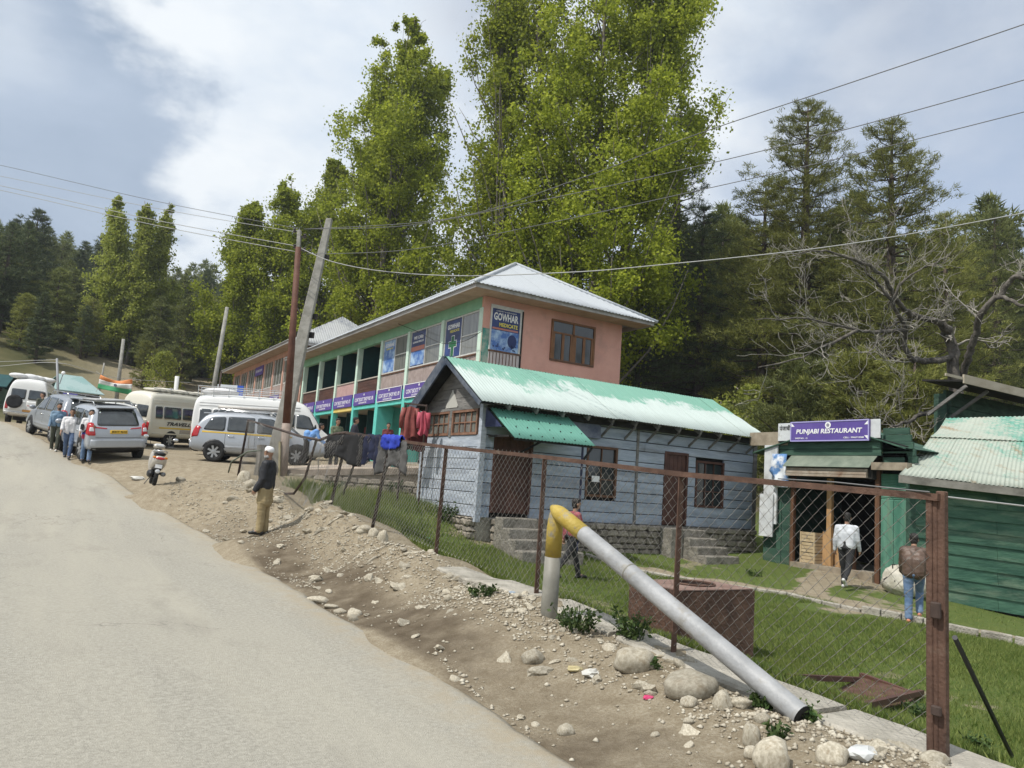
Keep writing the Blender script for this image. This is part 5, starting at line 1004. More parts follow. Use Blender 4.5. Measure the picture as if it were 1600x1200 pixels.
mb = MB(oa); mb.prism([(8.60, 15.40, 3.42), (8.60, 15.40, 2.95), (8.66, 14.75, 2.95)], (.02, 0, 0)); mb.build('side_cloth', mat('navy_cloth', (.015, .02, .06), (.03, .04, .1), 4), aw)

# ------------------------------------------------------------------ restaurant, green shed, dark upper shed
R = thing('restaurant_hut', 'dark green plank restaurant hut with open shop front under a purple board', 'hut', (17.2, 12, 0)); orr = R.location
rb = lambda n, a, b, m, p=None: bx(n, a, b, m, p or R, orr)
dgr = mat('dark_green_planks', (.020, .055, .040), (.05, .11, .075), 3, .75, bump=.3, stretch=(1, .3, 2), dirt=(.10, .115, .085), dscale=1.6, dlo=.55, dhi=.75, rnd=.15)
mgr = mat('green_ribbed_sheet', (.05, .16, .11), (.11, .25, .18), 3, .6, stretch=(1, 2, .3), dirt=(.16, .22, .15), dscale=2)
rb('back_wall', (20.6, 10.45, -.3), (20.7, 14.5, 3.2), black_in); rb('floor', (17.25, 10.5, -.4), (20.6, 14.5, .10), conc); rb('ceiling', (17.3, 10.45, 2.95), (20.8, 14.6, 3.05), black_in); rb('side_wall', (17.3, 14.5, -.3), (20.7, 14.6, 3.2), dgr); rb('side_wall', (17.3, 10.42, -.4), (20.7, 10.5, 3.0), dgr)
for k in range(3): rb('plank', (17.2 - .01 * (k % 2), 13.62 + k * .30, -.1), (17.26, 13.91 + k * .30, 2.5), dgr)
for k in range(3): rb('fascia_plank', (17.14 - .02 * k, 11.0, 2.98 + k * .17), (17.2, 14.0, 3.14 + k * .17), dgr)
plank3('canopy_sheet', (16.80, 12.35, 2.66), (17.16, 12.35, 2.97), 2.5, .015, mat('faded_green_sheet', (.12, .15, .115), (.20, .23, .18), 3, .7), R, orr, (0, 1, 0))
for k in range(3): rb('shutter_slat', (16.86 + .01 * k, 11.2, 2.42 + k * .075), (16.94, 13.55, 2.485 + k * .075), mat('rusty_shutter', (.28, .22, .165), (.42, .37, .30), 6, .5, dirt=(.16, .07, .03), dscale=3))
rb('shutter_box', (16.95, 11.1, 2.40), (17.2, 13.65, 2.66), black_in); rb('post', (17.12, 11.02, -.1), (17.24, 11.14, 2.7), brown_w); rb('post', (17.15, 13.5, -.1), (17.25, 13.6, 2.6), brown_w); rb('sill', (17.05, 11.15, -.05), (17.3, 13.5, .17), mat('worn_timber', (.22, .18, .13), (.34, .29, .22), 4, .9))
rb('beam', (16.9, 10.2, 2.62), (17.1, 11.1, 2.80), mat('worn_timber', (.22, .18, .13), (.34, .29, .22), 4, .9))
for k in range(4): mb = MB(orr); mb.add([(17.15 + (.02 if q % 2 else 0) , y, 1.92 + k * .155 + q * .0194) for q in range(9) for y in (10.3, 11.0)], [(2 * q, 2 * q + 1, 2 * q + 3, 2 * q + 2) for q in range(8)]); mb.build('ribbed_sheet', mgr, R)
for k in range(4): rb('ribbed_sheet', (17.13 + .012 * (k % 2), 10.36 + k * .16, -.05), (17.165 + .012 * (k % 2), 10.515 + k * .16, 1.92), mgr)
for k in range(5): rb('gable_plank', (17.3, 10.2 + .05 * k, 2.82 + k * .17), (17.36, 11.05, 2.98 + k * .17), dgr)
plank3('roof_sheet', (17.1, 10.3, 3.18), (17.1, 12.3, 3.75), .04, .03, black_in, R, orr)
mb = MB(orr); mb.add([(17.0, 10.3, 3.15), (19, 10.3, 3.15), (19, 12.2, 3.75), (17.0, 12.2, 3.75), (19, 14.8, 3.05), (17.0, 14.8, 3.05)] + [(17.0, 10.3, 3.12), (19, 10.3, 3.12), (19, 12.2, 3.72), (17.0, 12.2, 3.72), (19, 14.8, 3.02), (17.0, 14.8, 3.02)], [(0, 1, 2, 3), (3, 2, 4, 5), (6, 9, 8, 7), (9, 11, 10, 8), (0, 3, 9, 6), (3, 5, 11, 9)]); mb.build('roof', dgr, R)
mb = MB(orr); mb.prism([(17.30, 10.3, 3.1), (17.30, 12.2, 3.70), (17.30, 14.5, 3.02)], (.05, 0, 0)); mb.build('gable', dgr, R)
wht = mat('white_sheet', (.52, .54, .55), (.64, .66, .67), 4, .7, dirt=(.35, .34, .31), dscale=2.5)
rb('white_board', (17.05, 13.98, 1.1), (17.10, 14.42, 3.25), wht); rb('white_board', (16.99, 14.05, .75), (17.03, 14.5, 1.9), wht); rb('timber', (17.1, 13.7, 3.25), (17.2, 15.0, 3.62), mat('worn_timber', (.22, .18, .13), (.34, .29, .22), 4, .9))
t = board_w('restaurant_sign', 'purple PUNJABI RESTAURANT board tilted over the hut front', 'sign', 17.02, 11.2, 13.5, 3.33, 3.86, purple, None, .05, mat('lilac_border', (.36, .33, .6), None, rough=.5))
T(t, 'PUNJABI RESTAURANT', (16.965, 12.35, 3.575), 1.93, .16, FACE_W, white_p, bold=.025, shear=.15); T(t, 'SHOP NO. : 12', (16.965, 13.15, 3.415), .38, .042, FACE_W, white_p, bold=.01); T(t, 'CELL : 9906710588', (16.965, 11.62, 3.415), .56, .042, FACE_W, white_p, bold=.01)
mb = MB(t.location); mb.lathe([(.085, 0), (.085, .004)], 16, Matrix.Translation((16.967, 12.35, 3.745)) @ Matrix.Rotation(-pi / 2, 4, 'Y')); mb.build('emblem', white_p, t); mb = MB(t.location); mb.lathe([(.045, 0), (.045, .004)], 10, Matrix.Translation((16.962, 12.35, 3.745)) @ Matrix.Rotation(-pi / 2, 4, 'Y')); mb.build('emblem_centre', mat('emblem_grey', (.25, .24, .3), None), t)
mb = MB(t.location)
for s_, z_ in ((11.28, 3.41), (11.28, 3.78), (13.42, 3.41), (13.42, 3.78)): mb = MB(t.location); mb.prism([(16.966, s_ - .05, z_ - .05), (16.966, s_ + .05, z_ - .05 * (1 if z_ > 3.6 else -1)), (16.966, s_ + .05 * (1 if s_ > 12 else -1), z_ + .05)], (-.003, 0, 0)); mb.build('corner_ornament', white_p, t)
t = board_w('restaurant_sign', 'white board with black Hindi lettering left of the purple board', 'sign', 17.04, 13.4, 13.95, 3.36, 3.84, wht, None, .02); T(t, 'पंजाबी', (17.012, 13.72, 3.72), .36, .15, FACE_W, black_in)
t = board_w('white_panel', 'plain white panel end right of the purple board', 'sign', 17.05, 10.95, 11.3, 3.40, 3.86, wht, None, .02)
t = thing('torn_poster', 'torn crumpled blue and white poster hanging left of the hut opening', 'poster', (17.0, 13.75, 2.6)); mb = MB(); rg = np.random.default_rng(4); V = [(.03 * rg.normal() - .05, (.30 - .60 * i / 6) * (1 - .25 * abs(j - 4) / 4) + .03 * rg.normal() + .1 * j / 8, -.5 + .9 * j / 8) for j in range(9) for i in range(7)]
mb.add(V, [(j * 7 + i, j * 7 + i + 1, j * 7 + i + 8, j * 7 + i + 7) for j in range(8) for i in range(6)]); mb.build('paper', mat('torn_blue_print', (.10, .22, .45), (.72, .75, .78), 3.5, .6, lo=.42, hi=.55), t, True).modifiers.new('s', 'SOLIDIFY').thickness = .006
pine_w = mat('new_yellow_timber', (.36, .21, .09), (.48, .30, .15), 4, .7, stretch=(1, 1, .3)); crate_w = mat('crate_slats', (.42, .32, .19), (.52, .42, .27), 4, .8)
for k in range(3):
    t = thing('crate', 'slatted wooden crate in the hut doorway, %s of its stack' % ['bottom', 'middle', 'top'][k], 'crate', (17.5, 13.15, .17 + .27 * k), 0, 'stacked crates'); 
    for q in range(3): mb = MB(); mb.box((-.2, -.23, .01 + q * .087), (-.185, .23, .085 + q * .087)); mb.build('slat', crate_w, t); mb = MB(); mb.box((-.184, -.23, .01 + q * .087), (.2, -.215, .085 + q * .087)); mb.build('slat', crate_w, t)
    mb = MB(); mb.box((-.183, -.214, .0), (.2, .23, .24)); mb.build('body', dark_w, t)
    for y in (-.22, .19): mb = MB(); mb.box((-.215, y, 0), (-.201, y + .04, .265)); mb.build('batten', crate_w, t)
t = thing('timber_post', 'yellow timber post standing in the hut opening', 'post', (17.45, 12.6, .1)); mb = MB(); mb.box((-.05, -.07, 0), (.05, .07, 2.3)); mb.build('shaft', pine_w, t)
t = thing('counter', 'orange wooden counter front behind the timber post', 'counter', (17.6, 12.55, .1)); 
for k in range(4): mb = MB(); mb.box((0, -.30 + k * .17, .05), (.03, -.14 + k * .17, .86 + .05 * (k % 2))); mb.build('board', pine_w, t)
mb = MB(); mb.box((.03, -.30, 0), (.45, .38, .85)); mb.build('body', brown_w, t)
t = thing('sack', 'big pale stuffed plastic sack lying outside the green sheet wall', 'sack', (16.45, 9.95, gz(16.45, 9.95))); bm = bmesh.new(); bmesh.ops.create_icosphere(bm, subdivisions=4, radius=1)
for v in bm.verts: k = 1 + .10 * mnoise.noise(v.co * 2.2) + .06 * mnoise.noise(v.co * 6); v.co = Vector((v.co.x * .42 * k, v.co.y * .52 * k, max(-.28, v.co.z * .40 * k) + .28))
me = bpy.data.meshes.new('sack'); bm.to_mesh(me); bm.free(); me.materials.append(mat('dirty_white_plastic', (.40, .37, .30), (.58, .55, .47), 4, .55, bump=.6, bscale=9, dirt=(.28, .25, .2), dscale=2)); me.polygons.foreach_set('use_smooth', np.ones(len(me.polygons), bool)); link('bag', me, t)
mb = MB(); mb.tube([(-.36, .3, .3), (-.2, -.1, .66), (.1, -.3, .62), (.3, -.2, .4)], .012, 5); mb.tube([(-.42, 0, .3), (-.2, .2, .64), (.15, .25, .62)], .012, 5); mb.build('cord', black_in, t)

SH = thing('green_shed', 'green plank shed at the right edge with rust streaked green roof', 'shed', (17, 10.3, -.2)); os_ = SH.location
sgr = mat('shed_green_planks', (.024, .078, .052), (.062, .145, .095), 2.4, .7, bump=.3, stretch=(.3, 1, 2.5), dirt=(.20, .26, .18), dscale=.9, dlo=.52, dhi=.76, rnd=.14)
def hit(px, py, P0, dv):                 # survey ray meets the upright plane through P0 along dv
    v = RZ @ (_f * F + _r * (px - 800) - _u * (py - 600)); nr = np.array([-dv[1], dv[0]]); k_ = (nr @ np.array(P0[:2])) / (nr @ v[:2]); return np.array([0, 0, EYE]) + v * k_
wd_ = unit(np.array([1, -.54])); P0 = np.array([17.0, 10.15]); bL, bR = hit(1480, 937, P0, wd_), hit(1600, 958, P0, wd_); LEN = 8.
zb = lambda x: bL[2] + (bR[2] - bL[2]) * (x - (bL[:2] - P0) @ wd_) / ((bR[:2] - bL[:2]) @ wd_)
nin = np.array([-wd_[1], wd_[0]])         # into the shed
def shp(x, y, z): q = P0 + wd_ * x + nin * y; return (q[0], q[1], z)
for r in range(10):
    f0, f1 = r / 10, (r + 1) / 10; j = 2.0 + .9 * (r % 2)
    for a, b in ((0, j), (j + .01, LEN)):
        Z = lambda x, f: zb(x) - .06 + (2.50 - zb(x)) * f; y0 = -.012 * random.random(); mb = MB(os_); mb.add([shp(a, y0 - .03, Z(a, f0)), shp(b, y0 - .03, Z(b, f0)), shp(b, y0, Z(b, f1) + .02), shp(a, y0, Z(a, f1) + .02), shp(a, y0 + .05, Z(a, f0)), shp(b, y0 + .05, Z(b, f0)), shp(b, y0 + .05, Z(b, f1) + .02), shp(a, y0 + .05, Z(a, f1) + .02)], [(0, 1, 2, 3), (4, 7, 6, 5), (0, 4, 5, 1), (3, 2, 6, 7), (0, 3, 7, 4), (1, 5, 6, 2)]); mb.build('plank', sgr, SH)
def shbox(nm, x0, x1, y0, y1, z0, z1, m): mb = MB(os_); mb.add([shp(x, y, z) for z in (z0, z1) for x, y in ((x0, y0), (x1, y0), (x1, y1), (x0, y1))], [(0, 3, 2, 1), (4, 5, 6, 7), (0, 1, 5, 4), (1, 2, 6, 5), (2, 3, 7, 6), (3, 0, 4, 7)]); return mb.build(nm, m, SH)
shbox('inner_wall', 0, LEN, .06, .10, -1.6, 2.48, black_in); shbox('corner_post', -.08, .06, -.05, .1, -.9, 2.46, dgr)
eL, eR = hit(1405, 741, P0 - nin * .42, wd_), hit(1600, 763, P0 - nin * .42, wd_); dT = np.array(at(1478, 655, 20.2)); cT = np.array(at(1600, 652, 19.2)); eX = eL + (eR - eL) * 2.2; cX = dT + (cT - dT) * 2.4
mb = MB(os_); up_ = Vector((0, 0, -.10)); mb.beam(Vector(eL) + up_, Vector(eX) + up_, .05, .17); mb.build('fascia_board', mat('weathered_grey_fascia', (.16, .15, .13), (.30, .28, .25), 4, .9, stretch=(.3, 1, 1)), SH)
def quad_sheets(parent, off, A_, B_, C_, D_, width, pitch, amp, m, jit=.01):
    """corrugated sheets over a twisted four sided roof: A-B along the eave, D-C along the top"""
    A_, B_, C_, D_ = (np.array(q, float) for q in (A_, B_, C_, D_)); Lb = np.linalg.norm(B_ - A_); nr = unit(np.cross(B_ - A_, D_ - A_)); nr = nr if nr[2] > 0 else -nr; a = 0; k = 0; rows = 5
    while a < Lb - .01:
        b = min(a + width, Lb); xs = np.append(np.arange(a, b, pitch / 4), b); V = []; sl = []; dz = jit * (random.random() - .5); dv = jit * 3 * (random.random() - .5)
        for x in xs:
            e_, g_ = A_ + (B_ - A_) * x / Lb, D_ + (C_ - D_) * x / Lb
            for r in range(rows + 1): y = r / rows; V.append(e_ + (g_ - e_) * (y + (dv / 2 if r == 0 else 0)) - nr * .10 * sin(pi * y) + nr * (amp * cos(2 * pi * x / pitch) + dz + .004 * (k % 2))); sl.append(y)
        R = rows + 1; Fs = [(i * R + r, i * R + r + 1, (i + 1) * R + r + 1, (i + 1) * R + r) for i in range(len(xs) - 1) for r in range(rows)]; V = np.array(V) - np.array(off); n0 = len(V); V = np.concatenate([V, V - nr * .006]); Fs += [tuple(n0 + q for q in f[::-1]) for f in Fs] + [(i * R, (i + 1) * R, n0 + (i + 1) * R, n0 + i * R) for i in range(len(xs) - 1)]
        me = mesh_np('roof_sheet', V, Fs, [m], True); q_ = me.attributes.new('slope', 'FLOAT', 'POINT'); q_.data.foreach_set('value', np.array(sl + sl, np.float32)); link('roof_sheet', me, parent); a = b; k += 1
mid_ = lambda p, q, f: p + (q - p) * f
quad_sheets(SH, os_, eL, eX, mid_(eX, cX, .64), mid_(eL, dT, .64), .82, .11, .012, shed_roof); lift_ = np.array([0, 0, .03]); quad_sheets(SH, os_, mid_(eL, dT, .62) + lift_, mid_(eX, cX, .62) + lift_, cX + lift_, dT + lift_, .82, .11, .012, shed_roof)
US = thing('dark_shed', 'dark unlit upper shed with plank eave above the green shed roof', 'shed', (24, 13, 2)); ou = US.location
ub = lambda n, a, b, m: bx(n, a, b, m, US, ou)
ub('wall', (24.0, 13.2, .0), (30, 13.3, 5.6), dgr); ub('side_wall', (24.0, 13.3, .0), (24.1, 13.6, 5.5), dgr)
for k in range(3): ub('plank', (24.1, 13.12, 4.62 + k * .24), (30, 13.19, 4.84 + k * .24), dgr)
plank3('roof', (26.5, 11.9, 5.66), (26.5, 13.4, 5.80), 7, .06, black_in, US, ou); ub('eave_board', (22.5, 11.85, 5.52), (29.2, 11.90, 5.78), mat('pale_worn_plank', (.36, .31, .23), (.48, .43, .34), 4, .9, stretch=(.3, 1, 1))); ub('eave_board', (21.6, 11.88, 5.62), (22.49, 11.92, 5.70), mat('pale_worn_plank', (.36, .31, .23)))
for n_ in (22.9, 24.1): plank3('strut', (n_, 12.0, 5.5), (n_, 13.15, 4.7), .07, .09, grey_w, US, ou)

# ------------------------------------------------------------------ chain link fence
rust = mat('rusty_brown_iron', (.060, .032, .022), (.125, .070, .048), 5, .75, bump=.25, bscale=40, dirt=(.17, .13, .10), dscale=4, dlo=.58, dhi=.75)
rust_d = mat('dark_rusty_iron', (.035, .024, .020), (.075, .05, .04), 5, .8)
wire_m = mat('weathered_wire', (.22, .205, .185), (.42, .40, .37), 8, .45, spec=.6)
cord_m = mat('cable', (.14, .14, .14), None, rough=.5); cord_l = mat('pale_cable', (.36, .36, .35), None, rough=.4)
FN = thing('chain_link_fence', 'rusty chain link fence with brown angle iron posts along the lawn', 'fence', (4.8, 6, gz(4.8, 6))); of_ = FN.location
POST = [((4.8, 2.71, .1), (4.8, 2.71, 1.80)), ((4.8, 4.98, .2), (4.8, 4.97, 1.87)), ((4.8, 7.15, .35), (4.8, 7.15, 2.01)), ((4.8, 9.74, .4), (4.8, 9.67, 2.14)), ((4.8, 12.3, .5), (4.8, 11.72, 2.28)), ((4.8, 14.63, .7), (4.8, 13.9, 2.43)), ((4.8, 17.0, .85), (4.82, 16.0, 2.32)), ((4.7, 22.75, 1.2), (4.8, 22.63, 3.0))]
for k, (p, q) in enumerate(POST):
    mb = MB(of_)
    if k == 0:
        mb.beam((4.8, 2.745, .05), (4.8, 2.745, 1.78), .045, .04); mb.beam((4.825, 2.685, .0), (4.825, 2.685, 1.80), .05, .055); mb.beam((4.80, 2.715, .03), (4.80, 2.715, 1.76), .02, .03); bevel(mb.build('corner_post', rust, FN), .006)
        for z_, h_ in ((1.02, .10), (.45, .06)): mb = MB(of_); mb.box((4.745, 2.66, z_), (4.775, 2.72, z_ + h_)); bevel(mb.build('hinge', rust_d, FN), .008)
    elif k == 6:
        mb.tube([(4.8, 18.6, 1.05), (4.82, 17.2, 1.12), (4.82, 16.45, 1.5), (4.84, 16.0, 2.3)], .028, 6); mb.build('bent_post', rust_d, FN)
    else:
        mb.beam(p, q, .055, .012); d = (Vector(q) - Vector(p)).normalized(); o_ = Vector((0, 1, 0)) * .026; mb.beam(Vector(p) + o_ + Vector((.025, 0, 0)), Vector(q) + o_ + Vector((.025, 0, 0)), .012, .055); mb.build('post', rust if k < 4 else rust_d, FN)
for p, q, m in (((4.79, 2.68, 1.76), (4.79, 4.97, 1.85), rust), ((4.79, 4.97, 1.85), (4.79, 7.15, 1.99), rust), ((4.79, 7.15, 1.99), (4.79, 9.67, 2.12), rust), ((4.79, 9.67, 2.12), (4.79, 11.72, 2.25), rust), ((4.79, 11.72, 2.25), (4.79, 13.95, 2.42), rust_d)): mb = MB(of_); mb.beam(p, q, .05, .045); mb.build('top_rail', m, FN)
mb = MB(of_); mb.tube([(4.79, 13.95, 2.42), (4.79, 14.6, 2.41), (4.79, 15.6, 2.30), (4.79, 17.0, 2.40), (4.8, 19.5, 2.66), (4.8, 22.63, 2.98)], .03, 6); mb.build('bent_rail', rust_d, FN, True)
mb = MB(of_); mb.tube([(4.4, 22.5, 1.45), (4.35, 22.0, 1.75), (4.6, 21.3, 2.05), (4.8, 20.6, 2.1)], .022, 6); mb.build('loose_tube', mat('grey_green_pipe', (.12, .14, .11), None), FN, True)
def link_mesh(A0, A1, B0, B1, seed, half=.05, sag=.0, r=.0021):
    """woven wire between a lower and an upper corner on each side; every wire zigzags and hooks its neighbour"""
    A0, A1, B0, B1 = (np.array(q, float) for q in (A0, A1, B0, B1)); L_ = np.linalg.norm(B0 - A0); Hh = np.linalg.norm(A1 - A0); nw = int(L_ / half); nh = int(Hh / half); V = []; Fs = []; b = 0
    d = unit(B0 - A0); nn = np.cross(d, (0, 0, 1)); j = np.arange(nh + 1)
    for i in range(nw):
        x = (i + ((j + i) % 2)) / nw; y = j / nh; xx = x[:, None]; yy = y[:, None]
        P = (A0 * (1 - xx) + B0 * xx) * (1 - yy) + (A1 * (1 - xx) + B1 * xx) * yy; w_ = sag * fbm(x * 3 + seed, y * 2.5, 3) + .018 * fbm(x * 5 + seed, y * 4, 2) + np.where((j + i) % 2 == 0, .003, -.003)
        P = P + nn * w_[:, None]; P[:, 2] += sag * .6 * fbm(x * 3 + seed + 5, y * 0 + .5, 2) * y
        for k in range(3): a = 2 * pi * k / 3; V.append(P + nn * (r * cos(a)) + (d * .7 + np.array([0, 0, .7])) * (r * sin(a)))
        n = nh + 1
        q = np.arange(nh); 
        for k in range(3): k2 = (k + 1) % 3; Fs.append(np.stack([b + k * n + q, b + k2 * n + q, b + k2 * n + q + 1, b + k * n + q + 1], 1))
        b += 3 * n
    return np.concatenate(V), np.concatenate(Fs)
for k in range(len(POST) - 1):
    (p, q), (p2, q2) = POST[k], POST[k + 1]
    z0, z1 = gz(4.8, p[1]) + .06, gz(4.8, p2[1]) + .06; tops = [1.74, 1.84, 1.97, 2.10, 2.22, 2.40, 2.30, 2.95]; over = .06 if k in (2,) else 0
    V, Fq = link_mesh((4.78, p[1] + .03, max(z0, .28 if k == 0 else z0)), (4.78, q[1] + .03, tops[k] + over), (4.78, p2[1] - .03, z1), (4.78, q2[1] - .03, tops[k + 1] + over), k * 3.1, .05 if k < 5 else .058, 0 if k < 4 else (.05 if k == 4 else .16), .0023 if k < 3 else .003)
    o = link('wire_mesh', mesh_np('wire_mesh', V - np.array(of_), Fq, [wire_m]), FN); tag(o, kind='stuff')
mb = MB(of_); mb.tube([(4.84, 2.62, .92), tuple(gpt(1588, 1190) + Vector((0, 0, -.03)))], .017, 6); mb.build('brace', mat('dark_brace_bar', (.035, .035, .04), None, rough=.6), FN)
mb = MB(of_); mb.tube([(4.8, 2.7, 1.77), (6.5, 2.3, 1.72), (9.5, 1.7, 1.80)], .006, 5); mb.build('guy_wire', cord_l, FN)
mb = MB(of_); mb.tube([(4.77, 3.9, 1.84), (4.76, 3.4, 1.83), (4.77, 2.9, 1.80), (4.75, 2.72, 1.79)], .005, 5); mb.build('tie_wire', cord_m, FN)

# bent pipe post
PP = thing('bent_pipe', 'fallen steel pipe post snapped over, yellow at the bend, lying on the rubble', 'pipe', (4.40, 6.33, gz(4.40, 6.33))); op = PP.location
paint_y = mat('chipped_yellow_paint', (.36, .255, .04), (.44, .33, .075), 5, .6, bump=.2, bscale=30, dirt=(.24, .22, .18), dscale=6, dlo=.54, dhi=.64); pipe_g = mat('grey_painted_pipe', (.17, .165, .14), (.26, .25, .215), 4, .55, dirt=(.36, .33, .27), dscale=3, dlo=.6, dhi=.75); pipe_s = mat('galvanised_pipe', (.25, .255, .26), (.35, .355, .36), 4, .5, metal=.0, spec=.5, bump=.15, bscale=30, dirt=(.22, .20, .16), dscale=3.5, dlo=.55, dhi=.7)
mb = MB(op); mb.tube([(4.43, 6.36, -.05), (4.40, 6.31, .5), (4.385, 6.28, .98)], [.086, .083, .08], 20); mb.build('upright', pipe_g, PP, True)
mb = MB(op); mb.tube([(4.385, 6.28, .98), (4.375, 6.26, 1.25), (4.37, 6.25, 1.36), (4.365, 6.25, 1.44), (4.36, 6.26, 1.475)], [.0805, .0805, .072, .05, .02], 20); mb.build('yellow_band', paint_y, PP, True)
a_, b_ = np.array([4.345, 6.25, 1.445]), np.array([4.47, 3.42, .27]); dd = b_ - a_
mb = MB(op); mb.tube([a_ + dd * t_ for t_ in (-.012, .012, .03, .06, .17)], [.03, .062, .075, .0785, .079], 20); mb.build('yellow_band', paint_y, PP, True)
mb = MB(op); mb.tube([a_ + dd * .17, a_ + dd * .5, a_ + dd], [.0787, .0787, .0775], 20, False); mb.build('arm', pipe_s, PP, True)
mb = MB(op); mb.tube([a_ + dd * .9, a_ + dd * 1.001], [.069, .069], 16, True); mb.build('bore_shade', black_in, PP); mb = MB(op); mb.tube([a_ + dd * .395, a_ + dd * .40], [.0805, .0805], 20); mb.tube([(4.415, 6.335, .30), (4.415, 6.335, .315)], .087, 20); mb.build('weld_seam', pipe_g, PP, True)  # black plug paints the shade inside the open pipe end

# rusty box and hatch on the lawn
RB = thing('rusty_tank', 'rust brown steel box with a round hole in its lid, on the lawn', 'tank', (6.85, 6.85, -.1)); ob_ = RB.location
rbm = mat('flaking_rust', (.060, .032, .023), (.125, .068, .046), 4, .8, bump=.4, bscale=30, dirt=(.16, .10, .07), dscale=2.2, dlo=.52, dhi=.72); rtop = mat('pale_rust_lid', (.16, .095, .075), (.25, .17, .14), 4, .75)
x0, x1, y0, y1, zb_, zt_ = 6.22, 7.48, 6.42, 7.25, -.30, .60
for nm, a, b in (('side_plate', (x0, y0, zb_), (x1, y0 + .03, zt_)), ('side_plate', (x0, y1 - .03, zb_), (x1, y1, zt_)), ('side_plate', (x0, y0 + .03, zb_), (x0 + .03, y1 - .03, zt_)), ('side_plate', (x1 - .03, y0 + .03, zb_), (x1, y1 - .03, zt_))): bx(nm, a, b, rbm, RB, ob_)
mb = MB(ob_); cx, cy, rr_ = 6.9, 6.84, .25; ring = []; outer = []; nseg = 32
for k in range(nseg):
    a = 2 * pi * k / nseg; ring.append((cx + rr_ * cos(a), cy + rr_ * .9 * sin(a), zt_ + .012)); c, s = cos(a), sin(a); tx = ((x1 - .0 - cx) if c > 0 else (x0 - cx)) / c if abs(c) > 1e-6 else 1e9; ty = ((y1 - cy) if s > 0 else (y0 - cy)) / s if abs(s) > 1e-6 else 1e9; t_ = min(tx, ty); outer.append((cx + c * t_, cy + s * t_, zt_ + .012))
mb.add(ring + outer + [(p[0], p[1], p[2] - .02) for p in ring + outer], [(k, (k + 1) % nseg, nseg + (k + 1) % nseg, nseg + k) for k in range(nseg)] + [(2 * nseg + k, 3 * nseg + k, 3 * nseg + (k + 1) % nseg, 2 * nseg + (k + 1) % nseg) for k in range(nseg)] + [(k, 2 * nseg + k, 2 * nseg + (k + 1) % nseg, (k + 1) % nseg) for k in range(nseg)] + [(nseg + k, nseg + (k + 1) % nseg, 3 * nseg + (k + 1) % nseg, 3 * nseg + k) for k in range(nseg)]); mb.build('lid', rtop, RB)
mb = MB(ob_); mb.tube([(p[0], p[1], p[2] + .012) for p in ring] + [(ring[0][0], ring[0][1], ring[0][2] + .012)], .014, 5); mb.build('hole_rim', rbm, RB); bx('floor_plate', (x0 + .03, y0 + .03, -.2), (x1 - .03, y1 - .03, -.17), black_in, RB, ob_)
c4 = [gpt(1232, 1068), gpt(1345, 1062), gpt(1440, 1090), gpt(1330, 1108)]
HT = thing('rusty_hatch', 'rusty sheet lying in a wooden frame on the ground inside the fence', 'hatch', c4[0]); 
mb = MB(HT.location); gq = []
for j in range(9):
    for i in range(9): q = (c4[0] * (1 - i / 8) + c4[1] * (i / 8)) * (1 - j / 8) + (c4[3] * (1 - i / 8) + c4[2] * (i / 8)) * (j / 8); gq.append((q.x, q.y, gz(q.x, q.y) + .025 + .008 * random.random()))
mb.add(gq, [(j * 9 + i, j * 9 + i + 1, j * 9 + i + 10, j * 9 + i + 9) for j in range(8) for i in range(8)]); mb.build('sheet', mat('dark_rust_sheet', (.07, .03, .02), (.12, .065, .045), 6, .85), HT)
for i in range(4): mb = MB(HT.location); mb.beam(c4[i] + Vector((0, 0, .05)), c4[(i + 1) % 4] + Vector((0, 0, .0)), .05, .05); mb.build('edge_board', dark_w, HT)
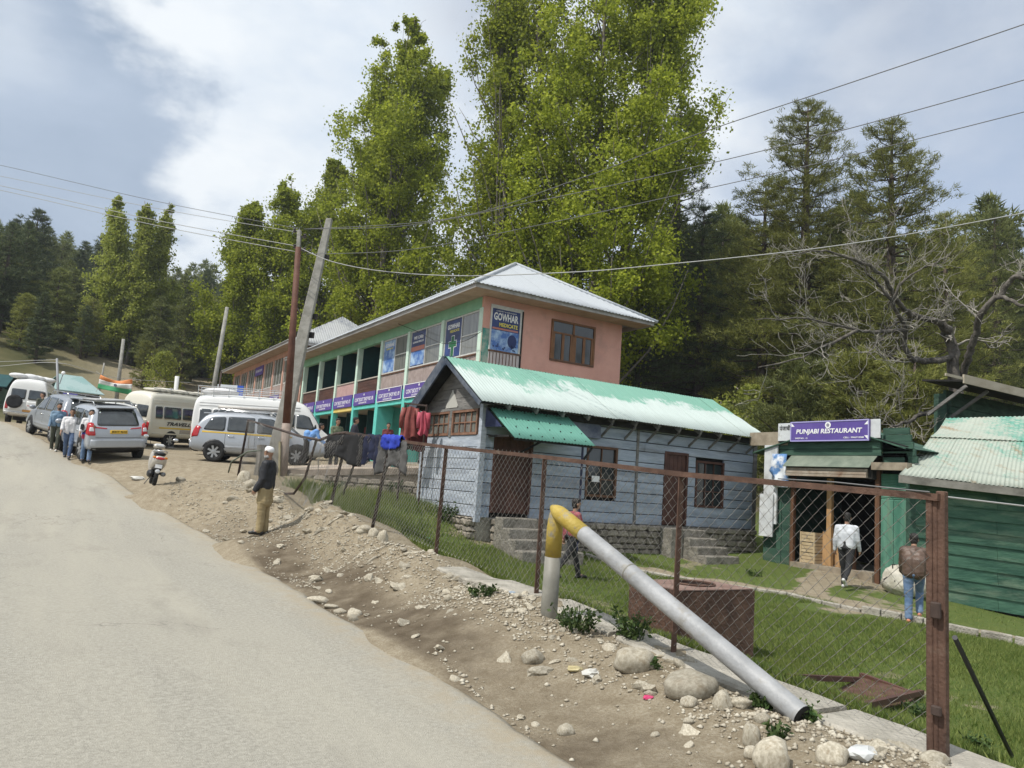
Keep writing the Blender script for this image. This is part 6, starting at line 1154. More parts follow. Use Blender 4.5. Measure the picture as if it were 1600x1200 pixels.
# footpath edging
PE = thing('path_edging', 'low concrete edging of the footpath curving across the lawn', 'kerb', (12, 14, gz(12, 14)))
pp = [(11.45, 15.0), (12.0, 12.6), (12.6, 10.0), (12.55, 8.4), (12.7, 7.0), (13.5, 5.4), (16.5, 1.4)]
for i in range(len(pp) - 1):
    n_ = 4
    for k in range(n_):
        a = np.array(pp[i]) + (np.array(pp[i + 1]) - pp[i]) * (k / n_ + .01); b = np.array(pp[i]) + (np.array(pp[i + 1]) - pp[i]) * ((k + .97) / n_)
        hh = .10 if i < 3 else .16; mb = MB(PE.location); mb.beam((*a, gz(*a) + hh / 2 - .04), (*b, gz(*b) + hh / 2 - .04), .11, hh); bevel(mb.build('edging_block', conc, PE), .012)
for k, (px, py, s_, m, lab, nm) in enumerate(((1013, 1094, .05, mat('pink_wrapper', (.45, .02, .10), (.6, .08, .2), 9, .4), 'crumpled pink snack packet among the stones', 'wrapper'), (922, 1056, .085, mat('white_scrap', (.55, .54, .5), None, rough=.6), 'broken white plastic scrap beside the long boulder row', 'plastic_scrap'), (897, 1050, .07, mat('yellow_scrap', (.42, .35, .18), (.5, .44, .26), 5, .6), 'crumpled yellow wrapper on the dirt', 'wrapper'), (1345, 1185, .10, mat('clear_plastic', (.50, .51, .50), (.62, .63, .62), 6, .25), 'crumpled clear plastic bag at the bottom right', 'plastic_bag'), (800, 928, .05, mat('blue_scrap', (.30, .36, .42), None), 'pale blue scrap by the kerb end', 'plastic_scrap'), (215, 750, .20, mat('white_scrap', (.55, .54, .5), None), 'white plastic sheet on the dirt beside the scooter', 'plastic_scrap'), (668, 842, .06, mat('teal_scrap', (.05, .4, .3), None), 'teal scrap in the grass by the blue gable', 'plastic_scrap'))):
    bm = bmesh.new(); bmesh.ops.create_icosphere(bm, subdivisions=2, radius=1); o_ = Vector((k * 3.1, 1, 2))
    for v in bm.verts: f = 1 + .7 * mnoise.noise(v.co * 2.4 + o_); v.co = Vector((v.co.x * f * s_, v.co.y * f * s_ * .7, v.co.z * f * s_ * .35))
    me = bpy.data.meshes.new(nm); bm.to_mesh(me); bm.free(); me.materials.append(m); p = gpt(px, py); tag(link(nm, me, None, p + Vector((0, 0, s_ * .2))), lab, 'litter')

# ------------------------------------------------------------------ poles and wires
A = Vector; cpole = mat('concrete_pole', (.22, .215, .19), (.34, .33, .30), 4, .9, bump=.3)
t = thing('power_pole', 'rusty tubular steel power pole with a pale square tip', 'pole', at(441, 748, 22)); ot = t.location; b0, b1 = np.array(at(441, 756, 22)), np.array(at(468, 360, 22)); d_ = b1 - b0
mb = MB(ot); mb.tube([b0, b0 + d_ * .23], [.13, .125], 12); mb.build('sleeve', mat('pale_rusty_sleeve', (.22, .17, .14), (.32, .26, .22), 5), t, True)
mb = MB(ot); mb.tube([b0 + d_ * .228, b0 + d_ * .6, b0 + d_ * .93], [.115, .10, .085], 12); mb.build('shaft', mat('rust_red_steel', (.085, .035, .022), (.15, .065, .042), 3, .7), t, True)
mb = MB(ot); mb.beam(b0 + d_ * .925, b1, .13, .10); mb.build('tip', cpole, t)
for f_, sx in ((.995, -.16), (.975, .18), (.93, -.12), (.92, .2)): mb = MB(ot); c = b0 + d_ * f_; mb.lathe([(.035, -.06), (.05, -.02), (.03, 0), (.05, .03), (.02, .07)], 8, Matrix.Translation(c + np.array([sx * .8, -sx * .45, .02]))); mb.beam(c, c + np.array([sx * .8, -sx * .45, 0]), .03, .03); mb.build('insulator', mat('dark_porcelain', (.05, .04, .04), None, rough=.3), t)
mb = MB(ot); mb.beam(at(438, 690, 21.9), at(437, 745, 21.9), .16, .05); mb.build('meter_box', mat('yellowish_board', (.35, .30, .16), (.42, .38, .25), 4), t)
t = thing('power_pole', 'leaning tapered concrete pole with a bare top, crossing the rusty one', 'pole', at(424, 750, 22.4)); ot = t.location; b0, b1 = np.array(at(421, 760, 22.4)), np.array(at(515, 342, 22.9)); fw = RZ @ np.array([0, 1., 0]); rt_ = RZ @ np.array([1., 0, 0])
mb = MB(ot); V = []
for c, hw, hd in ((b0, .27, .15), (b0 + (b1 - b0) * .5, .175, .11), (b1, .095, .075)): V += [c + rt_ * (a * hw) + fw * (b * hd) for a, b in ((-1, -1), (1, -1), (1, 1), (-1, 1))]
mb.add(V, [(0, 3, 2, 1), (8, 9, 10, 11)] + [(4 * j + i, 4 * j + (i + 1) % 4, 4 * j + 4 + (i + 1) % 4, 4 * j + 4 + i) for j in range(2) for i in range(4)]); bevel(mb.build('shaft', cpole, t), .02)
for f_ in (.55, .62, .85): mb = MB(ot); c = b0 + (b1 - b0) * f_; hw = .34 - .245 * f_ + .02; mb.beam(c - rt_ * hw, c + rt_ * (hw + .1), .04, .24 - .1 * f_); mb.build('strap', black_in, t)
t = thing('stump_post', 'short weathered wooden stump behind the old man', 'post', gpt(404, 742)); mb = MB(); mb.tube([(0, 0, -.1), (.02, 0, .4), (0, .03, .86)], [.16, .15, .14], 7); mb.tube([(.2, .1, -.1), (.22, .1, .66)], [.10, .08], 6); mb.build('stump', mat('silver_wood', (.16, .15, .13), (.34, .32, .29), 4, .9, stretch=(3, 3, .4)), t)
def px_pole(name, label, top, bot, d, r0, r1, m=cpole, cat='pole'):
    a, b = np.array(at(*bot, d)), np.array(at(*top, d)); a[2] = min(a[2], gz(a[0], a[1])); t = thing(name, label, cat, a); mb = MB(a); mb.tube([a, (a + b) / 2, b], [r0, (r0 + r1) / 2, r1], 8); mb.build('shaft', m, t, True); return t, a, b
px_pole('power_pole', 'thin grey pole leaning in front of the lower left poplar', (355, 480), (326, 640), 42, .15, .10); px_pole('power_pole', 'grey pole standing behind the flag banner', (193, 530), (180, 640), 58, .16, .12)
px_pole('power_pole', 'short pale stake leaning left of the flag pole', (163, 567), (156, 600), 57, .08, .06)
t, a, b = px_pole('street_lamp', 'thin steel lamp post with a small white lamp beside the teal roof', (89, 560), (97, 640), 36, .06, .05, mat('grey_steel', (.25, .26, .27), None, rough=.5), 'street lamp'); mb = MB(a); c = np.array(at(99, 583, 36)); mb.tube([np.array(at(93, 600, 36)), c], .02, 5); mb.build('arm', mat('grey_steel', (.25, .26, .27)), t); mb = MB(a); mb.ell(c, (.09, .09, .09)); mb.build('lamp_head', white_p, t)
px_pole('utility_post', 'white square post between the navy board and the billboard', (277, 588), (273, 640), 40, .11, .11, mat('white_post_paint', (.6, .6, .58), None), 'post'); px_pole('utility_post', 'thin dark post left of the billboard', (346, 580), (338, 640), 44, .05, .05, rust_d, 'post')
def wire(label, pts, r=.009, m=cord_m, grp=None):
    P = [np.array(at(*p)) for p in pts]; Q = []
    for i in range(len(P) - 1):
        for k in range(10):
            t_ = k / 10; a = P[max(i - 1, 0)]; b = P[i]; c = P[i + 1]; e = P[min(i + 2, len(P) - 1)]; Q.append(.5 * ((2 * b) + (c - a) * t_ + (2 * a - 5 * b + 4 * c - e) * t_ ** 2 + (3 * b - a - 3 * c + e) * t_ ** 3))
    Q.append(P[-1]); mb = MB(P[0]); mb.tube(Q, r, 5); tag(mb.build('power_line', m, None, True, P[0]), label, 'cable', grp)
wire('topmost power line climbing to the upper right corner', [(475, 358, 22), (700, 342, 18.2), (900, 281, 15.6), (1080, 213, 14), (1300, 139, 12.4), (1600, 38, 10.7), (1750, -16, 10)])
wire('second power line from the top on the right', [(478, 358, 22), (640, 352, 19.5), (850, 312, 17), (1080, 262, 15), (1300, 208, 13.6), (1600, 125, 12.1), (1750, 78, 11.4)])
wire('third power line from the top on the right', [(480, 397, 22), (640, 390, 19.6), (850, 350, 17.4), (1080, 300, 15.6), (1300, 250, 14.4), (1600, 175, 13), (1750, 134, 12.4)])
wire('lowest pale cable sagging across the salmon corner roof', [(470, 388, 22), (520, 409, 21.4), (600, 424, 20.5), (720, 431, 19.4), (880, 426, 18.2), (1000, 417, 17.5), (1300, 385, 16), (1600, 333, 15), (1750, 303, 14.6)], .013, cord_l)
for k, (y0_, y1_) in enumerate(((258, 357), (275, 363), (290, 385), (297, 394))): wire(['topmost', 'second', 'third', 'lowest'][k] + ' of the four power lines crossing the sky to the left', [(-120, y0_ - 22, 27), (0, y0_, 26), (240, y0_ + (y1_ - y0_) * .53 + 3, 24), (466, y1_, 22)], .009 if k < 2 else .011, cord_m if k < 1 else cord_l)
wire('thin black cable drooping over the glazed upper windows of the green building', [(606, 500, 35.5), (650, 517, 32), (690, 536, 29.6), (725, 533, 28.2), (752, 518, 27.0)], .012, black_in)
wire('pale cable along the foot of the left hill', [(-60, 574, 40), (0, 572, 40), (92, 567, 36), (180, 590, 40), (300, 598, 44)], .014, cord_l); wire('lower pale cable along the foot of the left hill', [(-60, 566, 40), (0, 565, 40), (60, 563, 38), (90, 562, 36)], .012, cord_l)

# ------------------------------------------------------------------ things along the far roadside
def frame_at(a, b):                     # local axes of an upright board seen between two surveyed corners
    a = np.array(a); b = np.array(b); e = b - a; e[2] = 0; ln = np.linalg.norm(e); e = e / ln; return a, e, np.array([e[1], -e[0], 0.]), ln
FL = thing('flag_banner', 'sagging saffron white and green flag banner tied up before the poplars', 'flag', at(157, 587, 46)); ofl = FL.location
TLc, TRc, BRc, BLc = (np.array(at(*p, 46)) for p in ((157, 585), (207, 592), (205, 617), (153, 607)))
fm = [mat('saffron_cloth', (.62, .20, .06), (.68, .26, .10), 2, .8), mat('white_cloth', (.62, .62, .6), (.7, .7, .68), 2, .8), mat('green_cloth', (.03, .22, .09), (.05, .27, .12), 2, .8)]
def flp(u, v):
    p = (TLc * (1 - u) + TRc * u) * (1 - v) + (BLc * (1 - u) + BRc * u) * v; p = p + np.array([0, 0, -.24 * sin(pi * u) * (1 - v) ** 2]); return p - fw * (.06 * sin(u * 9 + v * 4) + .10 * sin(u * 4 - v * 5) * v)
for k in range(3):
    V = []; nu = 18; nv_ = 4
    for j in range(nv_ + 1):
        for i in range(nu + 1): V.append(flp(i / nu, (k + j / nv_) / 3))
    mb = MB(ofl); mb.add(V, [(j * (nu + 1) + i, j * (nu + 1) + i + 1, (j + 1) * (nu + 1) + i + 1, (j + 1) * (nu + 1) + i) for j in range(nv_) for i in range(nu)]); o = mb.build(('saffron_stripe', 'white_stripe', 'green_stripe')[k], fm[k], FL, True); o.modifiers.new('s', 'SOLIDIFY').thickness = .012
mb = MB(ofl); mb.tube([flp(.5 + .045 * cos(a), .5 + .085 * sin(a)) - fw * .03 for a in np.linspace(0, 2 * pi, 20)], .018, 5); mb.ell(flp(.5, .5) - fw * .03, (.025, .025, .025)); mb.build('wheel_emblem', mat('navy_print', (.01, .015, .12), None), FL)
for p, q in ((TLc, at(150, 580, 46)), (BLc, at(150, 612, 46)), (TRc, at(212, 590, 46))): mb = MB(ofl); mb.tube([p, q], .012, 4); mb.build('cord', cord_l, FL)
def far_board(name, label, px0, px1, ytop, ybot, d, m, legs=True, cat='sign'):
    a, e, nn, ln = frame_at(at(px0, ybot, d), at(px1, ybot, d)); h = (ybot - ytop) / F * d; t = thing(name, label, cat, a); M_ = Matrix((( e[0], -nn[0], 0, 0), (e[1], -nn[1], 0, 0), (0, 0, 1, 0), (0, 0, 0, 1))); mb = MB()
    def q(nm, x0, x1, z0, z1, mm, th=.03): mb = MB(); mb.box((x0, -.02 - th, z0), (x1, -.02 + (.02 if th < .035 else 0), z1), M_); return mb.build(nm, mm, t)
    q('panel', 0, ln, 0, h, m)
    for x in ((.06, ln - .12) if legs else ()): mb = MB(); mb.box((x, 0, gz(a[0], a[1]) - a[2]), (x + .06, .05, h * .9), M_); mb.build('leg', rust_d, t)
    return t, q, ln, h, M_
def text_on(t, s_, x, z, wd, ht, M_, m, y=-.062): R = M_.to_3x3() @ Matrix(((1, 0, 0), (0, 0, -1), (0, 1, 0))); c = M_ @ Vector((x, y, z)); text(s_, tuple(c), wd, ht, R.to_4x4(), m, t)
t, q, ln, h, M_ = far_board('navy_board', 'navy blue board with a white arch of lettering in a pale frame', 239, 268, 605, 626, 40, mat('pale_board', (.45, .47, .5), None)); q('field', .05, ln - .05, .05, h - .05, mat('navy_print', (.01, .015, .12)), .04)
text_on(t, 'GOVERNMENT OF J&K', ln / 2, h * .66, ln * .7, .08, M_, white_p, -.066); text_on(t, 'DEPARTMENT OF TOURISM', ln / 2, h * .2, ln * .74, .06, M_, white_p, -.066); mb = MB(); mb.ell((0, 0, 0), (.10, .012, .09), M_ @ Matrix.Translation((ln / 2, -.06, h * .43))); mb.build('emblem', white_p, t)
t, q, ln, h, M_ = far_board('billboard', 'white billboard with a blue right end and a red band, left of the peach wing', 338, 379, 600, 623, 45, mat('white_board', (.62, .66, .7), None)); q('blue_end', ln * .76, ln, .0, h, mat('bright_blue_print', (.03, .10, .5), None), .04); q('red_band', ln * .28, ln * .72, .08, h * .26, mat('red_print', (.5, .03, .04), None), .038); text_on(t, '9', ln * .16, h * .36, .22, .36, M_, mat('red_print', (.5, .03, .04))); text_on(t, 'Tourism Welcomes You', ln * .40, h * .74, ln * .6, .12, M_, mat('grey_print', (.12, .15, .2), None))
t, q, ln, h, M_ = far_board('blue_board', 'small violet blue board below the lamp post', 98, 120, 613, 627, 34, mat('violet_blue', (.05, .045, .26), (.08, .07, .3), 3)); mb = MB(); mb.ell((0, 0, 0), (.07, .01, .05), M_ @ Matrix.Translation((ln / 2, -.06, h * .55))); mb.build('emblem', white_p, t)
def far_house(label, px0, px1, d0, d1, ztop_px, zeave_px, zbot_px, deep, roofm, wallm, over=.5, off_r=1.0):
    a = np.array(at(px0, zeave_px, d0)); b = np.array(at(px1, zeave_px, d0 + d1)); e = b - a; e[2] = 0; ln = np.linalg.norm(e); e /= ln; nb = np.array([-e[1], e[0], 0.])
    if nb @ fw < 0: nb = -nb
    ze = a[2]; zr = at((px0 + px1) / 2, ztop_px, d0 + deep * .5)[2]; zg = min(gz(*a[:2]), gz(*b[:2])) - .3; t = thing('roadside_house', label, 'house', (a[0], a[1], zg)); o_ = t.location
    P = lambda x, y, z: a + e * x + nb * y + np.array([0, 0, z - a[2]])
    def slab(nm, q4, th, m): mb = MB(o_); mb.add([Vector(v) for v in q4] + [Vector(v) - Vector((0, 0, th)) for v in q4], [(0, 1, 2, 3), (7, 6, 5, 4), (0, 4, 5, 1), (1, 5, 6, 2), (2, 6, 7, 3), (3, 7, 4, 0)]); return mb.build(nm, m, t)
    slab('roof_sheet', [P(-over, -over, ze), P(ln + over, -over, ze), P(ln + over - off_r, deep / 2, zr), P(-over + off_r, deep / 2, zr)], .06, roofm); slab('roof_sheet', [P(-over, deep + over, ze), P(ln + over, deep + over, ze), P(ln + over - off_r, deep / 2, zr), P(-over + off_r, deep / 2, zr)], .06, roofm)
    for x0, x1, y0_, y1_ in ((0, ln, 0, .15), (0, ln, deep - .15, deep), (0, .15, .15, deep - .15), (ln - .15, ln, .15, deep - .15)): slab('wall', [P(x0, y0_, ze - .05), P(x1, y0_, ze - .05), P(x1, y1_, ze - .05), P(x0, y1_, ze - .05)], ze - zg, wallm)
    for k in range(int(ln / 1.8)): slab('window', [P(.7 + k * 1.8, -.04, ze - .5), P(1.6 + k * 1.8, -.04, ze - .5), P(1.6 + k * 1.8, -.005, ze - .5), P(.7 + k * 1.8, -.005, ze - .5)], .8, glass_m)
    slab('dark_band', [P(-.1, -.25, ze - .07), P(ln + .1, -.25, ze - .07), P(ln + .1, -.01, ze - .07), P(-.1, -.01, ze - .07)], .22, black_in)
far_house('low white house with a pale teal metal roof behind the walking group', 92, 152, 50, 1.5, 587, 609, 640, 6, teal_roof, mat('offwhite_wall', (.46, .45, .40), (.55, .54, .48), 3, .9), .4, .8)
far_house('dark hut with a green roof at the far left edge behind the van', -40, 2, 47, .5, 583, 600, 640, 5, teal_in, dgr, .4, .3)
far_house('low dark shelter roof between the white post and the billboard', 300, 340, 50, 1, 617, 622, 640, 4, grey_w, black_in, .3, .1)
# ------------------------------------------------------------------ washing on the fence and wares by the gable
def drape(label, s0, s1, z0, z1, drop, back, m, seed, nm='draped_cloth', flare=.0):
    rg = np.random.default_rng(seed); t = thing(nm, label, 'cloth', (4.8, (s0 + s1) / 2, z0)); V = []; nu, nv_ = 22, 16
    for j in range(nv_ + 1):
        for i in range(nu + 1):
            u = i / nu; v = j / nv_; zt = z0 + (z1 - z0) * u + .05; L_ = v * (drop + back) - back; dr = drop * (1 + .18 * sin(u * 5 + seed)); sd = 1 if L_ < 0 else -1; h = abs(L_) * (dr / drop if L_ > 0 else 1)
            x = 4.8 + sd * (.045 if abs(L_) > .04 else abs(L_)) + .03 * sin(u * 16 + seed) * min(1, h * 3) + .012 * rg.normal(); yy = s0 + (s1 - s0) * u + (u - .5) * flare * h + .02 * sin(h * 9 + seed); V.append((x - 4.8, yy - (s0 + s1) / 2, zt - h - z0 + .01 * rg.normal()))
    mb = MB(); mb.add(V, [(j * (nu + 1) + i, j * (nu + 1) + i + 1, (j + 1) * (nu + 1) + i + 1, (j + 1) * (nu + 1) + i) for j in range(nv_) for i in range(nu)]); o = mb.build('cloth', m, t, True); o.modifiers.new('s', 'SOLIDIFY').thickness = .01; return t
drape('black coat drying on the fence rail, longest of the washing', 13.0, 15.0, 2.36, 2.36, .52, .22, mat('cloth_deep_black', (.006, .006, .007), (.014, .014, .015), 5, .95), 1); drape('navy trousers hanging on the fence rail between coat and grey blanket', 12.1, 12.85, 2.30, 2.34, .55, .15, mat('cloth_deep_navy', (.006, .008, .025), (.015, .02, .05), 5, .95), 2)
drape('grey blanket hanging from the fence rail', 11.0, 12.15, 2.19, 2.27, .55, .15, mat('grey_blanket', (.05, .05, .05), (.10, .098, .095), 6, .95), 3, flare=.35); 
t = drape('bright blue cloth bundled over the fence rail above the grey blanket', 11.2, 12.0, 2.26, 2.31, .22, .3, mat('royal_blue_cloth', (.012, .03, .30), (.03, .06, .45), 5, .8), 5); t.location.x -= .03
t = thing('prop_stick', 'dark stick propping the fence by the washing', 'stick', gpt(535, 775)); a = np.array(t.location); mb = MB(a); mb.tube([a, np.array([4.95, 13.6, 2.1])], .025, 5); mb.build('stick', rust_d, t)
rj = mat('red_puffer', (.17, .035, .03), (.28, .075, .065), 4, .6); pk = mat('pink_cloth', (.38, .05, .08), (.48, .1, .14), 4, .8)
for k, (px, py, d, m, wd, ht, lab) in enumerate(((642, 635, 19.5, rj, .42, .80, 'red puffer jacket hanging beside the blue gable board'), (663, 642, 19.2, pk, .24, .62, 'pink garment hanging at the blue gable window'), (655, 640, 19.6, cl[5], .24, .55, 'white garment hanging between red and pink clothes'), (648, 668, 19.8, cl[2], .6, .6, 'maroon coats hanging below the red jacket'))): hung('jacket', lab, 'jacket', at(px, py, d), wd, ht, m, seed=k + 40, dirv=tuple(rt_))
t = thing('clothes_rack', 'dark rail with posts carrying the clothes beside the blue gable', 'rack', at(650, 730, 20)); a = np.array(t.location); mb = MB(a); mb.beam(at(632, 630, 19.6), at(668, 634, 19.3), .04, .04); mb.build('rail', rust_d, t)
for px in (634, 667): p = np.array(at(px, 632, 19.5)); mb = MB(a); mb.beam((p[0], p[1], gz(p[0], p[1]) - .1), p, .04, .04); mb.build('post', rust_d, t)
def bucket(label, p, r, h, m):
    t = thing('bucket', label, 'bucket', p); mb = MB(); mb.lathe([(r * .78, 0), (r, h), (r * 1.06, h + .01), (r * .95, h + .012), (r * .74, .03)], 14); mb.build('body', m, t, True); mb = MB(); mb.tube([(r * cos(a), 0, h * .75 + r * .9 * sin(a)) for a in np.linspace(0, pi, 10)], .008, 5); mb.build('handle', white_p, t)
tz = lambda px, py, z: (lambda v: np.array([0, 0, EYE]) + v * ((z - EYE) / v[2]))(RZ @ (_f * F + _r * (px - 800) - _u * (py - 600)))
bucket('teal bucket on the terrace below the grey blanket', (9.3, 22.2, 1.95), .19, .30, mat('teal_plastic', (.03, .22, .25), None, rough=.4)); bucket('red bucket on the terrace behind the fence', (8.15, 22.6, 1.88), .14, .26, mat('red_plastic', (.4, .03, .03), None, rough=.4))

# ------------------------------------------------------------------ vehicles
def paint(name, c, metal=.0, rough=.32, dirt=(.30, .27, .22)):
    return mat(name, c, tuple(x * 1.04 for x in c), 2, rough, metal=metal, coat=.35, spec=.5, dirt=dirt, dscale=1.6, dlo=.62, dhi=.95)
silver = paint('silver_paint', (.38, .405, .44), .25); cream_p = paint('cream_paint', (.62, .59, .50)); white_v = paint('white_paint', (.70, .70, .68)); grey_p = paint('grey_paint', (.27, .29, .32), .25)
tyre_m = mat('tyre_rubber', (.012, .012, .013), (.03, .03, .03), 8, .85); alloy = mat('alloy_rim', (.38, .39, .40), None, rough=.35, metal=.5); blackp = mat('black_plastic', (.012, .012, .013), None, rough=.5); red_l = mat('red_lamp', (.42, .012, .015), None, rough=.15, spec=.7); clear_l = mat('clear_lamp', (.55, .56, .57), None, rough=.12, spec=.8)
chrome = mat('chrome', (.6, .6, .6), None, rough=.2, metal=.8); yplate = mat('yellow_plate', (.62, .38, .02), None, rough=.5); ystripe = mat('yellow_stripe', (.62, .42, .06), None, rough=.4); seat_in = mat('car_interior', (.03, .03, .032), (.07, .07, .07), 4, .9)
vglass = mat('car_glass', (.022, .027, .03), (.05, .058, .062), 3, .05, spec=.9)
KIND = {
 'suv': dict(L=4.58, st=[(0, .40, .70, .78, .80, .80, .78), (.05, .34, .90, 1.06, .86, .85, .80), (.14, .32, 1.02, 1.20, .88, .86, .78), (.34, .30, 1.02, 1.56, .885, .865, .70), (.56, .29, 1.02, 1.70, .885, .865, .66), (1.1, .28, 1.01, 1.745, .885, .865, .665), (2.0, .27, 1.0, 1.75, .885, .865, .67), (2.62, .27, .99, 1.70, .885, .865, .665), (3.0, .28, .98, 1.52, .885, .86, .68), (3.40, .29, .96, 1.17, .88, .85, .74), (3.62, .30, .93, 1.05, .88, .84, .76), (4.1, .32, .84, .97, .87, .82, .74), (4.42, .35, .70, .84, .82, .77, .68), (4.58, .42, .56, .66, .66, .64, .58)], wx=(.80, 3.55), wr=.345, wy=.80),
 'bus': dict(L=5.7, st=[(0, .55, .9, 1.1, .86, .86, .84), (.04, .46, 1.25, 2.12, .95, .95, .80), (.14, .44, 1.28, 2.38, .965, .96, .74), (.35, .42, 1.28, 2.50, .97, .96, .70), (1.5, .40, 1.28, 2.54, .97, .96, .70), (3.6, .40, 1.28, 2.53, .97, .96, .70), (4.2, .40, 1.27, 2.44, .97, .955, .70), (4.62, .40, 1.24, 2.18, .965, .94, .72), (4.98, .42, 1.16, 1.56, .95, .90, .76), (5.14, .43, 1.10, 1.28, .94, .88, .76), (5.45, .45, .94, 1.08, .90, .84, .72), (5.64, .48, .74, .86, .82, .76, .66), (5.7, .52, .62, .70, .70, .66, .6)], wx=(1.35, 4.75), wr=.36, wy=.86)}
def vehicle(kind, name, label, cat, pos, head, body_m, decor, group=None):
    K = KIND[kind]; L_ = K['L']; h = radians(head); fd = np.array([sin(h), cos(h)]); lf = np.array([-fd[1], fd[0]]); c = np.array(pos[:2])
    wx = [x - L_ / 2 for x in K['wx']]; G_ = lambda x, y: (lambda p: gz(p[0], p[1]))(c + fd * x + lf * y)
    zr = (G_(wx[0], .8) + G_(wx[0], -.8)) / 2; zf = (G_(wx[1], .8) + G_(wx[1], -.8)) / 2; zl = (G_(wx[0], .8) + G_(wx[1], .8)) / 2; zr_ = (G_(wx[0], -.8) + G_(wx[1], -.8)) / 2
    X = Vector((fd[0], fd[1], (zf - zr) / (wx[1] - wx[0]))).normalized(); Y = Vector((lf[0], lf[1], (zl - zr_) / 1.6)).normalized(); Zv = X.cross(Y).normalized(); Y = Zv.cross(X)
    t = thing(name, label, cat, (0, 0, 0), 0, group); zc = zr + (zf - zr) * (0 - wx[0]) / (wx[1] - wx[0])
    t.matrix_world = Matrix(((X.x, Y.x, Zv.x, c[0]), (X.y, Y.y, Zv.y, c[1]), (X.z, Y.z, Zv.z, zc), (0, 0, 0, 1)))
    V = []; Fs = []; n = 16
    for x, zb, zm, zt, wl, wb, wt in K['st']:
        x -= L_ / 2; half = [(wl * .84, zb), (wl, zb + .10), (wl + .015, (zb + zm) / 2), (wb, zm), (wb + (wt - wb) * .5, zm + (zt - zm) * .6), (wt, zt - .05 * (zt - zm)), (wt * .6, zt + .008)]
        ring = [(0, zb)] + half + [(0, zt + .02)] + [(-y, z) for y, z in half[::-1]]; V += [(x, y, z) for y, z in ring]
    for i in range(len(K['st']) - 1):
        for k in range(n): Fs.append((i * n + k, i * n + (k + 1) % n, (i + 1) * n + (k + 1) % n, (i + 1) * n + k))
    Fs += [tuple(range(n - 1, -1, -1)), tuple((len(K['st']) - 1) * n + k for k in range(n))]
    mb = MB(); mb.add(V, Fs); body = mb.build('body', body_m, t, True); sm = body.modifiers.new('s', 'SUBSURF'); sm.levels = 2; sm.render_levels = 2
    body.parent = None; evald(body); body.parent = t
    bm = bmesh.new(); bm.from_mesh(body.data); bvh = BVHTree.FromBMesh(bm); bm.free()
    def patch(nm, poly, side, m, off=.006, rnd=.05, par=None, res=.07):
        """panel of real thickness lying on the body: poly in (x,z) seen from side L/R, or (y,z) seen from R(ear)/F(ront), or (x,y) from T(op)"""
        P = [np.array(p, float) for p in poly]; out_ = []; m_ = len(P)
        for i in range(m_):
            a, b, c_ = P[i - 1], P[i], P[(i + 1) % m_]; u1 = a - b; u2 = c_ - b; r = min(rnd, np.linalg.norm(u1) * .4, np.linalg.norm(u2) * .4); s_ = b + u1 / np.linalg.norm(u1) * r; e_ = b + u2 / np.linalg.norm(u2) * r
            out_ += [s_ * (1 - q) ** 2 + 2 * b * q * (1 - q) + e_ * q * q for q in (0, .5, 1)]
        Q = []
        for i in range(len(out_)):
            a, b = out_[i], out_[(i + 1) % len(out_)]; k = max(1, int(np.linalg.norm(b - a) / res)); Q += [a + (b - a) * j / k for j in range(k)]
        cen = sum(Q) / len(Q); rings = [1, .75, .5, .25]; pts = []
        def cast(p, o_):
            if side in 'LR' or side in ('l', 'r'): sg = 1 if side == 'L' else -1; org = Vector((p[0], 3 * sg, p[1])); d = Vector((0, -sg, 0))
            elif side in 'BF': sg = -1 if side == 'B' else 1; org = Vector((5 * sg, p[0], p[1])); d = Vector((-sg, 0, 0))
            else: org = Vector((p[0], p[1], 4)); d = Vector((0, 0, -1))
            hit = bvh.ray_cast(org, d)
            if hit[0] is None: hit = bvh.find_nearest(org + d * 2.2)
            return hit[0] + hit[1] * o_
        nq = len(Q); V = [cast(p, -.01) for p in Q]
        for r in rings: V += [cast(cen + (p - cen) * r, off) for p in Q]
        V.append(cast(cen, off)); Fs = []
        for j in range(len(rings)):
            for i in range(nq): Fs.append((j * nq + i, j * nq + (i + 1) % nq, (j + 1) * nq + (i + 1) % nq, (j + 1) * nq + i))
        for i in range(nq): Fs.append((len(rings) * nq + i, len(rings) * nq + (i + 1) % nq, len(V) - 1))
        mb = MB(); mb.add(V, Fs); return mb.build(nm, m, par or t, True)
    # wheels
    for x in wx:
        for sg in (1, -1):
            circ = [(x + K['wr'] * 1.17 * cos(a), K['wr'] + .02 + K['wr'] * 1.17 * sin(a)) for a in np.linspace(0, 2 * pi, 17)[:-1]]; circ = [(p, max(q, .32)) for p, q in circ]; patch('wheel_well_shade', circ, 'L' if sg > 0 else 'R', blackp, .004, .01)  # black disc on the body paints the shade of the wheel well
            w_ = bpy.data.objects.new('wheel', None); COL.objects.link(w_); w_.parent = t; w_.location = (x, sg * (K['wy'] + .005), K['wr']); w_.rotation_euler = (-sg * pi / 2, 0, 0)
            r = K['wr']; mb = MB(); mb.lathe([(r * .62, -.10), (r * .93, -.105), (r, -.08), (r, .08), (r * .93, .105), (r * .66, .10), (r * .62, .085)], 28); mb.build('tyre', tyre_m, w_, True)
            mb = MB(); mb.lathe([(r * .66, .02), (r * .66, .095), (r * .60, .098), (r * .58, .05), (.03, .045)], 24); mb.build('rim_dish', blackp, w_, True)
            mb = MB()
            for k in range(7): a = 2 * pi * k / 7; mb.beam((.02 * cos(a), .02 * sin(a), .085), (r * .60 * cos(a), r * .60 * sin(a), .092), .065, .022)
            mb.lathe([(.06, .05), (.06, .105), (.03, .11)], 12); mb.build('rim', alloy, w_)
    mb = MB(); mb.box((wx[0] - .25, -K['wy'] * .75, .22), (wx[1] + .2, K['wy'] * .75, .5)); mb.build('underbody', blackp, t)
    decor(t, patch, L_ / 2, t); return t
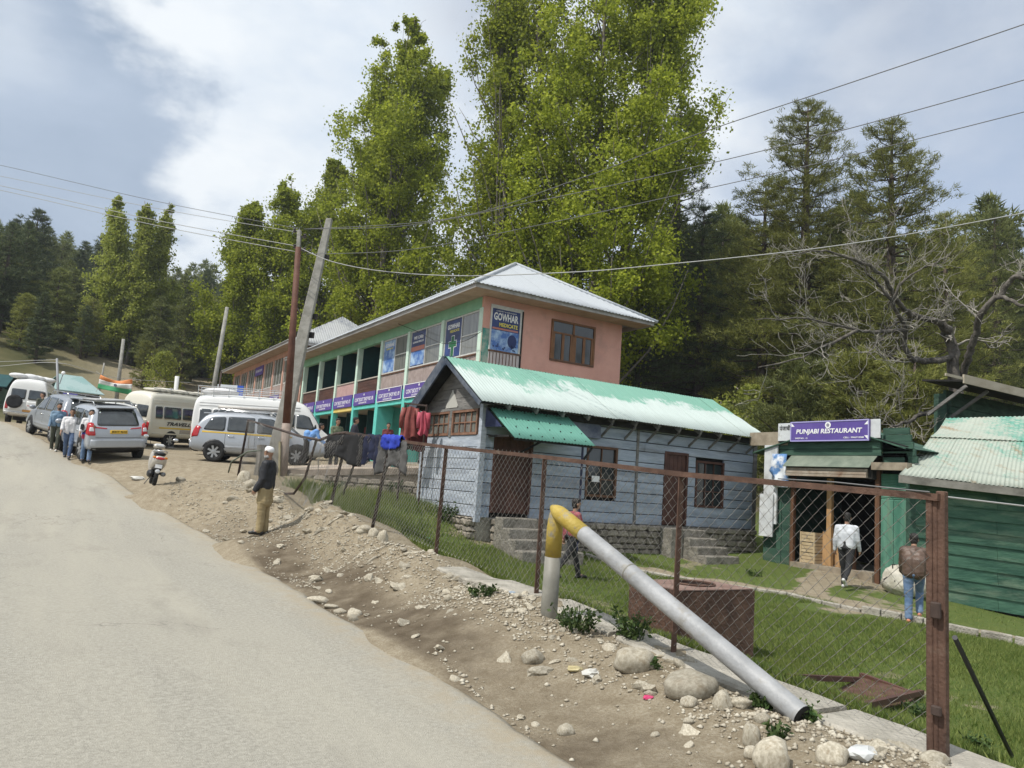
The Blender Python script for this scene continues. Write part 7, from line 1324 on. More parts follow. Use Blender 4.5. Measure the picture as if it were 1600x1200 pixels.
def loctext(t, s_, c, wd, ht, R, m, shear=0, bold=.0): return text(s_, c, wd, ht, R, m, t, (0, 0, 0), 'lettering', shear, bold)
R_REAR = Matrix(((0, 0, -1), (-1, 0, 0), (0, 1, 0))).to_4x4(); R_RIGHT = Matrix(((1, 0, 0), (0, 0, -1), (0, 1, 0))).to_4x4(); R_LEFT = Matrix(((-1, 0, 0), (0, 0, 1), (0, 1, 0))).to_4x4()
def suv_common(t, patch, H, body_m, stripe=False, rack=True, front=True):
    gl = patch('rear_glass', [(-.62, 1.10), (.62, 1.10), (.53, 1.60), (-.53, 1.60)], 'B', vglass, .008, .08); 
    for sg in (1, -1):
        S = 'L' if sg > 0 else 'R'
        patch('window', [(-H + .38, 1.08), (-H + 1.10, 1.06), (-H + 1.10, 1.56), (-H + .62, 1.52)], S, vglass, .007, .08); patch('window', [(-H + 1.17, 1.06), (-H + 2.08, 1.05), (-H + 2.05, 1.58), (-H + 1.17, 1.57)], S, vglass, .007, .05); patch('window', [(-H + 2.16, 1.05), (-H + 3.22, 1.02), (-H + 2.80, 1.50), (-H + 2.62, 1.57), (-H + 2.14, 1.58)], S, vglass, .007, .05)
        for x in (1.13, 2.11, 3.05): patch('door_gap', [(-H + x - .006, .42), (-H + x + .006, .42), (-H + x + .006, 1.03), (-H + x - .006, 1.03)], S, blackp, .001, .001)
        for x in (1.22, 2.22): h = patch('door_handle', [(-H + x, .88), (-H + x + .20, .88), (-H + x + .20, .92), (-H + x, .92)], S, chrome, .025, .01)
        patch('side_trim', [(-H + 1.15, .50), (-H + 3.0, .50), (-H + 3.0, .56), (-H + 1.15, .56)], S, body_m, .012, .01)
        if stripe: patch('yellow_stripe', [(-H + .36, .985), (-H + 3.35, .955), (-H + 3.35, 1.01), (-H + .36, 1.04)], S, ystripe, .003, .005)
        patch('tail_lamp', [(sg * .66, .80), (sg * .86, .80), (sg * .83, 1.16), (sg * .70, 1.18)], 'B', red_l, .012, .03); patch('tail_lamp', [(-H + .06, .82), (-H + .24, .84), (-H + .30, 1.18), (-H + .14, 1.2)], S, red_l, .012, .03); patch('reversing_lamp', [(sg * .70, .93), (sg * .83, .93), (sg * .81, 1.05), (sg * .72, 1.05)], 'B', clear_l, .017, .02)
        patch('headlight', [(sg * .42, .70), (sg * .76, .74), (sg * .72, .90), (sg * .46, .86)], 'F', clear_l, .012, .04)
        mb = MB(); mb.ell((H - 1.42, sg * .99, 1.08), (.07, .12, .085)); mb.build('mirror', body_m, t, True)
    patch('windscreen', [(-.66, 1.12), (.66, 1.12), (.58, 1.56), (-.58, 1.56)], 'F', vglass, .007, .06); patch('grille', [(-.40, .66), (.40, .66), (.40, .80), (-.40, .80)], 'F', blackp, .010, .03); patch('front_bumper', [(-.7, .42), (.7, .42), (.7, .54), (-.7, .54)], 'F', blackp, .012, .03)
    patch('rear_bumper', [(-.80, .44), (.80, .44), (.80, .68), (-.80, .68)], 'B', body_m, .05, .05); patch('bumper_skirt', [(-.76, .34), (.76, .34), (.76, .44), (-.76, .44)], 'B', blackp, .02, .03); patch('garnish', [(-.66, 1.03), (-.34, 1.0), (-.34, 1.03), (-.66, 1.07)], 'B', red_l, .012, .005); patch('garnish', [(.66, 1.03), (.34, 1.0), (.34, 1.03), (.66, 1.07)], 'B', red_l, .012, .005)
    pl = patch('number_plate', [(-.25, .86), (.25, .86), (.25, .97), (-.25, .97)], 'B', yplate if stripe or True else white_p, .022, .008)
    patch('tailgate_gap', [(-.66, .735), (.66, .735), (.66, .745), (-.66, .745)], 'B', blackp, .003, .001)
    mb = MB(); mb.tube([(-H + .19, -.05, 1.16), (-H + .28, .22, 1.27), (-H + .30, .30, 1.30)], .012, 5); mb.build('wiper', blackp, t)
    mb = MB(); mb.box((-H + .30, -.56, 1.64), (-H + .62, .56, 1.68)); bevel(mb.build('spoiler', body_m, t), .015, 2)
    if rack:
        for sg in (1, -1): mb = MB(); mb.tube([(-H + .75, sg * .56, 1.72), (-H + .85, sg * .56, 1.82), (-H + 2.5, sg * .56, 1.82), (-H + 2.6, sg * .56, 1.72)], .02, 6); mb.build('roof_rail', chrome, t, True)
        for x in (1.0, 1.7, 2.35): mb = MB(); mb.box((-H + x, -.62, 1.815), (-H + x + .06, .62, 1.845)); mb.build('rack_bar', chrome, t)
def suv_rear(t, patch, H, _):
    suv_common(t, patch, H, silver); loctext(t, 'JK01T 4612', (-H - .005, 0, .915), .44, .07, R_REAR, blackp, bold=.02)
    mb = MB(); mb.box((-H + .75, -.5, 1.85), (-H + 2.5, .5, 1.90)); bevel(mb.build('rack_load', mat('grey_tarpaulin', (.25, .25, .25), (.4, .4, .4), 3), t), .03, 2)
def suv_side(t, patch, H, _):
    suv_common(t, patch, H, silver, True)
    mb = MB()
    for k in range(3): mb.tube([(-H + .75, -.5 + .32 * k, 1.89), (-H + 2.75, -.5 + .32 * k, 1.90)], .055, 8)
    mb.build('rack_load', mat('pale_canvas_roll', (.42, .40, .38), (.55, .53, .50), 3, .9), t, True)
def bus_common(t, patch, H, body_m, rack=True, style=0):
    for sg in (1, -1):
        S = 'L' if sg > 0 else 'R'
        for a, b in ((.30, .72), (.80, 1.85), (1.95, 3.0), (3.10, 4.0)): fr = patch('window_frame', [(-H + a - .035, 1.30), (-H + b + .035, 1.30), (-H + b + .035, 1.92), (-H + a - .035, 1.92)], S, body_m, .010, .09); patch('pane', [(-H + a, 1.335), (-H + b, 1.335), (-H + b, 1.885), (-H + a, 1.885)], S, vglass, .016, .07)
        patch('window', [(-H + 4.08, 1.30), (-H + 4.86, 1.26), (-H + 4.60, 1.80), (-H + 4.36, 1.88), (-H + 4.08, 1.88)], S, vglass, .010, .06)
        for z_ in (2.03, 2.14): patch('roof_rib', [(-H + .25, z_), (-H + 4.2, z_), (-H + 4.2, z_ + .025), (-H + .25, z_ + .025)], S, body_m, .016, .005)
        patch('side_trim', [(-H + .2, .62), (-H + 5.0, .62), (-H + 5.0, .68), (-H + .2, .68)], S, body_m, .012, .01)
        for x in (4.02, 4.95): patch('door_gap', [(-H + x - .006, .55), (-H + x + .006, .55), (-H + x + .006, 1.9 if x < 4.5 else 1.2), (-H + x - .006, 1.9 if x < 4.5 else 1.2)], S, blackp, .001, .001)
        patch('tail_lamp', [(sg * .76, .78), (sg * .90, .78), (sg * .90, 1.15), (sg * .78, 1.15)], 'B', red_l, .014, .02); patch('headlight', [(sg * .42, .78), (sg * .74, .80), (sg * .70, .98), (sg * .44, .98)], 'F', clear_l, .012, .04); mb = MB(); mb.ell((H - .85, sg * 1.10, 1.35), (.05, .09, .15)); mb.build('mirror', blackp, t, True)
    for y0, y1 in ((-.72, -.06), (.06, .72)): patch('rear_glass', [(y0, 1.35), (y1, 1.35), (y1, 1.88), (y0, 1.88)], 'B', vglass, .010, .05); patch('door_panel', [(y0 - .03, .72), (y1 + .03, .72), (y1 + .03, 1.26), (y0 - .03, 1.26)], 'B', body_m, .012, .04)
    patch('windscreen', [(-.76, 1.36), (.76, 1.36), (.68, 2.08), (-.68, 2.08)], 'F', vglass, .008, .07); patch('grille', [(-.40, .72), (.40, .72), (.40, .92), (-.40, .92)], 'F', blackp, .010, .03); patch('rear_bumper', [(-.88, .50), (.88, .50), (.88, .64), (-.88, .64)], 'B', chrome, .06, .03); patch('number_plate', [(-.42, .68), (.10, .68), (.10, .80), (-.42, .80)], 'B', mat('orange_plate', (.5, .26, .08), None), .03, .01)
    if rack:
        for z_ in (2.66, 2.82): mb = MB(); pts = [(-H + .15, -.66, z_), (-H + 3.7, -.66, z_), (-H + 3.7, .66, z_), (-H + .15, .66, z_), (-H + .15, -.66, z_)]; mb.tube(pts, .018, 6); mb.build('rack_rail', chrome, t)
        for x in np.arange(.15, 3.75, .59):
            for sg in (1, -1): mb = MB(); mb.tube([(-H + x, sg * .66, 2.40), (-H + x, sg * .66, 2.82)], .014, 5); mb.build('rack_post', chrome, t)
def bus_cream(t, patch, H, _):
    bus_common(t, patch, H, cream_p, False); patch('yellow_stripe', [(-H + .05, .88), (-H + 4.9, .88), (-H + 4.9, .95), (-H + .05, .95)], 'R', ystripe, .004, .004); patch('lower_panel', [(-H + 1.85, .66), (-H + 4.3, .66), (-H + 4.3, .86), (-H + 1.85, .86)], 'R', mat('taupe_band', (.36, .32, .27), None, rough=.4), .004, .01)
    loctext(t, 'TRAVELLER', (-H + 1.95, -.992, 1.12), 1.9, .16, R_RIGHT, blackp, .35, .02)
    mb = MB(); mb.tube([(-H + 2.4 + .1 * k, -.990, 1.04 - .012 * k + .03 * sin(k * .8)) for k in range(22)], .012, 5); mb.build('swirl', blackp, t)
    mb = MB(); 
    for z_ in (2.58, 2.66): mb.tube([(-H + .4, -.5, z_), (-H + 3.9, -.5, z_)], .016, 5)
    mb.build('rack_rail', chrome, t)
    mb = MB()
    for k in range(9): mb.ell((-H + .8 + k * .36, .05 * sin(k * 3), 2.60), (.28, .5, .08 + .03 * (k % 3)))
    mb.build('roof_cover', mat('dusty_canvas', (.42, .40, .34), (.56, .53, .46), 3, .9), t, True)
    for z_ in (1.5, 1.75): 
        for k in range(3): mb = MB(); mb.box((-H + 1.1 + k * .9, -.80, z_ - .35), (-H + 1.5 + k * .9, -.76, z_ - .02)); mb.build('seat_back', seat_in, t)
def bus_white(t, patch, H, _): bus_common(t, patch, H, white_v, True); mb = MB(); mb.ell((-H + .95, 0, 2.62), (.75, .5, .20)); mb.build('rack_load', mat('white_tarpaulin', (.6, .6, .6), (.7, .7, .7), 3, .7), t, True)
def bus_rear(t, patch, H, _):
    bus_common(t, patch, H, white_v, False); w_ = bpy.data.objects.new('spare_wheel', None); COL.objects.link(w_); w_.parent = t; w_.location = (-H - .12, .50, 1.18); w_.rotation_euler = (0, -pi / 2, 0); r = .36
    mb = MB(); mb.lathe([(r * .6, -.09), (r * .95, -.1), (r, -.07), (r, .07), (r * .95, .1), (r * .6, .08)], 24); mb.build('tyre', tyre_m, w_, True); mb = MB(); mb.lathe([(r * .6, -.05), (r * .6, .05), (.12, .07), (.10, .02)], 18); mb.build('rim', alloy, w_, True)
    loctext(t, 'TRAVELLER', (-H - .008, -.28, 1.02), .42, .06, R_REAR, mat('red_print', (.5, .03, .04)), bold=.02)
    mb = MB(); rg = np.random.default_rng(3)
    for k in range(12): mb.ell((-H + .5 + k * .28, .3 * rg.normal(), 2.60), (.35, .45, .12 + .12 * rg.random()))
    mb.build('roof_cover', mat('white_tarpaulin', (.6, .6, .6), (.7, .7, .7), 3, .7), t, True)
    patch('orange_swirl', [(-H + 1.9, .75), (-H + 3.4, .72), (-H + 3.4, 1.2), (-H + 2.2, 1.15)], 'R', mat('faded_pink_print', (.55, .36, .32), (.66, .6, .56), 5), .004, .2)
_bus_low = .86
def wpos(px, d): p = at(px, 740, d); return (p[0], p[1])
vehicle('suv', 'parked_car', 'silver taxi seen from behind with a yellow plate, beside the walking group', 'car', np.array(wpos(181, 23.9)) + np.array([sin(radians(-12)), cos(radians(-12))]) * 2.29, -12, silver, suv_rear)
vehicle('suv', 'parked_car', 'silver taxi in side view with a yellow stripe, behind the old man', 'car', (6.65 - .13, 27.8), 110.5, silver, suv_side)
vehicle('bus', 'minibus', 'cream minibus with a yellow stripe and dark swirl, between the two silver taxis', 'van', np.array(wpos(196, 34.5)) + np.array([sin(radians(51)), cos(radians(51))]) * 2.85, 51, cream_p, bus_cream)
vehicle('bus', 'minibus', 'white minibus with a tubular roof rack, behind the side view silver taxi', 'van', np.array(wpos(408, 32.2)), 104, white_v, bus_white)
vehicle('bus', 'minibus', 'white minibus from behind with a spare wheel, at the far left of the road', 'van', np.array(wpos(20, 34.5)) + np.array([sin(radians(7)), cos(radians(7))]) * 2.85, 7, white_v, bus_rear).scale = (.88, .88, .86)
def suv_grey(t, patch, H, _): suv_common(t, patch, H, grey_p)
def suv_white(t, patch, H, _): suv_common(t, patch, H, white_v)
vehicle('suv', 'parked_car', 'grey car seen from behind, beyond the man in the blue shirt', 'car', np.array(wpos(124, 27.6)) + np.array([sin(radians(-16)), cos(radians(-16))]) * 2.29, -16, grey_p, suv_grey)
vehicle('suv', 'parked_car', 'white car mostly hidden behind the rear view silver taxi', 'car', np.array(wpos(165, 33.5)), 0, white_v, suv_white)

# scooter seen from behind
sp = gpt(241, 759); SCT = thing('scooter', 'pale silver scooter parked on the dirt verge, seen from behind', 'scooter', sp, radians(-3)); SCT.rotation_euler[1] = radians(4)
sc_b = paint('champagne_paint', (.46, .43, .38), .2); lp = lambda y, z, x=0: (x, y, z)
def wheel_s(y): 
    w_ = bpy.data.objects.new('wheel', None); COL.objects.link(w_); w_.parent = SCT; w_.location = (0, y, .215); w_.rotation_euler = (0, pi / 2, 0); mb = MB(); mb.lathe([(.13, -.045), (.19, -.05), (.212, -.03), (.215, 0), (.212, .03), (.19, .05), (.13, .045)], 22); mb.build('tyre', tyre_m, w_, True); mb = MB(); mb.lathe([(.13, -.03), (.13, .03), (.03, .05)], 16); mb.build('rim', alloy, w_, True)
wheel_s(.22); wheel_s(1.48)
def blob(nm, rings, m, sub=2):
    """closed shell lofted through rounded sections (y, z centre, half width, half height)"""
    V = []; Fs = []; n = 12
    for y, z, a, b in rings:
        for k in range(n): th = 2 * pi * k / n; c, s = cos(th), sin(th); V.append((a * abs(c) ** .8 * (1 if c > 0 else -1), y, z + b * abs(s) ** .8 * (1 if s > 0 else -1)))
    for i in range(len(rings) - 1):
        for k in range(n): Fs.append((i * n + k, i * n + (k + 1) % n, (i + 1) * n + (k + 1) % n, (i + 1) * n + k))
    Fs += [tuple(range(n)), tuple((len(rings) - 1) * n + k for k in range(n - 1, -1, -1))]; mb = MB(); mb.add(V, Fs); o = mb.build(nm, m, SCT, True); md = o.modifiers.new('s', 'SUBSURF'); md.levels = md.render_levels = 1; return o
blob('tail_body', [(-.16, .66, .06, .05), (-.12, .64, .15, .12), (.05, .60, .19, .16), (.35, .55, .19, .19), (.62, .48, .15, .17), (.70, .45, .10, .1)], sc_b)
blob('seat', [(-.10, .79, .08, .03), (.0, .80, .14, .05), (.25, .79, .145, .055), (.55, .75, .13, .055), (.68, .73, .07, .03)], blackp)
blob('front_shield', [(1.10, .55, .10, .28), (1.16, .60, .19, .36), (1.26, .62, .20, .36), (1.36, .62, .10, .26)], sc_b); blob('floor_board', [(.62, .31, .14, .06), (.9, .30, .17, .05), (1.16, .33, .15, .07)], blackp); blob('front_mudguard', [(1.26, .38, .05, .05), (1.42, .44, .07, .05), (1.62, .36, .06, .05)], sc_b)
blob('handlebar_cover', [(1.05, .98, .06, .03), (1.10, 1.00, .16, .07), (1.2, 1.0, .17, .08), (1.3, .97, .08, .05)], sc_b); mb = MB(); mb.box((-.10, 1.035, 1.0), (.10, 1.06, 1.06)); bevel(mb.build('instrument_panel', white_p, SCT), .02, 2)
mb = MB(); mb.tube([(0, 1.28, .35), (0, 1.16, .98)], .03, 8); mb.build('steering_column', blackp, SCT); mb = MB(); mb.tube([(-.34, 1.06, 1.02), (-.2, 1.12, 1.0), (.2, 1.12, 1.0), (.34, 1.06, 1.02)], .014, 7); mb.build('handlebar', blackp, SCT, True)
for sg in (1, -1):
    mb = MB(); mb.tube([(sg * .22, 1.11, 1.0), (sg * .35, 1.05, 1.025)], .02, 8); mb.build('grip', blackp, SCT); mb = MB(); mb.tube([(sg * .2, 1.12, 1.0), (sg * .26, 1.14, 1.14), (sg * .34, 1.12, 1.20)], .007, 5); mb.build('mirror_stalk', blackp, SCT)
    m2 = MB(); m2.ell((sg * .36, 1.12, 1.22), (.07, .012, .045)); m2.build('mirror', chrome, SCT, True); mb = MB(); mb.ell((sg * .13, -.09, .70), (.045, .05, .03)); mb.build('indicator', mat('orange_lamp', (.6, .2, .02), None, rough=.2), SCT, True)
mb = MB(); mb.ell((0, -.155, .68), (.11, .03, .035)); mb.build('tail_lamp', red_l, SCT, True); mb = MB(); mb.tube([(-.15, .2, .82), (-.14, -.08, .86), (-.05, -.16, .87), (.05, -.16, .87), (.14, -.08, .86), (.15, .2, .82)], .016, 7); mb.build('grab_rail', chrome, SCT, True)
blob('rear_mudguard', [(-.10, .40, .06, .10), (-.06, .46, .09, .12), (.06, .50, .09, .08)], blackp); mb = MB(); mb.box((-.08, -.125, .44), (.08, -.115, .53)); mb.build('number_plate', white_p, SCT); mb = MB(); mb.ell((0, -.12, .36), (.06, .015, .05)); mb.build('reflector', clear_l, SCT, True)
blob('engine', [(.05, .28, .05, .06), (.2, .27, .1, .10), (.5, .29, .1, .1), (.62, .30, .06, .06)], blackp).location.x = -.12; mb = MB(); mb.tube([(.15, -.08, .30), (.15, .42, .30)], .055, 10); mb.build('exhaust', mat('dull_steel', (.18, .18, .18), None, rough=.4, metal=.5), SCT, True); mb = MB(); mb.tube([(-.10, .45, .22), (-.22, .38, .01)], .011, 5); mb.build('side_stand', blackp, SCT)

# ------------------------------------------------------------------ people
skin_m = mat('brown_skin', (.27, .15, .095), (.33, .19, .125), 6, .55); hair_m = mat('black_hair', (.010, .008, .007), (.022, .018, .015), 20, .6); eye_m = mat('dark_eyes', (.01, .008, .008), None, rough=.3)
beard_w = mat('grey_beard', (.30, .29, .28), (.45, .44, .42), 12, .8)
_CS = []
for _k in range(6): pass
def capsule(bm_v, bm_f, a, b, ra, rb, n=10):
    a = Vector(a); b = Vector(b); d = b - a; ln = d.length
    d = d.normalized() if ln > 1e-5 else Vector((0, 0, 1)); e = d.orthogonal().normalized(); g = d.cross(e); base = len(bm_v); prof = [(a, ra, -1.0), (a, ra, -.7), (a, ra, -.3), (a, ra, 0), (b, rb, 0), (b, rb, .3), (b, rb, .7), (b, rb, 1.0)]
    for c, r, h in prof:
        q = sqrt(max(0, 1 - h * h)) * r + 1e-4
        for k in range(n): t_ = 2 * pi * k / n; bm_v.append(c + d * (h * r) + (e * cos(t_) + g * sin(t_)) * q)
    for i in range(7):
        for k in range(n): k2 = (k + 1) % n; bm_f.append((base + i * n + k, base + i * n + k2, base + (i + 1) * n + k2, base + (i + 1) * n + k))
    bm_f.append(tuple(base + k for k in range(n - 1, -1, -1))); bm_f.append(tuple(base + 7 * n + k for k in range(n)))
def union(name, caps, ells, vox, m, parent, smooth=4, folds=0, fseed=0, extra=None, fscale=14, flat=None):
    """one continuous skin over overlapping tapered limbs (voxel union, then smoothed)"""
    V = []; Fs = []
    for a, b, ra, rb in caps: capsule(V, Fs, a, b, ra, rb)
    for c, r in ells:
        mb = MB(); mb.ell(c, r, None, 14, 10); b0 = len(V); V += mb.v; Fs += [tuple(b0 + i for i in f) for f in mb.f]
    me = bpy.data.meshes.new(name); me.from_pydata([tuple(v) for v in V], [], Fs); o = link(name, me)
    r = o.modifiers.new('r', 'REMESH'); r.mode = 'VOXEL'; r.voxel_size = vox; s = o.modifiers.new('s', 'SMOOTH'); s.factor = .5; s.iterations = smooth
    evald(o); me = o.data; bm = bmesh.new(); bm.from_mesh(me)
    if folds:
        bm.normal_update(); of = Vector((fseed * 3.7, fseed, 0))
        for v in bm.verts: p = v.co; v.co = p + v.normal * folds * (mnoise.noise(Vector((p.x * fscale, p.y * fscale, p.z * fscale * .55)) + of) + .6 * mnoise.noise(Vector((p.x * 9, p.y * 9, p.z * 26)) + of))
    if extra:
        for a_, b_, rr_ in extra:
            vv, ff = [], []; capsule(vv, ff, a_, b_, rr_, rr_ * .8, 6); nv = [bm.verts.new(q) for q in vv]
            for f in ff: bm.faces.new([nv[i] for i in f])
    bm.to_mesh(me); bm.free(); me.materials.clear(); me.materials.append(m); me.polygons.foreach_set('use_smooth', np.ones(len(me.polygons), bool)); me.update(); o.parent = parent; return o
def rot2(v, a): return np.array([v[0] * cos(a) + v[2] * sin(a), v[1], -v[0] * sin(a) + v[2] * cos(a)])
def person(label, pos, head, H=1.70, legs=((0, 0), (0, 0)), arms=((0, .2, .1), (0, .2, .1)), lean=0., top=None, topm=None, trous=None, shoe=None, hair='short', look=0., sleeve='long', hem=0., cap=None, beard=None, wide=1.0, layers=(), spread=.0, group=None, collar=None, vox=.0125, openf=None):
    """local frame: +X is where the person faces, Y to the left, Z up; legs = (swing, knee bend), arms = (swing, elbow, abduction), radians"""
    s = H / 1.85; R_ = radians(head); t = thing('person', label, 'person', pos, pi / 2 - R_, group); k = lambda v: np.array(v, float) * s
    hipz = .92 * s; J = {}; lows = []
    for i, sg in enumerate((1, -1)):
        sw, kn = legs[i]; hip = np.array([0, sg * .095 * s, hipz]); th = rot2(np.array([0, 0, -.43 * s]), -sw); th[1] += sg * spread * .2; knee = hip + th; sh = rot2(np.array([0, 0, -.43 * s]), -(sw - kn)); sh[1] += sg * spread * .1; ank = knee + sh; toe_a = (sw - kn) * .8 if kn > .35 else 0
        f = rot2(np.array([.17 * s, 0, -.045 * s]), -toe_a * .9); J[i] = (hip, knee, ank, ank + f, ank + rot2(np.array([-.055 * s, 0, -.05 * s]), -toe_a * .9)); lows.append(min(ank[2] - .085 * s, (ank + f)[2] - .04 * s))
    dz = -min(lows); up = np.array([0, 0, dz]); 
    for i in J: J[i] = tuple(p + up for p in J[i])
    hipc = np.array([0, 0, hipz + dz]); T_ = lambda v: hipc + rot2(k(v), lean)            # torso points above the hips
    neck = T_((.0, 0, .54)); headc = neck + rot2(k((.03 + .03 * (lean > .1), 0, .175)), lean * .4); lookr = Matrix.Rotation(look, 3, 'Z')
    A_ = {}
    for i, sg in enumerate((1, -1)):
        sw, el, ab = arms[i]; sh = T_((-.005, sg * .185 * wide, .475)); ua = rot2(k((0, 0, -.29)), -sw + lean * .3); ua = np.array([ua[0], ua[1] + sg * sin(ab) * .29 * s, ua[2] * cos(ab)]); elb = sh + ua; fa = rot2(k((0, 0, -.25)), -(sw + el) + lean * .3); fa = np.array([fa[0], fa[1] + sg * sin(ab) * .12 * s - sg * max(0, el - .6) * .10 * s, fa[2]]); wr = elb + fa; A_[i] = (sh, elb, wr)
    W_ = wide
    tor = lambda g: [(T_((-.005, .07 * W_, .05)), T_((.005, .08 * W_, .36)), (.115 + g) * s, (.118 + g) * s), (T_((-.005, -.07 * W_, .05)), T_((.005, -.08 * W_, .36)), (.115 + g) * s, (.118 + g) * s), (T_((0, .165 * W_, .47)), T_((0, -.165 * W_, .47)), (.065 + g) * s, (.065 + g) * s), (T_((.01, 0, .3)), T_((.0, 0, .47)), (.12 + g) * s, (.09 + g) * s)]
    leg = lambda g, g2: [q for i in J for q in ((J[i][0], J[i][1], (.088 + g) * s, (.058 + g) * s), (J[i][1], J[i][2], (.055 + g) * s, (.040 + g2) * s))]
    arm = lambda g, part=2: [q for i in A_ for q in (((A_[i][0], A_[i][1], (.052 + g) * s, (.042 + g) * s), (A_[i][1], A_[i][2], (.041 + g) * s, (.030 + g) * s))[:part])]
    # head with jaw, nose, ears
    hp = lambda v: headc + np.array(lookr @ Vector(k(v)))
    caps = tor(0) + leg(0, 0) + arm(0) + [(neck - k((0, 0, .03)), headc - k((.015, 0, .05)), .056 * s, .052 * s)] + [(J[i][2], J[i][3], .04 * s, .03 * s) for i in J]
    ells = [(headc, k((.095, .076, .112))), (hp((.028, 0, -.06)), k((.062, .056, .062))), (hp((.097, 0, -.015)), k((.020, .014, .022))), (hp((.075, 0, .028)), k((.022, .055, .018))), (hp((-.005, .079, -.01)), k((.022, .013, .032))), (hp((-.005, -.079, -.01)), k((.022, .013, .032))), (hp((.083, 0, -.062)), k((.016, .026, .012)))]
    fing = []
    for i, sg in enumerate((1, -1)):
        d = unit(A_[i][2] - A_[i][1]); fwd_ = unit(np.cross(np.array([0, 1., 0]), d)) ; side = np.cross(d, fwd_); palm = A_[i][2] + d * .065 * s; caps += [(A_[i][2], palm + fwd_ * .018 * s, .027 * s, .026 * s), (A_[i][2] + d * .03 * s, palm - fwd_ * .016 * s, .026 * s, .024 * s)]
        inw = np.array([0, -sg, 0.]); inw = unit(inw - d * (inw @ d))
        for q, (o_, ln) in enumerate(((.030, .066), (.010, .075), (-.010, .070), (-.029, .055))):
            b_ = palm + fwd_ * o_ * s; m_ = b_ + (d * .9 + inw * .25) * ln * .55 * s; e_ = m_ + (d * .65 + inw * .65) * ln * .5 * s; fing += [(b_, m_, .0095 * s), (m_, e_, .0085 * s)]
        tb = A_[i][2] + d * .025 * s + fwd_ * .024 * s; tm = tb + (d * .7 + fwd_ * .6) * .045 * s; fing += [(tb, tm, .011 * s), (tm, tm + (d * .9 + inw * .3) * .03 * s, .0095 * s)]
    union('body', caps, ells, vox * s * .92, skin_m, t, 3, extra=fing)
    for sg in (1, -1): mb = MB(); mb.ell(hp((.086, sg * .032, .008)), k((.010, .013, .008))); mb.build('eye', eye_m, t, True)
    mb = MB(); mb.ell(hp((.092, 0, -.072)), k((.006, .022, .004))); mb.build('mouth', mat('lips', (.2, .07, .06), None), t, True)
    if hair and hair != 'none':
        es = [(hp((-.022, 0, .035)), k((.092, .084, .094)))] + ([(hp((.03, 0, .085)), k((.07, .066, .038)))] if hair != 'cropped' else []) + ([(hp((-.04, 0, -.02)), k((.068, .078, .09)))] if hair != 'cropped' else [])
        union('hair', [], es, .011 * s, hair_m, t, 2, .010 * s, 3, fscale=30)
    if beard: union('beard', [], [(hp((.05, 0, -.082)), k((.052, .052, .045)))], .011 * s, beard, t, 2, .006)
    if cap is not None: mb = MB(); mb.lathe([(.082 * s, -.03 * s), (.088 * s, .0), (.088 * s, .035 * s), (.072 * s, .07 * s), (.03 * s, .085 * s), (.002, .088 * s)], 22, Matrix.Translation(headc + k((-.008, 0, .042))) @ Matrix.Rotation(-.12, 4, 'Y') @ Matrix.Diagonal((1.08, 1, 1, 1))); mb.build('cap', cap, t, True)
    if shoe is not None:
        for i in J: a, b, c = J[i][2], J[i][3], J[i][4]; union('shoe', [(c + k((.0, 0, .012)), b + k((.02, 0, .002)), .040 * s, .034 * s), (a - k((0, 0, .03)), b - k((.05, 0, -.02)), .042 * s, .036 * s)], [], .010 * s, shoe, t, 3)
    if trous is not None:
        m, g, g2 = trous; c_ = [(J[i][0], J[i][1], (.094 + g) * s, (.066 + g) * s) for i in J] + [(J[i][1], J[i][2] + (J[i][1] - J[i][2]) * .06, (.062 + g) * s, (.050 + g2) * s) for i in J] + [(hipc + k((-.015, .06, .03)), hipc + k((-.015, -.06, .03)), (.118 + g * .5) * s, (.118 + g * .5) * s), (hipc + k((-.015, .05, .10)), hipc + k((-.015, -.05, .10)), (.112) * s, (.112) * s)]
        union('trousers', c_, [], vox * s, m, t, 3, .009 * s, 5 + len(label), fscale=8)
    if topm is not None:
        g = .016 if top != 'jacket' else .034; c_ = tor(g) + [(hipc + k((-.012, .07 * W_, .06 - hem)), hipc + k((-.005, .075 * W_, .25)), (.112 + g) * s, (.112 + g) * s), (hipc + k((-.012, -.07 * W_, .06 - hem)), hipc + k((-.005, -.075 * W_, .25)), (.112 + g) * s, (.112 + g) * s)] + (arm(g * .9, 2) if sleeve == 'long' else arm(g * 1.2, 1) if sleeve == 'short' else [])
        if sleeve == 'half': c_ += [q for i in A_ for q in ((A_[i][0], A_[i][1], (.056 + g) * s, (.052 + g) * s), (A_[i][1], A_[i][1] + (A_[i][2] - A_[i][1]) * .45, (.048 + g) * s, (.044 + g) * s))]
        c_ += [(neck - k((.01, 0, .07)), neck - k((.008, 0, .035)), (.07 + g * .4) * s, (.060 + g * .3) * s)]
        union('jacket' if top == 'jacket' else 'shirt', c_, [], vox * s, topm, t, 4, .009 * s, 9 + len(label), fscale=7)
    for nm, z0, z1, r0, r1, m, sp_ in layers: union(nm, [(hipc + k((-.01, sg * sp_, z0)), hipc + k((-.005, sg * sp_ * 1.15, z1)), r0 * s, r1 * s) for sg in (1, -1)] + [(hipc + k((-.01, 0, z0)), hipc + k((-.01, 0, z1)), r0 * s, r1 * s)], [], vox * s, m, t, 3, .016 * s, 4, fscale=9)
    return t, J, A_, T_, hp, s
pv = lambda c1, c2, n, sc=6, r=.9: mat('cloth_' + n, c1, c2, sc, r)
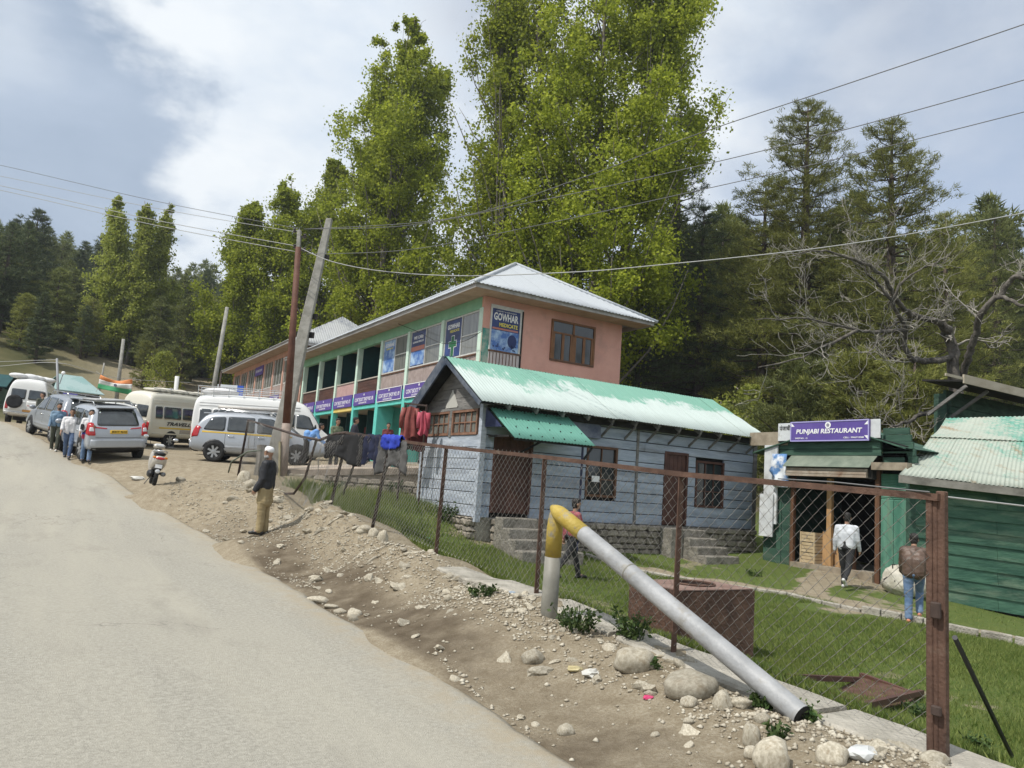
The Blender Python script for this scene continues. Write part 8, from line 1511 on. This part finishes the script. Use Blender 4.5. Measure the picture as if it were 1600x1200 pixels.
denim = pv((.05, .085, .17), (.12, .17, .27), 'blue_denim', 5); denim_l = pv((.10, .17, .30), (.22, .30, .43), 'light_denim', 4); khaki = pv((.26, .20, .105), (.35, .28, .155), 'khaki', 4); blackj = pv((.010, .011, .014), (.026, .027, .032), 'black_jacket', 5, .6); whitet = pv((.62, .61, .62), (.70, .69, .70), 'white_tee', 3); blues = pv((.10, .17, .26), (.20, .29, .38), 'chambray', 4); darkt = pv((.014, .014, .016), (.035, .035, .036), 'black_trousers', 5); olive = pv((.05, .055, .04), (.09, .095, .07), 'olive_grey', 5); navyj = pv((.02, .022, .035), (.045, .045, .06), 'navy_check', 9); brownl = pv((.075, .045, .032), (.13, .085, .062), 'brown_leather', 5, .5); redb = pv((.22, .045, .055), (.32, .10, .11), 'dusty_red', 5); greyw = pv((.44, .46, .49), (.60, .62, .65), 'pale_grey_denim', 6)
sh_b = mat('black_leather', (.012, .012, .012), None, rough=.4); sh_w = mat('white_shoe', (.6, .6, .58), None, rough=.6); sh_g = mat('grey_shoe', (.12, .12, .12), None, rough=.6); sh_o = mat('orange_shoe', (.45, .15, .08), (.55, .25, .15), 6, .6)
C2 = lambda px, d: (lambda p: (p[0], p[1], gz(p[0], p[1])))(at(px, 740, d))
CB = 180 + 31                     # heading that faces the camera's own forward line
# the old man on the verge: faces down the road, looks at the camera
p = gpt(407, 836); om = person('old man in a white skullcap, black jacket and khaki trousers standing on the verge', p, -58, 1.64, ((.02, .03), (-.02, .05)), ((.05, .45, .10), (.0, .5, .08)), -.02, 'jacket', blackj, (khaki, .022, .030), sh_b, 'none', 1.25, 'long', -.02, white_p, beard_w, 1.02, (('kurta', -.26, .05, .15, .135, khaki, .05),))
person('man in a blue shirt and dark trousers, leftmost of the walking group', C2(78, 25.6), CB - 26, 1.74, ((.28, .10), (-.22, .12)), ((-.25, .25, .10), (.22, .3, .1)), .02, 'shirt', blues, (olive, .008, .012), sh_w, 'short', .2, 'long', .0, beard=hair_m)
person('young man in a loose white tee and jeans walking beside the blue shirt', C2(100, 24.4), CB - 24, 1.72, ((.34, .12), (-.30, .25)), ((-.22, .25, .14), (.25, .35, .12)), .02, 'shirt', whitet, (denim, .010, .014), sh_g, 'short', .0, 'half', .02, wide=1.1)
person('person in a navy checked shirt and black trousers partly hidden behind the white tee', C2(113, 24.9), CB - 28, 1.66, ((.1, .1), (-.1, .1)), ((.2, .9, .1), (.1, .8, .1)), .05, 'shirt', navyj, (darkt, .012, .014), sh_w, 'short', .3, 'long', .0)
w4 = person('man in a white tee with black sling bag, front of the walking group', C2(130, 23.6), CB - 30, 1.72, ((.12, .06), (-.14, .10)), ((.35, 1.45, .12), (.1, .5, .2)), .04, 'shirt', whitet, (denim_l, .010, .016), sh_b, 'short', .35, 'half', .0)
tt, J_, A4, T4, hp4, s4 = w4; mb = MB(); mb.tube([T4((.02, .14, .50)), T4((.165, .05, .36)), T4((.17, -.06, .20)), T4((.10, -.16, .05))], .020, 6); mb.build('sling_strap', blackj, tt, True); mb = MB(); mb.box((-.03, -.26, .98), (.14, -.16, 1.18)); bevel(mb.build('sling_bag', blackj, tt), .03, 2); union('blue_hem', [(T4((-.005, .07, -.02)), T4((0, .072, .03)), .140 * s4, .139 * s4), (T4((-.005, -.07, -.02)), T4((0, -.072, .03)), .140 * s4, .139 * s4)], [], .0125, mat('blue_hem_cloth', (.03, .03, .3), None), tt, 2); union('red_hem', [(T4((-.005, .07, -.075)), T4((0, .072, -.04)), .141 * s4, .141 * s4), (T4((-.005, -.07, -.075)), T4((0, -.072, -.04)), .141 * s4, .141 * s4)], [], .0125, mat('red_hem_cloth', (.4, .03, .07), None), tt, 2)
person('man in a dark sweater and jeans standing at the minibus rear corner', C2(49, 30.6), 31 - 60, 1.72, ((.04, .04), (-.06, .06)), ((-.1, .35, .06), (-.1, .3, .06)), .0, 'shirt', olive, (denim, .010, .012), sh_g, 'short', .9, 'long', .02)
# by the shops
person('young man in an open olive shirt looking down behind the fence washing', (*wpos(519, 25.3), 1.82), CB - 40, 1.70, ((.05, .05), (-.05, .05)), ((.3, 1.3, .1), (.3, 1.2, .1)), .06, 'shirt', pv((.10, .12, .07), (.17, .19, .12), 'olive_shirt', 5), (darkt, .01, .012), sh_b, 'short', .0, 'long', .04)
person('man in a dark jacket standing in profile behind the black coat', (*wpos(547, 25.0), 1.88), CB - 100, 1.70, ((.05, .05), (-.05, .05)), ((.1, .3, .1), (.1, .3, .1)), .0, 'jacket', navyj, (denim_l, .008, .010), sh_w, 'short', .1, 'long', .0)
person('man bending in a bright blue shirt at the front of the white minibus', C2(474, 25.6), 31 + 75, 1.68, ((.1, .2), (-.1, .3)), ((.7, .5, .1), (.6, .5, .1)), .75, 'shirt', pv((.13, .28, .60), (.20, .38, .70), 'sky_blue_shirt', 4), (darkt, .01, .012), sh_b, 'short', .0, 'long', .0)
person('person in maroon seated in shade at the turquoise shop entrance', (11.0, 27.3, 2.15), CB - 20, 1.6, ((.0, .05), (-.05, .05)), ((.1, .5, .1), (.1, .5, .1)), .05, 'shirt', cl[2], (darkt, .012, .016), sh_b, 'short', .0, 'long', .05)
person('shopkeeper in dark clothes standing inside the turquoise doorway', (12.4, 27.0, 2.2), CB - 30, 1.66, ((.0, .05), (-.05, .05)), ((.1, .3, .1), (.1, .3, .1)), .0, 'shirt', cl[3], (darkt, .012, .014), sh_b, 'short', .0, 'long', .0)
person('person looking out from the open upper balcony', (13.9, 35.9, 5.24), CB - 40, 1.66, ((.0, .0), (.0, .0)), ((.4, .9, .1), (.4, .9, .1)), .1, 'shirt', cl[2], (darkt, .012, .014), sh_b, 'short', .0, 'long', .0)
# on the lawn
p = gpt(1322, 920); person('man in a pale grey denim jacket walking away to the restaurant hut', p, 72, 1.74, ((.22, .12), (-.30, .55)), ((-.05, .25, .16), (.12, .35, .10)), .03, 'shirt', greyw, (darkt, .010, .006), sh_w, 'short', .1, 'long', -.02, wide=1.12)
p = gpt(1428, 975); person('boy in a brown leather jacket and blue jeans bending behind the corner post', p, 60, 1.56, ((.10, .10), (.75, .80)), ((.45, .55, .08), (.5, .5, .08)), .30, 'jacket', brownl, (denim_l, .014, .020), sh_o, 'short', .0, 'long', .02)
p = gpt(890, 905); person('man in a dusty red top and black trousers striding behind the bent pipe', p, 95, 1.70, ((.38, .10), (-.35, .40)), ((-.3, .3, .1), (.35, .45, .1)), .06, 'shirt', redb, (darkt, .008, .010), sh_b, 'short', .0, 'long', .0)

# ------------------------------------------------------------------ thin mountain air
hm = bpy.data.materials.new('haze'); hm.use_nodes = True; t_ = hm.node_tree; t_.nodes.clear(); o_ = t_.nodes.new('ShaderNodeOutputMaterial'); v_ = t_.nodes.new('ShaderNodeVolumePrincipled'); v_.inputs['Density'].default_value = .00042; v_.inputs['Color'].default_value = (.80, .87, .95, 1); v_.inputs['Anisotropy'].default_value = .2; t_.links.new(v_.outputs[0], o_.inputs['Volume'])
zt_ = max(float(GZ.max()), 60) + 30
mb = MB(); mb.box((-430, -430, float(GZ.min()) - 1), (430, 450, zt_)); tag(mb.build('haze', hm), kind='stuff')
SC.cycles.volume_bounces = 0; SC.cycles.volume_step_rate = 4
